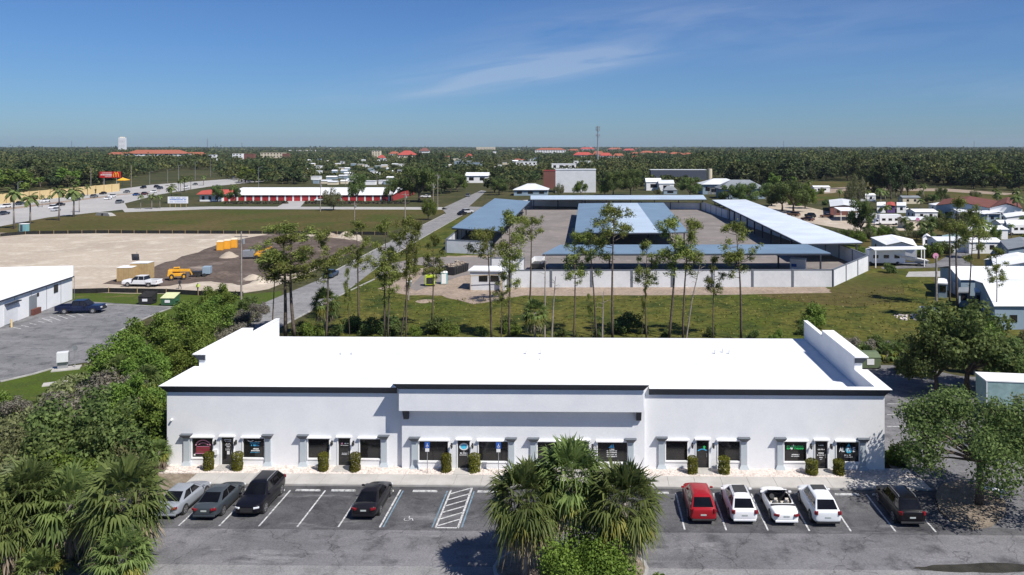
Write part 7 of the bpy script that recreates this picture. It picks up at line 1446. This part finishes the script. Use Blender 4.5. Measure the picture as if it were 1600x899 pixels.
for i in range(120):
    u = rr.choice([rr.uniform(600, 960), rr.uniform(360, 1000), rr.uniform(560, 940)]); v = rr.uniform(231.5, 238.5); wd = rr.uniform(4, 9)
    block(u, u + wd, v - rr.uniform(1.2, 1.9), v, rr.choice(['tilt_white', 'cream']), rr.choice(['terracotta_roof', 'light_roof', 'cream', 'white_roof', 'terracotta_roof', 'light_roof']), 'tiny pale or red-roofed building on the far horizon', win=False, group='tiny buildings on the horizon', roof='hip', rise=.5)
# ------------------------------------------------------------------ mid-distance trees
def lowtree(seed, rad, h, n, size, m='far_leaf', clear=.12, k=14, name='broadleaf_tree', spread=.75, flat=.9): return make_tree(name, 'x', 'tree', rad, h, n, size, m, seed, k, .22, clear, asp=.75, spread=spread, flat=flat)
M_ = [lowtree(101, 5.0, 9, 1500, .72), lowtree(102, 4.2, 8, 1300, .65), lowtree(103, 5.6, 10.5, 1700, .75), lowtree(104, 3.6, 8.5, 1100, .62, 'olive_leaf'), lowtree(105, 4.6, 8.5, 1400, .68, 'bright_leaf')]
CS = [lowtree(106, 3.6, 15, 1900, .62, 'far_leaf', .1, 24, 'casuarina_tree', .8, 1.1), lowtree(107, 4.0, 13, 1700, .62, 'far_leaf', .12, 22, 'casuarina_tree', .8, 1.1)]
KP = [make_feather_palm('coconut_palm', 'x', 7.5, 111, 16, 2.9), make_feather_palm('coconut_palm', 'x', 5.0, 112, 14, 2.6)]
def hidden_by_block(x, y, u, d, rad=0):
    for (u0, u1, d0, d1, p, w_) in BLOCKS:
        if u0 - rad / d * FPX < u < u1 + rad / d * FPX and (d0 + 12) * .86 < d < d1: return True
    return False
MID = []
def mt(protos_, u, vb, h, label, group, sx=None):
    p = G(u, vb); pr = protos_[rr.randrange(len(protos_))]; hp = {'casuarina_tree': 14.0, 'coconut_palm': 8.5}.get(pr.name.split('.')[0], 9.0); s = h / hp
    put(pr, p.x, p.y, s, label=label, group=group, sx=(sx or 1) * s)
# palms by the highway
hp_ = [(22, 358, 50), (47, 350, 38), (92, 345, 42), (115, 339, 39), (124, 332, 24), (66, 324, 15), (78, 320, 12), (137, 306, 14), (220, 327, 18), (237, 327, 20), (250, 326, 17), (268, 318, 24), (282, 305, 20), (288, 300, 20), (318, 290, 13), (298, 296, 17), (366, 316, 22)]
hp_.sort()
for i, (u, vb, px) in enumerate(hp_):
    p = G(u, vb); d = UV(p)[2]; h = px * 1.25 * d / FPX; pr = KP[i % 2]; s = h / (8.6 if i % 2 == 0 else 6.2); put(pr, p.x, p.y, s, sx=s * .8, label='coconut palm along the highway at left, %s from the left' % nth(i + 1), group='palms along the highway')
for u, v in ((55, 314), (98, 309), (147, 303)): mt([M_[1]], u, v, 3.2, 'small round clipped tree in front of the yellow wall', 'clipped trees before the yellow wall')
# singles the photo shows
for u, vb, vt, sxx, pr, lab in ((521, 329, 286, .9, T3, 'airy tree before the middle of the red storage building'), (558, 318, 264, .8, T1, 'large dark tree in front of the red storage building'), (612, 316, 274, .8, T1, 'dark tree at the right end of the red storage building'), (655, 316, 252, 1.6, T1, 'tall dark tree left of the street junction'), (669, 344, 308, .8, T2, 'small bushy tree on the field corner by the junction'), (690, 303, 262, 1.5, T1, 'spreading tree beyond the street junction'), (715, 300, 268, 1.2, T1, 'dark tree before the white workshop'), (780, 305, 275, 1.3, T1, 'dark tree left of the blue hip roof'), (800, 300, 276, 1.0, T3, 'olive tree behind the blue hip roof'), (872, 307, 282, .8, T3, 'thin tree before the red tower'), (908, 306, 281, 1.3, T2, 'round green tree before the plain grey-white block'), (958, 306, 262, 1.3, T1, 'tall dark tree right of the plain grey-white block'), (985, 306, 258, 1.2, T1, 'tall dark tree behind the middle of the far carport'), (945, 306, 284, .9, T2, 'lighter green tree behind the far carport'), (1078, 310, 272, 1.6, T1, 'broad round dark tree before the grey-roofed offices'), (1027, 306, 290, .7, T3, 'small olive tree behind the far carport'), (340, 316, 285, .8, T1, 'dark tree behind the storage office'), (365, 318, 288, .8, T1, 'dark tree over the left end of the storage roof'), (1240, 332, 276, 1.5, T1, 'broad dark tree mass above the right carport'), (1205, 322, 280, 1.2, T1, 'dark round tree left of the broad mass above the right carport'), (1345, 372, 302, .75, T1, 'tall tree beside the white trailer'), (1330, 376, 352, 1.0, T3, 'shrubby tree behind the tip of the pale carport'), (1352, 378, 350, 1.0, T3, 'yellowish shrubby tree below the white truck'), (1378, 372, 350, 1.1, T2, 'bright green shrubby tree behind the gabled white home'), (1405, 376, 352, .9, T3, 'low tree right of the gabled white home'), (1420, 366, 345, .8, T1, 'dark low tree at the end of the gravel yard'), (1375, 308, 250, 1.0, T1, 'tall casuarina-like tree left of centre right'), (1335, 325, 262, .6, T3, 'slender tree behind the maroon workshop'), (1490, 372, 322, 1.1, T3, 'olive tree among the park homes'), (1515, 372, 325, 1.0, T1, 'dark tree among the park homes'), (1455, 368, 332, .9, T1, 'dark tree left of the park homes'), (1470, 318, 290, .9, T1, 'dark tree at the left end of the maroon roof'), (1500, 332, 312, 1.0, T1, 'dark tree in front of the maroon roof'), (1556, 385, 350, .6, T2, 'small green tree by the right edge homes'), (1538, 392, 360, .6, T3, 'thin yellow-green tree by the park lane'), (1410, 300, 262, .9, T1, 'dark tree right of the tall casuarinas'), (1445, 318, 300, .8, T3, 'low tree in the clearing'), (1570, 500, 455, .4, T3, 'sparse tree by the blue sheds'),
 (1140, 322, 284, 1.3, T1, 'dark tree at the left end of the grove above the right carport'), (1165, 326, 280, 1.4, T1, 'dark tree in the grove above the right carport, left of its middle'), (1222, 330, 278, 1.4, T1, 'dark tree in the grove above the right carport, right of its middle'), (1258, 326, 284, 1.0, T2, 'lighter tree at the right end of the grove above the right carport'),
 (1300, 372, 352, 1.3, T3, 'shrubby tree just right of the pale carport edge'), (1318, 376, 356, 1.4, T1, 'dark shrubby tree right of the pale carport edge'), (1338, 385, 358, 1.3, T2, 'green shrubby tree left of the gabled white home'), (1362, 372, 350, 1.2, T1, 'dark shrubby tree behind the gabled white home'), (1392, 372, 350, 1.4, T1, 'dark shrubby tree below the white box truck'), (1432, 376, 350, 1.3, T3, 'olive tree at the end of the row below the box truck'), (1448, 380, 352, 1.0, T1, 'dark tree beside the small white shed')):
    p = G(u, vb); d = UV(p)[2]; h = CAM_H - (vt - PV) / FPX * d; hp = {T1.name: 7.6, T2.name: 6.4, T3.name: 5.6}[pr.name]; s = h / hp; wpx = sxx; put(pr, p.x, p.y, s, label=lab, sx=min(s, s * .62 * sxx + .2))
for i, (u, vb, px) in enumerate(((1440, 372, 30), (1312, 318, 22), (1440, 310, 14), (1456, 385 - 12, 26), (1545, 378, 30), (1580, 372, 22), (1515, 388, 24))):
    p = G(u, vb); d = UV(p)[2]; h = px * d / FPX; s = h / 8.6; put(KP[0] if i % 2 else KP[1], p.x, p.y, s * (1 if i % 2 else 1.35), label='feathery palm near the mobile homes at right, %s of several' % nth(sorted((1440, 1312, 1440.5, 1456, 1545, 1580, 1515)).index(u) + 1 if i != 2 else 3), group='palms near the mobile homes')
for i, (u, vb, vt) in enumerate(((1376, 312, 248), (1392, 312, 244), (1408, 311, 250), (1384, 310, 254), (1400, 309, 246), (1418, 306, 256), (1366, 310, 258), (1335, 296, 232), (655, 262, 236), (668, 262, 236), (640, 262, 240), (720, 262, 246), (1350, 305, 262), (705, 258, 242), (690, 258, 238))):
    p = G(u, vb); d = UV(p)[2]; h = CAM_H - (vt - PV) / FPX * d; s = h / 14.5; put(CS[i % 2], p.x, p.y, s, label='tall dark casuarina tree in a stand %s' % ('at right distance' if u > 1000 else 'at centre left distance'), group='casuarinas at right distance' if u > 1000 else 'casuarinas at centre left', sx=min(s, 1.25))
pk = []
for i in range(95):
    u = rr.uniform(1225, 1640) if i < 52 else rr.uniform(1345, 1640); v = rr.uniform(302, 336) if i < 52 else rr.uniform(338, 432)
    if 1225 < u < 1345 and v > 322: continue
    p = G(u, v)
    if any((p.x - q[0]) ** 2 + (p.y - q[1]) ** 2 < 25 for q in pk) or hidden_by_block(p.x, p.y, u, UV(p)[2], 2): continue
    hx = False
    for ob in bpy.data.objects:
        if ob.parent is None and ob.get('category') in ('mobile home', 'shed', 'awning', 'motor home', 'house', 'truck', 'trailer', 'building', 'boat', 'car') and (ob.location.x - p.x) ** 2 + (ob.location.y - p.y) ** 2 < 45: hx = True
    if hx: continue
    pk.append((p.x, p.y)); pr = rr.choice([T1, T3, T2, B3, B1, KP[1], KP[0]]); s = {T1.name: .55, T3.name: .75, T2.name: .6, B3.name: 1.1, B1.name: 1.1, KP[0].name: .8, KP[1].name: .9}[pr.name] * rr.uniform(.75, 1.3)
    put(pr, p.x, p.y, s, label='small %s among the homes and yards at right' % {'broadleaf_tree': 'tree', 'shrub': 'shrub', 'coconut_palm': 'palm'}[pr.name.split('.')[0]], group='garden plants of the mobile home park')
# cars, carts and clutter of the home park
for i, (u, v, kd, col) in enumerate(((1500, 384, 'sedan', wht), (1522, 378, 'suv', slv), (1572, 397, 'sedan', gry), (1590, 428, 'suv', wht), (1448, 392, 'sedan', slv), (1412, 330, 'suv', wht), (1430, 331, 'sedan', dk), (1352, 330, 'sedan', gry), (1240, 338, 'suv', (.2, .12, .08)), (1262, 345, 'sedan', (.12, .06, .05)))): put_car(kd, u, v, rr.uniform(0, 3), col, 'car parked among the homes and yards at right, %s from the left' % nth(sorted([1500, 1522, 1572, 1590, 1448, 1412, 1430, 1352, 1240, 1262]).index(u) + 1), 'cars in the mobile home park')
for i, (u, v, w_, dz, wm_, rm_) in enumerate(((1480, 332, 9, 12, 'tilt_white', 'white_roof'), (1512, 342, 10, 8, 'tilt_white', 'light_roof'), (1545, 345, 9, 12, 'blue_grey_wall', 'white_roof'), (1585, 362, 11, 5, 'tilt_white', 'white_roof'), (1440, 342, 8, 8, 'tilt_white', 'white_roof'), (1425, 356, 7, 6, 'cream', 'light_roof'), (1540, 372, 9, 7, 'tilt_white', 'white_roof'), (1478, 392, 7, 6, 'tilt_white', 'light_roof'), (1530, 394, 8, 6, 'tilt_white', 'white_roof'), (1585, 446, 6, 5, 'tilt_white', 'white_roof'), (1420, 318, 8, 6, 'cream', 'grey_roof'), (1352, 314, 8, 6, 'tilt_white', 'white_roof'), (1282, 300, 9, 6, 'tilt_white', 'white_roof'), (1230, 305, 8, 6, 'cream', 'light_roof'))):
    c_ = G(u, v); P4 = [UV((c_.x + a, c_.y + b, 2.7))[:2] for a, b in ((-w_ / 2, -dz / 2), (w_ / 2, -dz / 2), (w_ / 2, dz / 2), (-w_ / 2, dz / 2))]
    home(P4, 2.7, wm_, rm_, 'small pale home or shed in the crowded park at right, %s from the left' % nth(sorted([1480, 1512, 1545, 1585, 1440, 1425, 1540, 1478, 1530, 1585.5, 1420, 1352, 1282, 1230]).index(u + (.5 if i == 9 else 0)) + 1), .7, 2, 'small homes in the park at right')
# front of the woods: individual trees, sorted by nearness
def vfront(u):
    pts = [(-400, 300), (0, 302), (120, 294), (170, 288), (215, 276), (262, 268), (330, 266), (352, 280), (395, 288), (616, 290), (640, 316), (690, 314), (704, 302), (745, 296), (765, 301), (800, 303), (850, 280), (930, 300), (1000, 300), (1060, 296), (1110, 276), (1200, 306), (1262, 283), (1340, 283), (1420, 284), (1480, 294), (1600, 301), (2000, 305)]
    for (a, b), (c_, d_) in zip(pts, pts[1:]):
        if a <= u <= c_: return b + (d_ - b) * (u - a) / (c_ - a)
    return 290
def dens(u, v):
    if 478 < u < 632 and 246 < v < 286: return .5
    if 640 < u < 860 and v > 275: return 1
    if 690 < u < 860 and v > 243: return .6
    if 860 < u < 940 and v > 255: return .4
    if 260 < u < 380 and v > 252: return .75
    return 1
cand = []
for _ in range(7000):
    u = rr.uniform(-60, 1660); v = rr.uniform(244, 306)
    # uniform over ground: accept in proportion to depth cubed-ish
    d = CAM_H * FPX / (v - PV)
    if rr.random() > (d / 1900) ** 2 * 6 + .02: continue
    if v > vfront(u) or rr.random() > dens(u, v): continue
    p = G(u, v)
    if hidden_by_block(p.x, p.y, u, d, 3): continue
    if any((p.x - q[0]) ** 2 + (p.y - q[1]) ** 2 < (6.0 + d * .004) ** 2 for q in cand): continue
    rdx = 752 - (v - 297.5) * 1.55
    if v > 292 and abs(u - rdx - 8) < 14: continue
    cand.append((p.x, p.y, u, v, d))
cand.sort(key=lambda c_: c_[4])
near, rest = cand[:210], cand[210:]
for x, y, u, v, d in near:
    side = 'left' if u < 400 else ('centre left' if u < 700 else ('centre' if u < 1050 else 'right')); pr = M_[rr.choice([0, 0, 1, 2, 2, 3, 4])]
    h = rr.uniform(8, 13) * (.55 if 470 < u < 640 and 244 < v < 288 else 1) * (1.25 if 640 < u < 800 and v > 282 else 1) * (1.2 if u < 200 else (1.35 if u > 1080 else (1.15 if u < 478 else .72))); s = h / 9.5
    put(pr, x, y, s, label='rounded green tree in the woodland at %s distance' % side, group='woodland trees at ' + side, sx=s * rr.uniform(.9, 1.3))
print('mid trees', len(near), 'rest', len(rest))
# second and further rows of the woods, one mass
r = np.random.default_rng(99)
FV, FF, FN = [], [], 0
def far_clump(x, y, rad, h, n, size):
    c_ = np.stack([r.normal(0, rad * .55, n), r.normal(0, rad * .55, n), h * (.45 + .5 * r.random(n))], 1); q = np.clip(1 - (c_[:, 0] ** 2 + c_[:, 1] ** 2) / (rad * 1.7) ** 2, .15, 1); c_[:, 2] *= q ** .5; c_[:, 0] += x; c_[:, 1] += y
    V, F = rand_rot_quads(c_, size * r.uniform(.6, 1.4, n), .75, r, up=.8); return V, F
def emit(x, y, rad, h, n, size):
    global FN
    V, F = far_clump(x, y, rad, h, n, size); FV.append(V); FF.append(F + FN); FN += len(V)
nt_ = 0
grid = {}
def ok_space(x, y, s):
    k = (int(x / s), int(y / s))
    return k not in grid and not grid.update({k: 1})
for (x, y, u, v, d) in rest: emit(x, y, 4.4, r.uniform(8, 13) * (.5 if 470 < u < 640 else 1), 64, 1.9); nt_ += 1
d = 470.0
while d < 7500:
    step = 8.5 * (d / 600) ** .95; half = 1250 / FPX * d; n = int(2 * half / step)
    for k in range(n):
        l = -half + (k + r.random()) * step; dd = d + r.uniform(-.5, .5) * step; u = PU + l / dd * FPX
        if not -330 < u < 1900: continue
        v = PV + CAM_H * FPX / dd; cen_ = 330 < u < 1080 and dd < 5000
        if v > vfront(u) or r.random() > dens(u, v) * ((.72 if dd < 1100 else .5) if cen_ else .93): continue
        x, y = l * cs - dd * sn, l * sn + dd * cs
        if dd < 2600 and hidden_by_block(x, y, u, dd, 3): continue
        s = step / 8.5
        emit(x, y, 5.2 * s ** .95 * r.uniform(.7, 1.25), (r.uniform(7.5, 12) + (r.random() < .06) * 4) * (1.9 if dd > 2600 and r.random() < .012 else 1) * (.42 if 470 < u < 640 and dd < 1150 else .68 if cen_ else (1.45 if u > 1080 and dd < 1600 else 1.1)), max(8, int(62 / s ** 1.0)), 1.9 * s ** .85); nt_ += 1
    d += step * .95
print('far trees', nt_, 'faces', FN // 4)
tag(npmesh('forest', np.concatenate(FV), np.concatenate(FF), 'forest_leaf'), kind='stuff')
for i, (u, h) in enumerate(((112, 60), (324, 75), (1224, 60), (1522, 60), (337, 40), (378, 45))):
    p = GD(u, 5200); t = thing('radio_mast', 'thin radio mast on the horizon, %s from the left' % nth(sorted([112, 324, 1224, 1522, 337, 378]).index(u) + 1), 'mast', (p.x, p.y, 0), 0, 'radio masts on the horizon'); MB().tube([(0, 0, 0), (0, 0, h)], [1.4, .9], 5).build('mast', 'slate_paint', t)
# ------------------------------------------------------------------ loose grass tufts
r = np.random.default_rng(5)
def tufts(name, px, n, h, m, seed):
    us = [p[0] for p in px]; vs_ = [p[1] for p in px]; P = [G(u, v) for u, v in px]; xs, ys = [p.x for p in P], [p.y for p in P]; pts = []
    while len(pts) < n:
        x, y = r.uniform(min(xs), max(xs)), r.uniform(min(ys), max(ys)); c_ = False; j = len(P) - 1
        for i in range(len(P)):
            if (P[i].y > y) != (P[j].y > y) and x < (P[j].x - P[i].x) * (y - P[i].y) / (P[j].y - P[i].y) + P[i].x: c_ = not c_
            j = i
        if c_: pts.append((x, y))
    c_ = np.array(pts); cen = np.stack([c_[:, 0], c_[:, 1], np.full(n, h * .45)], 1); V, F = rand_rot_quads(cen, np.full(n, h) * r.uniform(.5, 1.6, n), .5, r, up=0); V[:, 2] = np.maximum(V[:, 2], .016); tag(npmesh(name, V, F, m), kind='stuff')
tufts('meadow_grass', [(450, 540), (560, 440), (640, 470), (800, 465), (1300, 462), (1440, 440), (1470, 500), (1400, 540), (1300, 560)], 5000, .28, 'palm_yellow', 1)
tufts('thicket_undergrowth', [(-40, 700), (100, 590), (200, 575), (330, 500), (420, 480), (250, 640), (255, 728), (225, 770), (225, 899), (-40, 899)], 12000, .45, 'olive_leaf', 2)
tufts('dead_leaves', [(-20, 830), (60, 800), (235, 760), (232, 899), (-20, 899)], 5000, .16, 'palm_dead', 3)
# ------------------------------------------------------------------ air
hz = bpy.data.materials.new('haze_air'); hz.use_nodes = True; N = hz.node_tree.nodes; L = hz.node_tree.links; N.remove(N['Principled BSDF']); pv = N.new('ShaderNodeVolumePrincipled')
pv.inputs['Color'].default_value = (.72, .84, 1, 1); pv.inputs['Density'].default_value = HAZE; pv.inputs['Anisotropy'].default_value = .2; L.new(pv.outputs[0], N['Material Output'].inputs['Volume']); MATS['haze_air'] = hz
if HAZE: tag(MB().box(-8900, 8900, -250, 8900, -1, 100).build('haze', 'haze_air'), kind='stuff')
